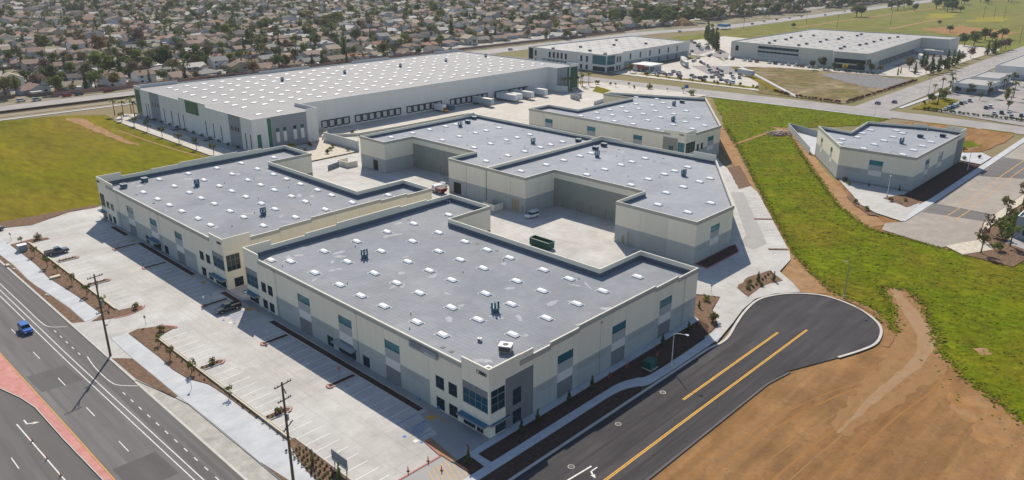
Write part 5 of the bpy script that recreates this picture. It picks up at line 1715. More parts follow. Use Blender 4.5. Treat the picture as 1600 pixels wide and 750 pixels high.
def car(x, y, rz, colour, label, kind='sedan', z=0.0, group=None, small=False):
    e = thing('parked_car' if kind != 'pickup' else 'pickup_truck', label, 'car' if kind != 'pickup' else 'pickup', (x, y, z), rz, group)
    key = ('car', kind, colour)
    if key not in _cache:
        W = .93
        if kind == 'pickup':
            body = [(-2.9, .55), (-2.3, .38), (2.3, .38), (2.85, .5), (2.85, .95), (2.7, 1.12), (1.3, 1.2), (-.55, 1.18), (-2.9, 1.15)]
            cab = [(-.55, 1.15), (1.35, 1.15), (.75, 1.82), (-.4, 1.86)]
        elif kind == 'suv':
            body = [(-2.35, .55), (-1.9, .36), (1.9, .36), (2.3, .48), (2.32, .85), (2.15, 1.05), (1.1, 1.14), (-2.25, 1.14), (-2.36, .9)]
            cab = [(-2.25, 1.12), (1.1, 1.12), (.45, 1.72), (-1.95, 1.74)]
        else:
            body = [(-2.25, .5), (-1.8, .3), (1.8, .3), (2.2, .42), (2.22, .68), (2.0, .86), (.95, .98), (-1.5, 1.0), (-2.2, .95)]
            cab = [(-1.75, .97), (1.0, .97), (.3, 1.42), (-1.05, 1.44)]
        b1 = MB().profile(body, -W, W, colour, [.06, .03, .03, .08, .08, .08, .05, .03, .06])
        if kind == 'pickup':
            b1.box(-2.75, -.65, -.8, .8, 1.182, 1.187, 'rubber')
            for s in (-1, 1):
                b1.box(-2.85, -.6, s * .88 - .06, s * .88 + .06, 1.17, 1.34, colour)
            b1.box(-2.9, -2.8, -.82, .82, 1.17, 1.34, colour)
        b2 = MB().profile(cab, -W + .06, W - .06, 'glass_dark', [.0, .0, .16, .16])
        top = cab[2:]
        b3 = MB()
        x0, x1 = cab[3][0] - .02, cab[2][0] + .02
        zt = max(cab[2][1], cab[3][1])
        b3.box(x0, x1, -W + .2, W - .2, zt - .03, zt + .035, colour)
        _cache[key] = (b1.mesh('body'), b2.mesh('cabin_glass'), b3.mesh('roof'))
        b4 = MB()
        fx = body[4][0]
        b4.box(-.05, .03, -.2, .2, -.09, .09, 'lamp_lens')
        _cache[key + ('h',)] = b4.mesh('headlight')
        b5 = MB()
        b5.box(-.03, .05, -.12, .12, -.12, .12, 'tail_lens')
        _cache[key + ('t',)] = b5.mesh('tail_light')
        _cache[key + ('p',)] = (fx, body[-1][0], body[3][1] + .22, (-1.75, 1.8) if kind == 'pickup' else (-1.42, 1.42), .4 if kind == 'pickup' else .34)
    m1, m2, m3 = _cache[key]
    fx, bx, hz, xs, r = _cache[key + ('p',)]
    put('body', m1, e)
    put('cabin_glass', m2, e)
    put('roof', m3, e)
    if not small:
        wheel_set(e, xs, .93, r)
        for s in (-1, 1):
            put('headlight', _cache[key + ('h',)], e, (fx, s * .6, hz))
            put('tail_light', _cache[key + ('t',)], e, (bx, s * .74, hz + .1))
    else:
        kw = ('wheels', kind)
        if kw not in _cache:
            b = MB()
            b.tube([(0, -.9, 0), (0, .9, 0)], r, 8, 'rubber')
            _cache[kw] = b.mesh('wheel_pair')
        for xx in xs:
            put('wheel_pair', _cache[kw], e, (xx, 0, r))
    return e


car(34.7, 176.6, -math.pi / 2, 'car_blue', 'bright blue hatchback driving alone on the street', 'suv', -.15)
car(69.3, 154.9, math.pi, 'car_black', 'black pickup parked in the stall by the planter finger', 'pickup')
e = car(54.6, 221.0, 0, 'car_dark', 'dark pickup with white hood parked at the upper left of the lot', 'pickup')
car(48.2, 253.3, .3, 'car_dark', 'dark car cut by the left edge at the lot entrance', 'suv')
e = car(165.2, 150.0, math.pi * .97, 'car_white', 'white service van with a ladder rack parked in the shaded court', 'suv')
b = MB()
for s in (-.7, .7):
    b.tube([(-2.2, s, 2.1), (1.3, s, 2.1)], .05, 6, 'white_metal')
for xx in (-2.0, -.8, .6):
    b.tube([(xx, -.75, 1.72), (xx, -.7, 2.1), (xx, .7, 2.1), (xx, .75, 1.72)], .04, 6, 'white_metal')
for k in range(9):
    b.box(-2.2 + .42 * k, -2.12 + .42 * k, -.3, .3, 2.12, 2.17, 'white_metal')
b.build('ladder_rack', e)


def box_truck(x, y, rz, label, cabm, boxm, L=6.0, h=3.0):
    e = thing('box_truck', label, 'truck', (x, y, 0), rz)
    MB().box(-L / 2 - 1.0, L / 2 - 1.0, -1.2, 1.2, .75, h, boxm).build('cargo_box', e)
    MB().profile([(0, .5), (1.9, .5), (1.9, 1.25), (1.6, 1.4), (1.1, 2.2), (0, 2.25)], -1.02, 1.02, cabm, [0, 0, 0, .03, .12, .12]).build('cab', e, loc=(L / 2 - .9, 0, 0))
    MB().profile([(1.0, 1.45), (1.63, 1.45), (1.18, 2.1), (1.0, 2.12)], -1.03, 1.03, 'glass_dark', [.02, .02, .1, .1]).build('cabin_glass', e, loc=(L / 2 - .9, 0, 0))
    wheel_set(e, (-L / 2 + .3, L / 2 + .1), 1.1, .45, .3)
    MB().box(-L / 2 - .9, L / 2 + .9, -.45, .45, .5, .74, 'dark').build('chassis', e)
    return e


box_truck(162.8, 190.2, math.pi * .5, 'red and white truck parked tight by the court corner', 'car_white', 'car_maroon', 3.2, 1.9)
box_truck(165.6, 192.8, 0.1, 'white work truck behind the red truck in the court', 'car_white', 'trailer_white', 3.6, 2.0)


def trailer(x, y, rz, label, m='trailer_white', group='trailers backed against the dock doors'):
    e = thing('semi_trailer', label, 'trailer', (x, y, 0), rz, group)
    b = MB()
    b.box(-7, 7, -1.28, 1.28, 1.15, 4.05, m)
    for k in range(9):
        for s in (-1, 1):
            b.box(-6.6 + 1.62 * k, -6.5 + 1.62 * k, s * 1.29 - .02, s * 1.29 + .02, 1.3, 3.95, 'trailer_grey')
    b.build('cargo_box', e)
    MB().box(-7.02, 7.02, -1.3, 1.3, 4.052, 4.12, 'coping').build('roof', e)
    MB().box(-6.8, 6.8, -.5, .5, .85, 1.14, 'dark').build('frame', e)
    wheel_set(e, (4.6, 5.9), 1.25, .5, .5)
    for s in (-.8, .8):
        MB().box(-4.6, -4.4, s - .08, s + .08, .1, 1.14, 'metal_grey').build('landing_leg', e)
    return e


for k, (u, m, lab) in enumerate(((285.6, 'trailer_grey', 'grey semi-trailer with damaged roof at the dock, nearest the middle'), (303.4, 'trailer_white', 'white semi-trailer at the dock, second from the orange truck side'),
                                 (307.6, 'trailer_white', 'white semi-trailer at the dock, third from the orange truck side'), (316.4, 'trailer_white', 'white semi-trailer at the dock, second from the right end'),
                                 (328.4, 'trailer_white', 'white semi-trailer at the dock, nearest the right end'))):
    trailer(u, 295.2 - .6 * (k % 2), math.pi / 2, lab, m)
e = box_truck(258.8, 298.2, -math.pi / 2, 'white box truck with orange cab backed to the dock', 'orange', 'trailer_white', 6.6, 3.6)
e = thing('container', 'dark grey steel bin in the dock yard beside the orange-cab truck', 'bin', (265.3, 299.2, 0))
MB().box(-1.3, 1.3, -2.8, 2.8, .15, 2.3, 'hatch_blue').build('bin_body', e)
for k in range(6):
    MB().box(-1.38, 1.38, -2.6 + k, -2.45 + k, .3, 2.2, 'metal_grey').build('rib', e)
MB().box(-1.36, 1.36, -2.86, 2.86, 2.302, 2.4, 'metal_grey').build('rim', e)

# green dumpster, open topped
e = thing('dumpster', 'green open-top roll-off dumpster in the front court', 'dumpster', (148.4, 131.0, 0))
b = MB()
b.box(-1.2, 1.2, -3.5, 3.5, .25, .4, 'dumpster_green')
b.box(-1.2, -1.1, -3.5, 3.5, .4, 2.1, 'dumpster_green')
b.box(1.1, 1.2, -3.5, 3.5, .4, 2.1, 'dumpster_green')
b.box(-1.1, 1.1, -3.5, -3.4, .4, 2.1, 'dumpster_green')
b.box(-1.1, 1.1, 3.4, 3.5, .4, 2.3, 'dumpster_green')
b.build('bin_body', e)
for k in range(8):
    for s in (-1, 1):
        MB().box(s * 1.26 - .055, s * 1.26 + .055, -3.3 + .92 * k, -3.16 + .92 * k, .3, 2.05, 'dumpster_green').build('rib', e)
MB().box(-1.3, -1.12, -3.55, 3.55, 2.102, 2.2, 'kerb').build('rim', e)
MB().box(1.12, 1.3, -3.55, 3.55, 2.102, 2.2, 'dumpster_green').build('rim', e)
b = MB()
for k in range(9):
    a, t = _r.uniform(-.7, .7), _r.uniform(-3, 3)
    b.taper(a - .4, a + .4, t - .5, t + .5, .45, _r.uniform(.8, 1.5), .12, .1, ('box_tan', 'dark', 'white_metal')[k % 3])
b.build('debris', e)

CARC = ['car_white', 'car_silver', 'car_dark', 'car_white', 'car_red', 'car_navy', 'car_silver', 'car_black', 'car_tan']
CN = {'car_white': 'white', 'car_silver': 'silver', 'car_dark': 'dark grey', 'car_red': 'red', 'car_navy': 'navy', 'car_black': 'black', 'car_tan': 'tan', 'car_blue': 'blue'}
LOT = [(449.4, 297, 0), (449.6, 293.2, 0), (449.9, 289.4, 0), (450, 284.6, 0), (454.8, 281.6, 0), (448, 276.2, 0), (450, 266.4, 0), (449.6, 262, 0), (462, 255, 0), (447, 238, 1.2),
       (470, 262, 0), (470, 258, 0), (478, 270, 0), (478, 266, 0), (486, 276, 0), (490, 252, .3), (497, 262, .3), (520, 330 - 20, .2), (540, 318, 0), (600, 345, 1.5), (612, 352, 1.5), (628, 362, 1.5), (590, 330, 1.5),
       (556, 318, .8), (566, 322, .8), (634, 378, 0), (630, 371, 0), (620, 366, 0), (560, 338, .8), (575, 345, .8), (500, 285, .5), (505, 289, .5), (452, 248, 0), (450, 243, 0), (456, 272, 0), (462, 290, 0), (462, 286, 0), (470, 250, .3), (482, 258, .3), (512, 296, .5), (516, 300, .5), (520, 304, .5), (526, 312, .5), (580, 322, .8), (585, 326, .8), (590, 345, 1.2), (600, 352, 1.2), (610, 360, 1.2), (640, 386, 0), (648, 390, 0), (444, 256, 0), (446, 300, 0), (456, 262, 0), (458, 258, 0), (464, 246, .3), (468, 244, .3), (488, 268, .5), (492, 272, .5), (496, 276, .5)]
for k, (x, y, r) in enumerate(LOT):
    car(x, y, r + .05 * (k % 3), CARC[k % 9], '%s car in the pale lot beside the two-storey building, %s from the road' % (CN[CARC[k % 9]], ordinal(k)), 'suv' if k % 2 else 'sedan', -.16, 'cars in the lot beside the two-storey building', True)
for k in range(15):
    v = 300 - 5.1 * k
    if k in (2, 6):
        continue
    c = ['car_white', 'car_dark', 'car_silver', 'car_white', 'car_white', 'car_red', 'car_white'][k % 7]
    car(551 + (k % 2) * .4 - .008 * (300 - v) * 3, v, math.pi * (k % 2) + .03, c, '%s car parked in front of the cream warehouse, %s from left' % (CN[c], ordinal(k)), 'suv' if k % 3 else 'sedan', -.155, 'cars before the cream warehouse', True)
for k, (x, y, r) in enumerate(((441.9, 113.6, .3), (446, 113, .3), (450, 112.6, .3), (454.5, 112.6, .3), (459, 112.6, .3), (466, 112.6, .3), (472, 112.4, .3), (478, 111.6, .3), (461, 99.5, .3), (465.5, 98.6, .3), (446, 92, .3), (451, 90, .3), (457, 88, .3), (444, 84, .2), (450, 81, .2))):
    c = ['car_white', 'car_silver', 'car_navy', 'car_white', 'car_silver', 'car_dark'][k % 6]
    car(x, y, r, c, '%s car in the right-edge parking lot, %s from the hedge corner' % (CN[c], ordinal(k)), 'suv' if k % 2 else 'sedan', -.165, 'cars in the right-edge lot', True)
car(436, 145.2, .0, 'car_dark', 'dark car turning in the far intersection, left of two', 'sedan', -.19)
car(446, 140.0, .0, 'car_navy', 'dark car waiting in the far intersection, right of two', 'sedan', -.18)
for k, (x, y, r, c) in enumerate(((126, 484, 0, 'car_silver'), (119, 487, .2, 'car_white'), (142, 486.2, 0, 'car_red'), (148.5, 486.2, 0, 'car_dark'), (164, 486, 0, 'car_red'), (104, 484, .1, 'car_navy'))):
    car(x, y, r, c, '%s car by the houses along the arterial road, %s from left' % (CN[c], ordinal(k)), 'suv', -.3, 'cars by the first houses', True)
for k, (u, off, c) in enumerate(((330, 5, 'car_white'), (480, -5, 'car_silver'), (720, 5, 'car_white'), (860, -4, 'car_dark'), (905, 4, 'car_white'), (940, 5, 'car_red'), (975, 5, 'car_white'), (1010, 5, 'car_white'), (1060, -5, 'car_silver'), (1150, 5, 'car_white'))):
    car(u, (467 if u < 690 else 443) + off, 0, c, '%s vehicle on the arterial road, %s from left' % (CN[c], ordinal(k)), 'suv', -.2, 'vehicles on the arterial road', True)
for k, (x, y, r_) in enumerate(((492, 300, .75), (500, 306, .75), (508, 311, .75), (602, 318, 1.2), (690, 200, 1.57), (698, 176, .1), (684, 192, 1.57), (648, 190, .4))):
    trailer(x, y, r_, 'parked trailer among the far warehouses, %s from left' % ordinal(k), 'trailer_white' if k % 3 else 'trailer_grey', 'trailers parked among the far warehouses')
trailer(480, 246, 1.2, 'dark trailer parked in the pale lot by the far road', 'trailer_grey', None)
trailer(640, 214, .08, 'white trailer at the docks of the cream warehouse, nearest the road', 'trailer_white', 'trailers at the cream warehouse')
trailer(664, 214, .08, 'white trailer at the docks of the cream warehouse, farther one', 'trailer_white', 'trailers at the cream warehouse')
# fuel canopy building beside the pale lot
e = thing('kiosk_building', 'small white flat-roofed kiosk with red panel by the pale lot', 'kiosk', (452, 309, -.16))
MB().box(-2, 14, -8, 8, 3.6, 4.6, 'white_wall').build('roof', e)
MB().box(4, 13, -7, 7, 0, 3.6, 'wall_mid').build('wall', e)
MB().box(-1.5, 3.9, 3, 7, .2, 3.5, 'white_wall').build('wall', e)
MB().box(-2.1, -2.01, -3, 3, 2.0, 4.4, 'red_paint').build('red_panel', e)
for s in (-7, 0, 7):
    MB().box(-1.6, -1.2, s - .2, s + .2, 0, 3.6, 'white_metal').build('column', e)
e = thing('tarp_shelter', 'blue tarp shelter beside the arterial road', 'shelter', (782, 432, -.3))
MB().profile([(-6, 3), (6, 3), (4, 5.6), (-4, 5.6)], -5, 5, 'awning').build('tarp', e)
for sx in (-5.5, 5.5):
    for sy in (-4.5, 4.5):
        MB().box(sx - .12, sx + .12, sy - .12, sy + .12, 0, 3, 'metal_grey').build('post', e)

# ------------------------------------------------------------------ vegetation
def leaf_cloud(kind, n, seed, size):
    """leaf-clump quads of a crown of unit height (z 0..1); returns verts (4n, 3)"""
    r = np.random.default_rng(seed)
    if kind == 'broad':
        k = 16
        a = r.uniform(0, 2 * np.pi, k)
        rad = np.sqrt(r.uniform(0, 1, k)) * .26
        lc = np.stack([rad * np.cos(a), rad * np.sin(a), r.uniform(.42, .80, k)], 1)
        lr = r.uniform(.10, .19, k)
    elif kind == 'loose':
        k = 11
        a = r.uniform(0, 2 * np.pi, k)
        rad = np.sqrt(r.uniform(0, 1, k)) * .27
        lc = np.stack([rad * np.cos(a), rad * np.sin(a), r.uniform(.40, .86, k)], 1)
        lr = r.uniform(.06, .13, k)
    elif kind == 'cone':
        k = 18
        t = np.linspace(.12, .95, k)
        a = r.uniform(0, 2 * np.pi, k)
        rad = (1 - t) * .10
        lc = np.stack([rad * np.cos(a), rad * np.sin(a), t], 1)
        lr = .035 + (1 - t) * .13
    elif kind == 'column':
        k = 16
        t = np.linspace(.08, .95, k)
        a = r.uniform(0, 2 * np.pi, k)
        lc = np.stack([.02 * np.cos(a), .02 * np.sin(a), t], 1)
        lr = .085 * np.sqrt(np.clip(1.05 - t, .05, 1)) + .015
    else:  # shrub
        k = 9
        a = r.uniform(0, 2 * np.pi, k)
        rad = np.sqrt(r.uniform(0, 1, k)) * .34
        lc = np.stack([rad * np.cos(a), rad * np.sin(a), r.uniform(.25, .62, k)], 1)
        lr = r.uniform(.18, .32, k)
    idx = r.choice(k, n, p=lr ** 2 / np.sum(lr ** 2))
    d = r.normal(size=(n, 3))
    d /= np.linalg.norm(d, axis=1)[:, None]
    c = lc[idx] + d * (lr[idx] * r.uniform(.65, 1.08, n))[:, None]
    c[:, 2] = np.clip(c[:, 2], .02, 1.2)
    nn = d + r.normal(size=(n, 3)) * .55 + np.array([0, 0, .25])
    nn /= np.linalg.norm(nn, axis=1)[:, None]
    ref = np.where(np.abs(nn[:, 2:3]) < .9, np.array([[0, 0, 1.0]]), np.array([[1.0, 0, 0]]))
    t1 = np.cross(nn, ref)
    t1 /= np.linalg.norm(t1, axis=1)[:, None]
    t2 = np.cross(nn, t1)
    s = size * r.uniform(.55, 1.25, n)[:, None]
    q = r.uniform(.6, 1.0, n)[:, None]
    return np.stack([c - t1 * s - t2 * s * q, c + t1 * s * .8 - t2 * s * q, c + t1 * s + t2 * s * q * .9, c - t1 * s * .7 + t2 * s * q], 1).reshape(-1, 3)


def quads_mesh(name, v, m, mi=None):
    n = len(v) // 4
    me = bpy.data.meshes.new(name)
    me.vertices.add(len(v))
    me.vertices.foreach_set('co', np.asarray(v, dtype=np.float32).ravel())
    me.loops.add(4 * n)
    me.loops.foreach_set('vertex_index', np.arange(4 * n, dtype=np.int32))
    me.polygons.add(n)
    me.polygons.foreach_set('loop_start', np.arange(0, 4 * n, 4, dtype=np.int32))
    for x in (m if isinstance(m, (list, tuple)) else [m]):
        me.materials.append(MATS[x])
    if mi is not None:
        me.polygons.foreach_set('material_index', np.asarray(mi, dtype=np.int32))
    me.update(calc_edges=True)
    return me


def trunk_mesh(kind, seed):
    r = random.Random(seed)
    b = MB()
    top = {'broad': .62, 'loose': .66, 'cone': .9, 'column': .9, 'shrub': .4}[kind]
    b.tube([(0, 0, 0), (r.uniform(-.01, .01), 0, top * .5), (r.uniform(-.02, .02), r.uniform(-.02, .02), top)], [.028, .02, .008], 6, 'bark')
    if kind in ('broad', 'loose'):
        for k in range(5):
            a = k * 1.26 + r.uniform(-.3, .3)
            z = r.uniform(.26, .42)
            b.tube([(0, 0, z), (.11 * math.cos(a), .11 * math.sin(a), z + .15), (.22 * math.cos(a), .22 * math.sin(a), z + .26)], [.014, .009, .004], 5, 'bark')
    return b.mesh('trunk')


CROWN, TRUNK = {}, {}
for kind, n, size in (('broad', 420, .042), ('loose', 230, .036), ('cone', 360, .036), ('column', 300, .028), ('shrub', 130, .09)):
    for s in range(3):
        CROWN[kind, s] = leaf_cloud(kind, n, 100 + s * 7 + len(kind), size)
        TRUNK[kind, s] = trunk_mesh(kind, s)
_cm = {}


def crown_mesh(kind, s, m):
    if (kind, s, m) not in _cm:
        _cm[kind, s, m] = quads_mesh('crown', CROWN[kind, s], m)
    return _cm[kind, s, m]


_tc = [0]


def tree(name, x, y, h, kind, m, label, cat='tree', group=None, z=0.0, spread=1.0):
    _tc[0] += 1
    s = _tc[0] % 3
    e = thing(name, label, cat, (x, y, z), (_tc[0] * 2.4) % 6.28, group)
    c = put('crown', crown_mesh(kind, s, m), e)
    t = put('trunk', TRUNK[kind, s], e)
    c.scale = t.scale = (h * spread, h * spread, h)
    return e


def palm(x, y, h, label, group=None, z=0.0):
    if 'palm' not in _cache:
        b = MB()
        b.tube([(0, 0, 0), (.01, 0, .4), (0, .01, .84)], [.03, .02, .022], 7, 'bark')
        _cache['palm'] = b.mesh('trunk')
        q = []
        r = random.Random(3)
        for k in range(22):
            a = k * 2.4
            el = r.uniform(-.35, 1.1)
            L = r.uniform(.24, .32)
            pts = []
            for t in (0, .35, .7, 1.0):
                rr = L * t
                pts.append(Vector((rr * math.cos(a) * math.cos(el * .6), rr * math.sin(a) * math.cos(el * .6), .84 + rr * math.sin(el) * .8 - .42 * L * t * t)))
            wv = Vector((-math.sin(a), math.cos(a), 0))
            for i, (p0, p1) in enumerate(zip(pts[:-1], pts[1:])):
                w0, w1 = (.02, .045, .04, .006)[i], (.02, .045, .04, .006)[i + 1]
                q += [p0 - wv * w0, p0 + wv * w0, p1 + wv * w1, p1 - wv * w1]
        _cache['palmc'] = quads_mesh('crown', np.array([tuple(p) for p in q]), 'leaf_mid')
    e = thing('palm_tree', label, 'palm tree', (x, y, z), (x * 3.1) % 6, group)
    t = put('trunk', _cache['palm'], e)
    c = put('crown', _cache['palmc'], e)
    t.scale = c.scale = (h, h, h)
    return e


# young trees of the west planting strips
for k, (x, y) in enumerate(((50.3, 236.0), (49.9, 223.6), (49.7, 212.5), (50.2, 206.6), (50.3, 196.4), (50.4, 186.7), (51.0, 178.6))):
    tree('young_tree', x, y, 2.6 + .4 * (k % 3), 'loose', ['leaf_mid', 'leaf_olive', 'leaf_mid'][k % 3], 'young tree in the strip left of the driveway, %s from the far end' % ordinal(k), group='young trees of the planting strips', z=.08)
for k, (x, y) in enumerate(((51.6, 150.0), (50.8, 142.5), (51.2, 134.0), (51.9, 120.5), (51.5, 92.7), (52.2, 86.4))):
    tree('young_tree', x, y, 2.5 + .4 * (k % 3), 'column' if k > 3 else 'loose', ['leaf_mid', 'leaf_olive', 'leaf_light'][k % 3], 'young tree in the strip right of the driveway, %s from the driveway' % ordinal(k), group='young trees of the planting strips', z=.08)
for x, y, h, m, lab in ((55.2, 170.6, 1.7, 'leaf_olive', 'olive bush on the island tip left of the driveway'), (54.6, 155.6, 1.7, 'leaf_olive', 'olive bush on the island tip right of the driveway'),
                        (54.6, 237.0, 2.2, 'leaf_brown', 'brown bush on the far island of the lot'), (55.6, 134.2, 1.5, 'leaf_olive', 'thin bush on the island nearest the utility pole'),
                        (55.4, 109.6, 1.4, 'leaf_olive', 'low bush on the island behind the near utility pole')):
    tree('bush', x, y, h, 'shrub', m, lab, 'bush', z=.1)
for k, (x, y) in enumerate(((80.4, 74.9), (84.5, 74.9), (93.0, 75.1), (99.9, 75.3), (123.0, 75.2), (131.5, 74.4))):
    tree('young_tree', x, y, 2.8, 'cone', 'leaf_dark', 'dark conical young tree in the shaded bed, %s from the corner entrance' % ordinal(k), group='young trees along the south wall', z=.04)
tree('young_tree', 68.6, 75.3, 3.4, 'column', 'leaf_mid', 'slim green young tree in the small bed by the corner entrance', z=.06)
for k, (x, y, h) in enumerate(((139.9, 73.6, 2.6), (144.0, 79.3, 2.0), (148.4, 80.2, 1.8), (141.5, 82.5, 1.6))):
    tree('bush', x, y, h, 'shrub' if k != 1 else 'cone', ['leaf_olive', 'leaf_dark', 'leaf_mid', 'leaf_light'][k], 'bush in the brown bed right of the nearest building, %s from the kerb' % ordinal(k), 'bush', 'bushes of the corner bed', .05)
for k, (x, y, h) in enumerate(((170.2, 74.2, 2.6), (167.2, 76.8, 2.8), (163.9, 77.4, 1.6), (165.2, 75.0, 1.2), (161.2, 76.4, 1.3))):
    tree('bush', x, y, h, 'cone' if k < 2 else 'shrub', ['leaf_dark', 'leaf_dark', 'leaf_olive', 'leaf_mid', 'leaf_olive'][k], 'bush behind the cul-de-sac bulb, %s from the grass slope' % ordinal(k), 'bush', 'bushes behind the cul-de-sac bulb', .04)
# dotted rows of tiny shrubs
_rr = random.Random(21)
rows = [((51.35, 175.5), (51.35, 234.5), 24, 'tiny shrub in the dotted row left of the driveway'), ((51.7, 129.5), (51.9, 152), 10, 'tiny shrub in the dotted row just right of the driveway'),
        ((52.0, 102), (52.1, 118), 8, 'tiny shrub in the dotted row beside the footpath wall')]
for (a, c, n, lab) in rows:
    for i in range(n):
        t = i / (n - 1)
        tree('small_shrub', a[0] + (c[0] - a[0]) * t + _rr.uniform(-.12, .12), a[1] + (c[1] - a[1]) * t, _rr.uniform(.35, .55), 'shrub', 'leaf_olive', lab + ', %s from the bottom' % ordinal(i), 'shrub', lab[5:], .1)
for j in range(5):
    for i in range(9):
        tree('small_shrub', 50.3 + .65 * j + _rr.uniform(-.1, .1) - .04 * i, 98.5 - 1.25 * i + .5 * (j % 2) - j * .4, .5, 'shrub', 'leaf_dark', 'tiny dark shrub in the gridded bottom bed, %s row, %s down' % (ordinal(j), ordinal(i)), 'shrub', 'gridded shrubs at the bottom edge', .1)
for v in ISL:
    for i in range(5):
        tree('small_shrub', 53.3 + .75 * i, v + .15 * (-1) ** i, .5, 'shrub', 'leaf_olive', 'tiny shrub, %s on the parking island %s' % (ordinal(i), {214.5: 'by the dark pickup', 192.6: 'left of the driveway', 134.0: 'right of the driveway', 109.4: 'behind the near pole'}[v]), 'shrub', 'tiny shrubs on the parking islands', .12)
for i in range(15):
    t = i / 14
    tree('small_shrub', 160.5 + 13.5 * t + .4 * (-1) ** i, 75.6 + 1.4 * t, .6, 'shrub', 'leaf_dark', 'tiny shrub in the bed behind the cul-de-sac bulb, %s from left' % ordinal(i), 'shrub', 'tiny shrubs behind the bulb', .04)
# west walk of the warehouse and its entrances
for k, (x, y) in enumerate(((135.7, 375.5), (135.8, 360.2), (135.0, 343.2), (135.0, 326.2), (134.9, 309.8), (135.9, 296.7), (136, 391))):
    tree('young_tree', x, y, 5.2, 'loose', ['leaf_olive', 'leaf_dark', 'leaf_mid'][k % 3], 'young tree in the walk before the white warehouse, %s of seven' % ordinal(k), group='young trees before the white warehouse')
for k, (x, y) in enumerate(((144.6, 397.5), (141, 402), (147.5, 409), (153, 412), (139, 408))):
    palm(x, y, 8.5, 'palm by the far left corner of the white warehouse, %s from left' % ordinal(k), 'palms by the warehouse corner')
for k, (x, y) in enumerate(((350.5, 293.4), (354.0, 292.2), (360.5, 291.2), (370.5, 296.0), (375, 301), (378, 297))):
    palm(x, y, 8.5, 'palm by the right glass corner of the white warehouse, %s from left' % ordinal(k), 'palms by the green glass corner')
tree('bush', 351.5, 289.0, 2.4, 'shrub', 'leaf_yellow', 'yellow flowering bush by the right end of the dock yard', 'bush')
for k in range(12):
    tree('bush', 147.0, 298 + 8.2 * k, 1.6, 'shrub', 'leaf_dark', 'low dark bush at the foot of the white warehouse, %s from the corner' % ordinal(k), 'bush', 'bushes at the warehouse foot')
for k, (x, y, h, m) in enumerate(((158, 270, 2.8, 'leaf_light'), (164, 274.5, 1.6, 'leaf_olive'), (168, 264, 2.2, 'leaf_dark'), (172, 268, 1.8, 'leaf_mid'), (176, 272, 2.0, 'leaf_olive'), (155, 263, 1.6, 'leaf_olive'), (162, 282, 3.0, 'leaf_yellow'), (176.5, 262, 1.8, 'leaf_dark'), (170, 280, 2.4, 'leaf_rust'))):
    tree('bush', x, y, h, 'shrub', m, 'bush in the gravel bed between the two buildings at left, %s in the bed' % ordinal(k), 'bush', 'bushes of the gravel bed', -.04)
tree('bush', 196, 287, 2.0, 'shrub', 'leaf_rust', 'rust brown bush at the start of the dock yard wall', 'bush')
tree('bush', 187.5, 303.6, 1.6, 'shrub', 'leaf_rust', 'small rust bush at the first dock door', 'bush')
# south-east site
for k, (x, y, h, kd, m) in enumerate(((270.5, 88.5, 1.6, 'cone', 'leaf_dark'), (271, 97, 2.0, 'shrub', 'leaf_olive'), (268, 94.6, 1.6, 'shrub', 'leaf_mid'), (272, 79, 2.2, 'cone', 'leaf_dark'), (258, 77, 1.8, 'shrub', 'leaf_olive'), (261, 73.5, 1.4, 'shrub', 'leaf_light'),
                                        (248, 84.5, 1.6, 'shrub', 'leaf_olive'), (243, 79, 1.8, 'shrub', 'leaf_mid'), (335, 76, 1.8, 'shrub', 'leaf_dark'), (341, 72, 1.6, 'shrub', 'leaf_rust'), (338, 80, 1.6, 'shrub', 'leaf_mid'), (350, 80, 2.2, 'shrub', 'leaf_dark'))):
    tree('bush', x, y, h, kd, m, 'bush beside the small building at right, %s of twelve' % ordinal(k), 'bush', 'bushes around the small building')
for k, (x, y, h, kd, m) in enumerate(((245.3, 45.4, 6, 'loose', 'leaf_brown'), (268.2, 46.2, 7.0, 'loose', 'leaf_olive'), (236.7, 44.8, 5, 'loose', 'leaf_brown'), (286.7, 45.6, 7, 'loose', 'leaf_olive'), (226.7, 42.8, 7, 'loose', 'leaf_olive'), (238, 38.5, 8, 'loose', 'leaf_mid'),
                                        (250, 43.5, 4.5, 'shrub', 'leaf_mid'), (257, 43, 3.6, 'shrub', 'leaf_light'), (263, 42.6, 3.8, 'shrub', 'leaf_dark'), (272, 42.8, 3.0, 'shrub', 'leaf_mid'), (279, 43, 3.0, 'shrub', 'leaf_light'), (243, 41.5, 3.6, 'shrub', 'leaf_dark'), (254, 41.6, 6.5, 'column', 'leaf_mid'), (232, 40, 3.0, 'shrub', 'leaf_light'), (261, 44.2, 6.0, 'loose', 'leaf_olive'), (292, 43, 5, 'loose', 'leaf_brown'))):
    tree('street_tree' if h > 4 else 'bush', x, y, h, kd, m, '%s at the right edge below the east street, %s of sixteen' % ({'loose': 'thin sparse tree', 'cone': 'dark conical tree', 'broad': 'leafy tree', 'shrub': 'green bush', 'column': 'slim tree'}[kd], ordinal(k)), 'tree' if h > 4 else 'bush', 'plants along the east street')
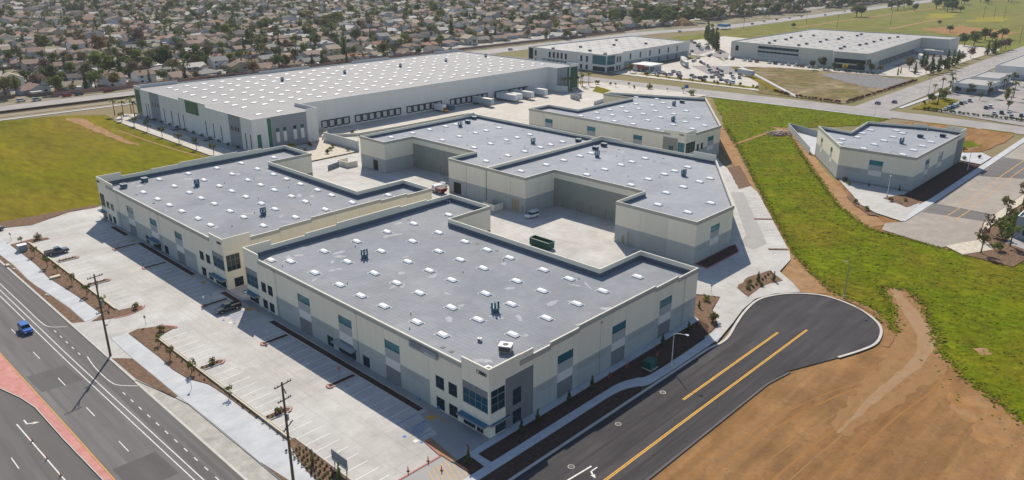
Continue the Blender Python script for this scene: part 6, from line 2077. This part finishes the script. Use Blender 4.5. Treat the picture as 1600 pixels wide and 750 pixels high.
# cream warehouse, basin and far road
for k, (x, y, h, kd, m) in enumerate(((541, 228, 7, 'broad', 'leaf_dark'), (547.7, 224.2, 9, 'broad', 'leaf_dark'), (549.9, 216, 6, 'broad', 'leaf_dark'), (548, 207.6, 5.5, 'broad', 'leaf_yellow'), (553, 200, 7, 'broad', 'leaf_dark'), (554, 192, 7, 'broad', 'leaf_mid'), (556, 187, 6, 'broad', 'leaf_olive'),
                                        (582, 176.8, 10, 'broad', 'leaf_olive'), (568.5, 168.6, 8, 'cone', 'leaf_dark'), (605.6, 175.8, 12, 'cone', 'leaf_dark'), (616.7, 176.6, 10, 'cone', 'leaf_dark'), (580, 162, 13, 'cone', 'leaf_dark'), (588, 160, 12, 'cone', 'leaf_dark'), (609, 161, 14, 'cone', 'leaf_dark'), (625, 161.6, 12, 'cone', 'leaf_mid'), (642, 163, 11, 'cone', 'leaf_dark'),
                                        (552.7, 174.4, 6, 'column', 'leaf_dark'), (690.8, 166.6, 9, 'broad', 'leaf_brown'), (723, 163, 12, 'cone', 'leaf_dark'), (733, 161, 13, 'cone', 'leaf_dark'), (745, 163, 10, 'broad', 'leaf_mid'), (760, 162, 10, 'broad', 'leaf_brown'), (775, 162, 10, 'broad', 'leaf_brown'), (655, 164, 8, 'broad', 'leaf_olive'),
                                        (598, 159, 9, 'broad', 'leaf_dark'), (573, 163, 6, 'broad', 'leaf_brown'), (563, 176, 5, 'column', 'leaf_dark'))):
    tree('tree', x, y, h, kd, m, '%s by the cream warehouse and its road, %s of the planting' % ({'broad': 'round tree', 'cone': 'dark conifer', 'column': 'slim tree'}[kd], ordinal(k)), group='trees around the cream warehouse')
for k in range(9):
    t = k / 8
    tree('cypress_tree', 598 + 82 * t, 335 + 59 * t, 15 + 3 * math.sin(k * 2.1), 'column', 'leaf_dark', 'tall dark cypress between the two far warehouses, %s from the front' % ordinal(k), group='cypress row between the far warehouses', spread=1.5)
for k, (x, y) in enumerate(((482, 131), (503.5, 133), (522.5, 133.5), (501, 128.5), (512, 130), (455, 121), (533, 108), (545, 109), (500, 108), (472, 122), (560, 109), (512, 98), (498, 96))):
    palm(x, y, 7.5 + (k % 3), 'palm in the right-edge complex, %s of thirteen' % ordinal(k), 'palms of the right-edge complex')
for k in range(34):
    x, y = _rr.uniform(437, 520), _rr.uniform(72, 129)
    if 438 < x < 482 and 97 < y < 114:
        y = 118 + _rr.uniform(0, 9)
    kd = _rr.choice(['shrub', 'broad', 'broad', 'loose'])
    tree('tree' if kd != 'shrub' else 'bush', x, y, 2.2 if kd == 'shrub' else _rr.uniform(4, 6.5), kd, _rr.choice(['leaf_dark', 'leaf_mid', 'leaf_olive', 'leaf_light']), '%s among the right-edge lots, %s of the planting' % ({'shrub': 'low bush', 'broad': 'round tree', 'loose': 'sparse tree'}[kd], ordinal(k)), 'tree' if kd != 'shrub' else 'bush', 'plants of the right-edge lots')
_hed = []
for a, c, n, m, lab in (((427, 186), (424, 159), 12, 'leaf_burgundy', 'reddish bush on the road edge of the dry basin'), ((428, 158.5), (540, 157.5), 34, 'leaf_burgundy', 'reddish bush on the side street edge of the dry basin'), ((437, 205), (427, 190), 8, 'leaf_burgundy', 'reddish bush near the left corner of the dry basin'),
                       ((436, 122), (436.4, 76), 22, 'leaf_dark', 'dark hedge bush along the right-edge lot'), ((546, 240), (548, 182), 16, 'leaf_dark', 'dark hedge bush between the basin and the cream warehouse')):
    for i in range(n):
        t = (i + _rr.uniform(-.2, .2)) / n
        tree('hedge_bush', a[0] + (c[0] - a[0]) * t, a[1] + (c[1] - a[1]) * t, _rr.uniform(1.3, 2.1), 'shrub', m, lab + ', %s along' % ordinal(i), 'bush', lab, -.1, 1.3)
for k in range(22):
    t = k / 21
    x, y = 437.5 + 4 * (k % 2), 304 - 92 * t
    tree('bush', x, y, 1.4 + (k % 3) * .5, 'shrub', ['leaf_olive', 'leaf_mid', 'leaf_rust'][k % 3], 'bush in the green strip between the far road and the pale lot, %s from left' % ordinal(k), 'bush', 'bushes of the far road strip', -.1)
tree('tree', 441, 311, 6.5, 'broad', 'leaf_olive', 'olive round tree before the pale two-storey building')
for k, (x, y) in enumerate(((388, 288), (390.5, 276), (392, 262), (393, 250), (385, 296), (394, 240), (388, 270), (384, 281), (391, 232))):
    tree('bush', x, y, 2.0 + (k % 3), 'loose' if k % 2 else 'shrub', ['leaf_olive', 'leaf_rust', 'leaf_mid'][k % 3], 'bush between the dock yard and the far road, %s from left' % ordinal(k), 'bush', 'bushes by the far road')
FARF = [(1060, 397, 18), (1066, 393, 15), (1230, 412, 14), (1250, 410, 16), (1279, 411, 18), (1295, 408, 13), (1235, 382, 12), (1322, 368, 20), (1300, 372, 18), (1335, 360, 18), (1240, 340, 17), (1255, 338, 16), (1252, 326, 10), (1474, 385, 16), (1440, 372, 16),
        (1571, 334, 18), (1600, 345, 20), (1555, 377, 18), (1585, 372, 18), (1520, 360, 14), (1490, 350, 14), (1630, 320, 18), (1660, 300, 18), (780, 195, 12), (790, 190, 13), (830, 200, 11), (850, 196, 12), (842, 188, 10), (868, 186, 12), (940, 160, 9), (915, 245, 8), (1000, 280, 6), (760, 300, 8), (850, 385, 6)]
for k, (x, y, h) in enumerate(FARF):
    tree('tree', x, y, h, 'broad', 'leaf_dark' if k % 4 else 'leaf_mid', 'dark tree of the far field, %s from the road' % ordinal(k), group='trees of the far field', z=-.3, spread=1.25)

# ------------------------------------------------------------------ the suburb beyond the arterial road
HW = {'cream': (.56, .50, .40), 'white': (.66, .64, .60), 'tan': (.44, .36, .27), 'grey': (.40, .40, .41), 'bluish': (.40, .43, .45), 'pinkish': (.50, .38, .32)}
HR = {'brown': (.235, .17, .118), 'grey': (.28, .26, .235), 'tan': (.38, .305, .21), 'dark': (.12, .10, .088), 'reddish': (.33, .165, .105), 'pale': (.56, .51, .45), 'pinkish brown': (.325, .215, .165)}
for n_, c_ in HW.items():
    mat('house_wall_' + n_, c_, rough=.85, rand=.08)
for n_, c_ in HR.items():
    mat('house_roof_' + n_, c_, tuple(q * .8 for q in c_), .8, .9, rand=.15)
WK, RK = list(HW), list(HR)
RW = [7, 3.5, 4.5, 3, 1.4, 2.6, 6]
mat('house_window', (.03, .04, .05), rough=.2)
mat('garage_white', (.62, .60, .56), rough=.7)
mat('fence_wood', (.17, .115, .075), (.23, .165, .115), .2, .9)


def gable(bw, br, x0, x1, y0, y1, h, rise, axis, mw, mr, oh=.55, th=.2):
    """walls with gable ends and two roof slabs; ridge along `axis`"""
    sw = (lambda x, y, z: (x, y, z)) if axis == 'x' else (lambda x, y, z: (y, x, z))
    if axis == 'y':
        x0, x1, y0, y1 = y0, y1, x0, x1
    ym = (y0 + y1) / 2
    P = [(y0, 0), (y1, 0), (y1, h), (ym, h + rise), (y0, h)]
    A = [sw(x0, y, z) for y, z in P]
    B_ = [sw(x1, y, z) for y, z in P]
    fl = axis == 'y'
    F = lambda pts, m, b: b.face(pts[::-1] if fl else pts, m)
    F(A[::-1], mw, bw)
    F(B_, mw, bw)
    F([A[0], A[4], B_[4], B_[0]][::-1], mw, bw)
    F([A[1], B_[1], B_[2], A[2]], mw, bw)
    sl = rise / (ym - y0)
    for s, ye in ((-1, y0 - oh), (1, y1 + oh)):
        ze = h - sl * oh
        e0, r0 = (ye, ze), (ym, h + rise)
        pts = []
        for xx in (x0 - oh * .8, x1 + oh * .8):
            pts.append([sw(xx, e0[0], e0[1]), sw(xx, r0[0], r0[1]), sw(xx, r0[0], r0[1] + th), sw(xx, e0[0], e0[1] + th)])
        a, b = pts
        for q in ([a[0], a[1], a[2], a[3]], [b[3], b[2], b[1], b[0]], [a[3], a[2], b[2], b[3]], [a[0], a[3], b[3], b[0]], [a[1], a[0], b[0], b[1]]):
            br.face(q, mr)


def hip(bw, br, x0, x1, y0, y1, h, rise, mw, mr, oh=.55):
    bw.box(x0, x1, y0, y1, 0, h, mw)
    d = (y1 - y0) / 2
    ym = (y0 + y1) / 2
    a = [(x0 - oh, y0 - oh, h), (x1 + oh, y0 - oh, h), (x1 + oh, y1 + oh, h), (x0 - oh, y1 + oh, h)]
    r0, r1 = (x0 + d * .9, ym, h + rise), (x1 - d * .9, ym, h + rise)
    br.face([a[0], a[1], r1, r0], mr)
    br.face([a[1], a[2], r1], mr)
    br.face([a[2], a[3], r0, r1], mr)
    br.face([a[3], a[0], r0], mr)
    br.face([a[3], a[2], a[1], a[0]], mr)


HOUSES = []
for hv in range(6):
    bw, br, wins, gar = MB(), MB(), [], None
    mw, mr = 'house_wall_cream', 'house_roof_brown'
    if hv == 0:
        gable(bw, br, -7.5, 7.5, -4.5, 5, 2.8, 2.1, 'x', mw, mr)
        gable(bw, br, 1.5, 7.5, -8, -4.4, 2.6, 1.5, 'y', mw, mr)
        wins, gar = [(-5.5, -4.5), (-1.8, -4.5)], (2.4, -8)
    elif hv == 1:
        hip(bw, br, -7.5, 7.5, -5, 5, 2.8, 2.0, mw, mr)
        gable(bw, br, -7.5, -1.5, -8.5, -4.9, 2.6, 1.4, 'y', mw, mr)
        wins, gar = [(.5, -5), (4.2, -5)], (-6.8, -8.5)
    elif hv == 2:
        gable(bw, br, -5.5, 5.5, -5, 6, 5.4, 2.3, 'x', mw, mr)
        gable(bw, br, -1, 6, -9, -4.9, 2.7, 1.4, 'y', mw, mr)
        wins, gar = [(-4.3, -5), (-4.3, -5)], (.2, -9)
    elif hv == 3:
        gable(bw, br, -5.5, 5.5, -6.5, 6.5, 2.9, 2.4, 'y', mw, mr)
        gable(bw, br, 5.4, 9.5, -3, 4, 2.6, 1.5, 'x', mw, mr)
        wins, gar = [(2.0, -6.5), (6.2, -3)], (-4.6, -6.5)
    elif hv == 4:
        hip(bw, br, -8, 8, -4.5, 4.5, 2.9, 2.1, mw, mr)
        hip(bw, br, -8, -1, -4.4, 8.5, 2.9, 1.7, mw, mr)
        wins, gar = [(-6.5, -4.5), (-2.5, -4.5)], (2.6, -4.5)
    else:
        gable(bw, br, -6, 6, -5.5, 5.5, 5.6, 2.6, 'y', mw, mr)
        gable(bw, br, -9.5, -5.9, -4, 4, 2.8, 1.2, 'x', mw, mr)
        wins, gar = [(-4.2, -5.5), (1.8, -5.5)], (-1.6, -5.5)
    HOUSES.append((bw, br, wins, gar, bw.mesh('wall'), br.mesh('roof')))
WINM = MB().box(0, 1.7, -.05, .02, 1.0, 2.2, 'house_window').mesh('window')
WINU = MB().box(0, 1.7, -.05, .02, 3.8, 4.9, 'house_window').mesh('window')
GARM = MB().box(0, 4.6, -.05, .02, 0, 2.2, 'garage_white').mesh('garage_door')
CHIM = MB().box(-.45, .45, -.45, .45, 2.8, 5.6, 'block_wall').mesh('chimney')
STYLE = ['low gabled', 'low hip-roofed', 'two-storey gabled', 'broad gabled', 'sprawling hip-roofed', 'tall gabled']


def warp(u, v):
    return u + 9 * math.sin(v / 95.0 + u / 400), v + 10 * math.sin(u / 120.0 + .8) + 6 * math.sin(u / 47.0 + v / 80)


rs = random.Random(99)
lots, street_lines, cross_lines = [], [], []
V0 = 505.0
PER = 71.0
row = 0
nper = 17
for blk in range(nper):
    vs = V0 + 17 + blk * PER
    street_lines.append(vs)
    for side in (-1, 1):
        vr = vs + side * (18.5 + rs.uniform(-1, 1))
        if blk == 0 and side == -1:
            vr = vs - 17.5
        u = -40.0
        while u < 2000:
            wlot = rs.uniform(17.5, 21.5)
            seg = (u + 60 * (blk % 3)) % 205
            if seg > 190:
                u += 14
                continue
            x, y = warp(u + wlot / 2, vr + rs.uniform(-2.5, 2.5))
            px, py = project(x, y, 3)
            if -30 < px < 1640 and -12 < py and (y > 494):
                if not (x > 640 and y < 470 + 25):
                    lots.append([row, x, y, (0 if side > 0 else math.pi) + rs.uniform(-.16, .16) + (math.pi / 2 if rs.random() < .18 else 0), math.hypot(x, y), px])
            u += wlot
        row += 1
skip = lambda x, y: (780 < x < 880 and 495 < y < 560)
lots = [l for l in lots if not skip(l[1], l[2])]
lots.sort(key=lambda l: l[4])
near, far = lots[:300], lots[300:]
cnt = {}
near_sorted = sorted(near, key=lambda l: (l[0], l[5]))
rowids = sorted(set(l[0] for l in near_sorted))
for l in near_sorted:
    k = cnt.get(l[0], 0)
    cnt[l[0]] = k + 1
    l.append(k)
houses_meta = []
rw = random.Random(4)
for l in near:
    row_, x, y, rz, dist, px, k = l
    hv = rw.choice([0, 0, 1, 1, 2, 3, 3, 4, 5])
    wc, rc = rw.choice(WK), rw.choices(RK, RW)[0]
    r_ = rowids.index(row_)
    e = thing('house', '%s %s house with %s roof, %s from left in the %s suburb row' % (wc, STYLE[hv], rc, ordinal(k), ordinal(r_)), 'house', (x, y, -.34), rz, 'houses of the suburb')
    w = put('wall', HOUSES[hv][4], e)
    w.material_slots[0].link = 'OBJECT'
    w.material_slots[0].material = MATS['house_wall_' + wc]
    r = put('roof', HOUSES[hv][5], e)
    r.material_slots[0].link = 'OBJECT'
    r.material_slots[0].material = MATS['house_roof_' + rc]
    if dist < 720:
        for q, (wx, wy) in enumerate(HOUSES[hv][2]):
            put('window', WINU if (hv == 2 and q == 1) else WINM, e, (wx, wy, 0))
            yb = {0: 5, 1: 5, 2: 6, 3: 6.5, 4: 4.5, 5: 5.5}[hv]
            put('window', WINU if hv in (2, 5) and q else WINM, e, (-wx if abs(wx) < 5 else wx * .5, yb, 0), math.pi)
        put('garage_door', GARM, e, (HOUSES[hv][3][0], HOUSES[hv][3][1], 0))
        if rw.random() < .5:
            put('chimney', CHIM, r, (rw.uniform(-3, 3), rw.uniform(-1, 2), 0 if hv not in (2, 5) else 2.4))

# the houses farther back read as one mass of roofs
V, Fc, Mi = [], [], []
slots = ['house_wall_' + q for q in WK] + ['house_roof_' + q for q in RK]
for l in far:
    hv = rw.choice([0, 1, 2, 3, 4, 5])
    bw, br = HOUSES[hv][0], HOUSES[hv][1]
    c, s = math.cos(l[3]), math.sin(l[3])
    for b_, mi in ((bw, rw.randrange(len(WK))), (br, len(WK) + rw.choices(range(len(RK)), RW)[0])):
        o_ = len(V)
        V += [(l[1] + p[0] * c - p[1] * s, l[2] + p[0] * s + p[1] * c, p[2] - .34) for p in b_.v]
        Fc += [tuple(o_ + i for i in f) for f in b_.f]
        Mi += [mi] * len(b_.f)
me = bpy.data.meshes.new('distant_houses')
me.from_pydata(V, [], Fc)
me.polygons.foreach_set('material_index', Mi)
for s_ in slots:
    me.materials.append(MATS[s_])
o = stuff(put('distant_houses', me))
tag(o, 'mass of small distant suburban roofs at the top of the view', 'houses')

# suburb streets with pale kerb walks
for q, vs in enumerate(street_lines):
    for wdt, z, m, nm in ((13.5, -.31, 'kerb', 'suburb_walk'), (9.5, -.29, 'asphalt_suburb', 'suburb_street')):
        b = MB()
        strip_mesh(b, [warp(u, vs) for u in range(-60, 2000, 12)], wdt, z, m)
        structure(b.build(nm))
for blk in range(nper):
    for k in range(10):
        u0 = 197 - 60 * (blk % 3) + 205 * k
        a, c = street_lines[blk] - 33, street_lines[blk] + 33
        b = MB()
        strip_mesh(b, [warp(u0, a + (c - a) * t / 6) for t in range(7)], 9, -.285, 'asphalt_suburb')
        structure(b.build('suburb_street'))
# back fences, sheds and drives
rt0 = random.Random(55)
b = MB()
for l in lots:
    row_, x, y, rz = l[:4]
    c, s = math.cos(rz), math.sin(rz)
    for (x0, y0, x1, y1) in ((-8, 15, 8, 15), (8, -3, 8, 15)):
        p, q = (x + x0 * c - y0 * s, y + x0 * s + y0 * c), (x + x1 * c - y1 * s, y + x1 * s + y1 * c)
        b.face([(*p, -.34), (*q, -.34), (*q, 1.5), (*p, 1.5)], 'fence_wood')
    if rt0.random() < .45:
        ax, ay = rt0.uniform(-8, 6), rt0.uniform(7, 12)
        sx, sy, hh = rt0.uniform(1.5, 3.2), rt0.uniform(1.2, 2.4), rt0.uniform(1.8, 2.8)
        q8 = [(x + (ax + dx) * c - (ay + dy) * s, y + (ax + dx) * s + (ay + dy) * c) for dx, dy in ((-sx, -sy), (sx, -sy), (sx, sy), (-sx, sy))]
        b.hexa([(*q, -.34) for q in q8] + [(*q, hh) for q in q8], rt0.choice(['garage_white', 'garage_white', 'kerb', 'fence_wood', 'house_roof_pale']))
    # driveway
    p = [(x + a * c - d_ * s, y + a * s + d_ * c, -.30) for a, d_ in ((2, -13), (7, -13), (7, -4), (2, -4))]
    b.face(p, 'kerb')
o = stuff(b.build('suburb_fences_and_drives'))
tag(o, 'wooden back fences, small sheds and pale driveways between the suburban houses', 'fences')

# suburb trees: the nearest are trees of their own, the rest one mass
tl = []
rt = random.Random(17)
lotkey = {id(l): i for i, l in enumerate(lots)}
for l in lots:
    row_, x, y, rz = l[:4]
    c, s = math.cos(rz), math.sin(rz)
    for where, pr, (lx, ly) in (('behind', .97, (rt.uniform(-8, 0), rt.uniform(9, 15))), ('before', .75, (rt.uniform(-9, 9), rt.uniform(-12.5, -9.5))), ('beside', .55, (rt.choice((-9.3, 9.3)), rt.uniform(-4, 8))), ('back of', .6, (rt.uniform(2, 9), rt.uniform(9, 15)))):
        if rt.random() > pr * (1.0 if l[4] < 750 else .66):
            continue
        kd = rt.choices(['broad', 'loose', 'cone', 'column', 'shrub', 'palm'], [5, 3.2, .8, .8, 2.2, .7])[0]
        h = {'broad': rt.uniform(5.5, 11.5), 'loose': rt.uniform(5, 9.5), 'cone': rt.uniform(8, 14), 'column': rt.uniform(8, 15), 'shrub': rt.uniform(2.5, 4), 'palm': rt.uniform(8, 13)}[kd]
        if rt.random() < .13 and kd in ('broad', 'cone', 'column'):
            h *= 1.6
        m = rt.choices(['leaf_dark', 'leaf_mid', 'leaf_light', 'leaf_olive', 'leaf_rust', 'leaf_brown'], [4.5, 5, 1.8, 3.6, .9, 1.8])[0]
        if kd in ('cone', 'column'):
            m = 'leaf_dark'
        tl.append((x + lx * c - ly * s, y + lx * s + ly * c, h, kd, m, where, l))
tl.sort(key=lambda t: math.hypot(t[0], t[1]))
KN = {'broad': 'round', 'loose': 'sparse', 'cone': 'conical', 'column': 'slim', 'shrub': 'low'}
MN = {'leaf_dark': 'dark', 'leaf_mid': 'green', 'leaf_light': 'bright', 'leaf_olive': 'olive', 'leaf_rust': 'rust-coloured', 'leaf_brown': 'brownish'}
fv, fm = [], []
FARC = {(kd, s): leaf_cloud(kd, n, 300 + s, size) for kd, n, size in (('broad', 80, .085), ('loose', 50, .075), ('cone', 60, .07), ('column', 55, .055), ('shrub', 34, .15)) for s in range(3)}
for k, (x, y, h, kd, m, where, l) in enumerate(tl):
    own = len(l) > 6
    if k < 300 and own:
        lab = '%s the %s house from left in the %s suburb row' % (where, ordinal(l[6]), ordinal(rowids.index(l[0])))
        if kd == 'palm':
            palm(x, y, h, 'tall palm ' + lab, 'palms of the suburb', -.34)
        else:
            tree('suburb_tree', x, y, h, kd, m, '%s %s tree %s' % (MN[m], KN[kd], lab), group='trees of the suburb', z=-.34, spread=1.1)
    else:
        if kd == 'palm':
            kd = 'loose'
        a = rt.uniform(0, 6.28)
        v = FARC[kd, k % 3] * np.array([h * 1.15, h * 1.15, h])
        R = np.array([[math.cos(a), -math.sin(a), 0], [math.sin(a), math.cos(a), 0], [0, 0, 1]])
        fv.append(v @ R.T + np.array([x, y, -.34]))
        fm.append(np.full(len(v) // 4, ['leaf_dark', 'leaf_mid', 'leaf_light', 'leaf_olive', 'leaf_rust', 'leaf_brown'].index(m)))
# clumps of larger trees standing over the roofs
for k in range(70):
    l = rt.choice(lots)
    m = rt.choice([0, 0, 0, 1, 1, 3])
    for q in range(rt.randrange(2, 6)):
        h = rt.uniform(9, 17)
        kd = rt.choice(['broad', 'broad', 'broad', 'cone'])
        v = FARC[kd, q % 3] * np.array([h * 1.15, h * 1.15, h])
        fv.append(v + np.array([l[1] + rt.gauss(0, 9), l[2] + 13 * math.cos(l[3]) + rt.gauss(0, 4), -.34]))
        fm.append(np.full(len(v) // 4, m))
# big dark grove right of the suburb
for k in range(46):
    x, y = rt.uniform(770, 900), rt.uniform(495, 590)
    h = rt.uniform(11, 19)
    v = FARC['broad', k % 3] * np.array([h * 1.2, h * 1.2, h])
    fv.append(v + np.array([x, y, -.34]))
    fm.append(np.full(len(v) // 4, 0 if k % 4 else 1))
for k in range(60):
    x = rt.uniform(900, 1600)
    y = 470 + rt.uniform(0, 90)
    h = rt.uniform(8, 17)
    v = FARC['broad', k % 3] * np.array([h * 1.2, h * 1.2, h])
    fv.append(v + np.array([x, y, -.34]))
    fm.append(np.full(len(v) // 4, 0 if k % 3 else 3))
o = stuff(put('distant_trees', quads_mesh('distant_trees', np.concatenate(fv), ['leaf_dark', 'leaf_mid', 'leaf_light', 'leaf_olive', 'leaf_rust', 'leaf_brown'], np.concatenate(fm))))
tag(o, 'mass of distant trees between the suburban roofs', 'trees')
# bare earth mound beside the grove
b = MB()
n = 14
ring = [[(795 + rr * 17 * math.cos(2 * math.pi * j / n) * (1 + .15 * math.sin(3 * j)), 492 + rr * 12 * math.sin(2 * math.pi * j / n), -.35 + (1 - rr) ** .8 * 9) for j in range(n)] for rr in (1, .7, .4, .12)]
for a, c in zip(ring[:-1], ring[1:]):
    for j in range(n):
        q = (j + 1) % n
        b.face([a[j], a[q], c[q], c[j]], 'dirt_pale')
b.face(ring[-1], 'dirt_pale')
o = b.build('earth_mound')
structure(o)

# ------------------------------------------------------------------ tufts of grass: relief on the slope and field
def scatter_tufts(name, label, poly, n, size, mats, seed, zb, clump=0.55):
    r = np.random.default_rng(seed)
    P = np.array(poly)
    x0, y0 = P.min(0)
    x1, y1 = P.max(0)
    pts = np.stack([r.uniform(x0, x1, n * 3), r.uniform(y0, y1, n * 3)], 1)
    ins = np.zeros(len(pts), bool)
    j = len(P) - 1
    for i in range(len(P)):
        xi, yi = P[i]
        xj, yj = P[j]
        c = ((yi > pts[:, 1]) != (yj > pts[:, 1])) & (pts[:, 0] < (xj - xi) * (pts[:, 1] - yi) / (yj - yi + 1e-9) + xi)
        ins ^= c
        j = i
    pts = pts[ins]
    f = np.sin(pts[:, 0] * .31 + 2 * np.sin(pts[:, 1] * .17)) * np.sin(pts[:, 1] * .37 + 1.5 * np.sin(pts[:, 0] * .13)) + .6 * np.sin(pts[:, 0] * .9) * np.sin(pts[:, 1] * .8)
    pts = pts[f + r.normal(0, .6, len(pts)) > clump - .8][:n]
    vis = np.array([(-20 < q[0] < 1620 and q[1] < 770) for q in (project(a, c, 0) for a, c in pts)])
    pts = pts[vis]
    m = len(pts)
    s = size * r.uniform(.5, 1.5, m)
    a = r.uniform(0, 2 * np.pi, m)
    t = np.stack([np.cos(a), np.sin(a), np.zeros(m)], 1)
    nrm = np.stack([-np.sin(a), np.cos(a), np.zeros(m)], 1)
    c = np.concatenate([pts, np.full((m, 1), zb)], 1)
    up = np.array([0, 0, 1.0])
    v = np.stack([c - t * s[:, None], c + t * s[:, None], c + t * s[:, None] * .7 + up * (s * .4)[:, None] + nrm * (s * 1.3)[:, None], c - t * s[:, None] * .7 + up * (s * .4)[:, None] + nrm * (s * 1.1)[:, None]], 1).reshape(-1, 3)
    o = stuff(put(name, quads_mesh(name, v, mats, r.integers(0, len(mats), m))))
    tag(o, label, 'grass')


mat('tuft_a', (.13, .17, .003), (.155, .18, .005), .4, .9, spec=0.05)
mat('tuft_b', (.085, .115, .003), (.11, .13, .004), .4, .9, spec=0.05)
mat('tuft_c', (.18, .17, .006), (.19, .145, .012), .4, .9, spec=0.05)
mat('tuft_d', (.16, .155, .02), (.20, .175, .03), .4, .9, spec=0.05)
scatter_tufts('slope_grass', 'thick green grass and weeds covering the slope at right', GRASS_R, 26000, .27, ['tuft_a', 'tuft_b', 'tuft_b', 'tuft_c'], 5, -.25)
scatter_tufts('edge_weeds', 'sparse green weeds on the dirt beside the slope', [(160, 33), (153, 28), (143, 15), (130, -6), (122, -6), (134, 16), (146, 30), (155, 36)], 70, .22, ['tuft_a', 'tuft_b'], 7, -.28, 0)

# heap of rubble at the head of the dirt path
rb = MB()
rq = random.Random(8)
for k in range(150):
    a, r0 = rq.uniform(0, 6.28), abs(rq.gauss(0, 1))
    x, y = 329 + 4.5 * r0 * math.cos(a), 149.5 + 2.8 * r0 * math.sin(a)
    q = rq.uniform(.25, .8)
    zt = -.22 + max(0, 1.3 - r0 * .8) + q * .5
    p8 = [(x + q * dx * rq.uniform(.6, 1.2), y + q * dy * rq.uniform(.6, 1.2)) for dx, dy in ((-1, -1), (1, -1), (1, 1), (-1, 1))]
    rb.hexa([(*p, zt - q) for p in p8] + [(x + (p[0] - x) * .6, y + (p[1] - y) * .6, zt) for p in p8], 'rubble')
o = rb.build('rubble_pile')
tag(o, 'pinkish heap of broken rubble on the grass beside the grey screen wall', 'rubble')
stuff(o)

# ragged fringe of weeds where the grass gives way to dirt
def fringe(name, label, poly, n, spread, size, mats, seed, zb):
    r = np.random.default_rng(seed)
    P = np.array(poly, dtype=float)
    P, Q = P[:-1], P[1:]
    L = np.linalg.norm(Q - P, axis=1)
    k = r.choice(len(P), n, p=L / L.sum())
    t = r.uniform(0, 1, n)[:, None]
    base = P[k] * (1 - t) + Q[k] * t
    pts = base + r.normal(0, spread, (n, 2))
    vis = np.array([(-20 < q[0] < 1620 and q[1] < 770) for q in (project(a, c, 0) for a, c in pts)])
    pts = pts[vis]
    m = len(pts)
    s = size * r.uniform(.5, 1.5, m)
    a = r.uniform(0, 2 * np.pi, m)
    t = np.stack([np.cos(a), np.sin(a), np.zeros(m)], 1)
    nr = np.stack([-np.sin(a), np.cos(a), np.zeros(m)], 1)
    c = np.concatenate([pts, np.full((m, 1), zb)], 1)
    up = np.array([0, 0, 1.0])
    v = np.stack([c - t * s[:, None], c + t * s[:, None], c + t * s[:, None] * .6 + up * (s * .45)[:, None] + nr * (s * 1.2)[:, None], c - t * s[:, None] * .8 + up * (s * .45)[:, None] + nr * (s * 1.0)[:, None]], 1).reshape(-1, 3)
    o = stuff(put(name, quads_mesh(name, v, mats, r.integers(0, len(mats), m))))
    tag(o, label, 'grass')


fringe('fringe_weeds', 'ragged weeds along the edge between grass slope and dirt', GRASS_R[1:20], 5200, .75, .24, ['tuft_a', 'tuft_b', 'tuft_c'], 12, -.25)
fringe('path_weeds', 'ragged weeds along the dirt path by the small building', GRASS_R[23:29], 2600, .6, .24, ['tuft_a', 'tuft_b', 'tuft_c'], 13, -.22)
scatter_tufts('soil_clods', 'small clods and stones strewn over the bare graded dirt', [(60, 50), (130, 50), (150, 42), (165, 40), (150, 25), (125, -20), (60, -20)], 5200, .11, ['clod', 'dirt_dark', 'clod', 'gravel_grey'], 15, -.30, 0)

# ------------------------------------------------------------------ the air
hz = MB().box(-3050, 5050, -2550, 5050, -1.5, CAM_Z + 8, 'dark')
hm = bpy.data.materials.new('haze')
hm.use_nodes = True
hn = hm.node_tree
hn.nodes.remove(hn.nodes['Principled BSDF'])
pv = hn.nodes.new('ShaderNodeVolumePrincipled')
pv.inputs['Color'].default_value = (0.95, 0.95, 1.0, 1)
pv.inputs['Density'].default_value = 0.00008
pv.inputs['Anisotropy'].default_value = 0.0
hn.links.new(pv.outputs[0], hn.nodes['Material Output'].inputs['Volume'])
ho = hz.build('haze')
ho.data.materials.clear()
ho.data.materials.append(hm)
stuff(ho)
tag(ho, 'thin pale haze filling the air over the whole view', 'haze')
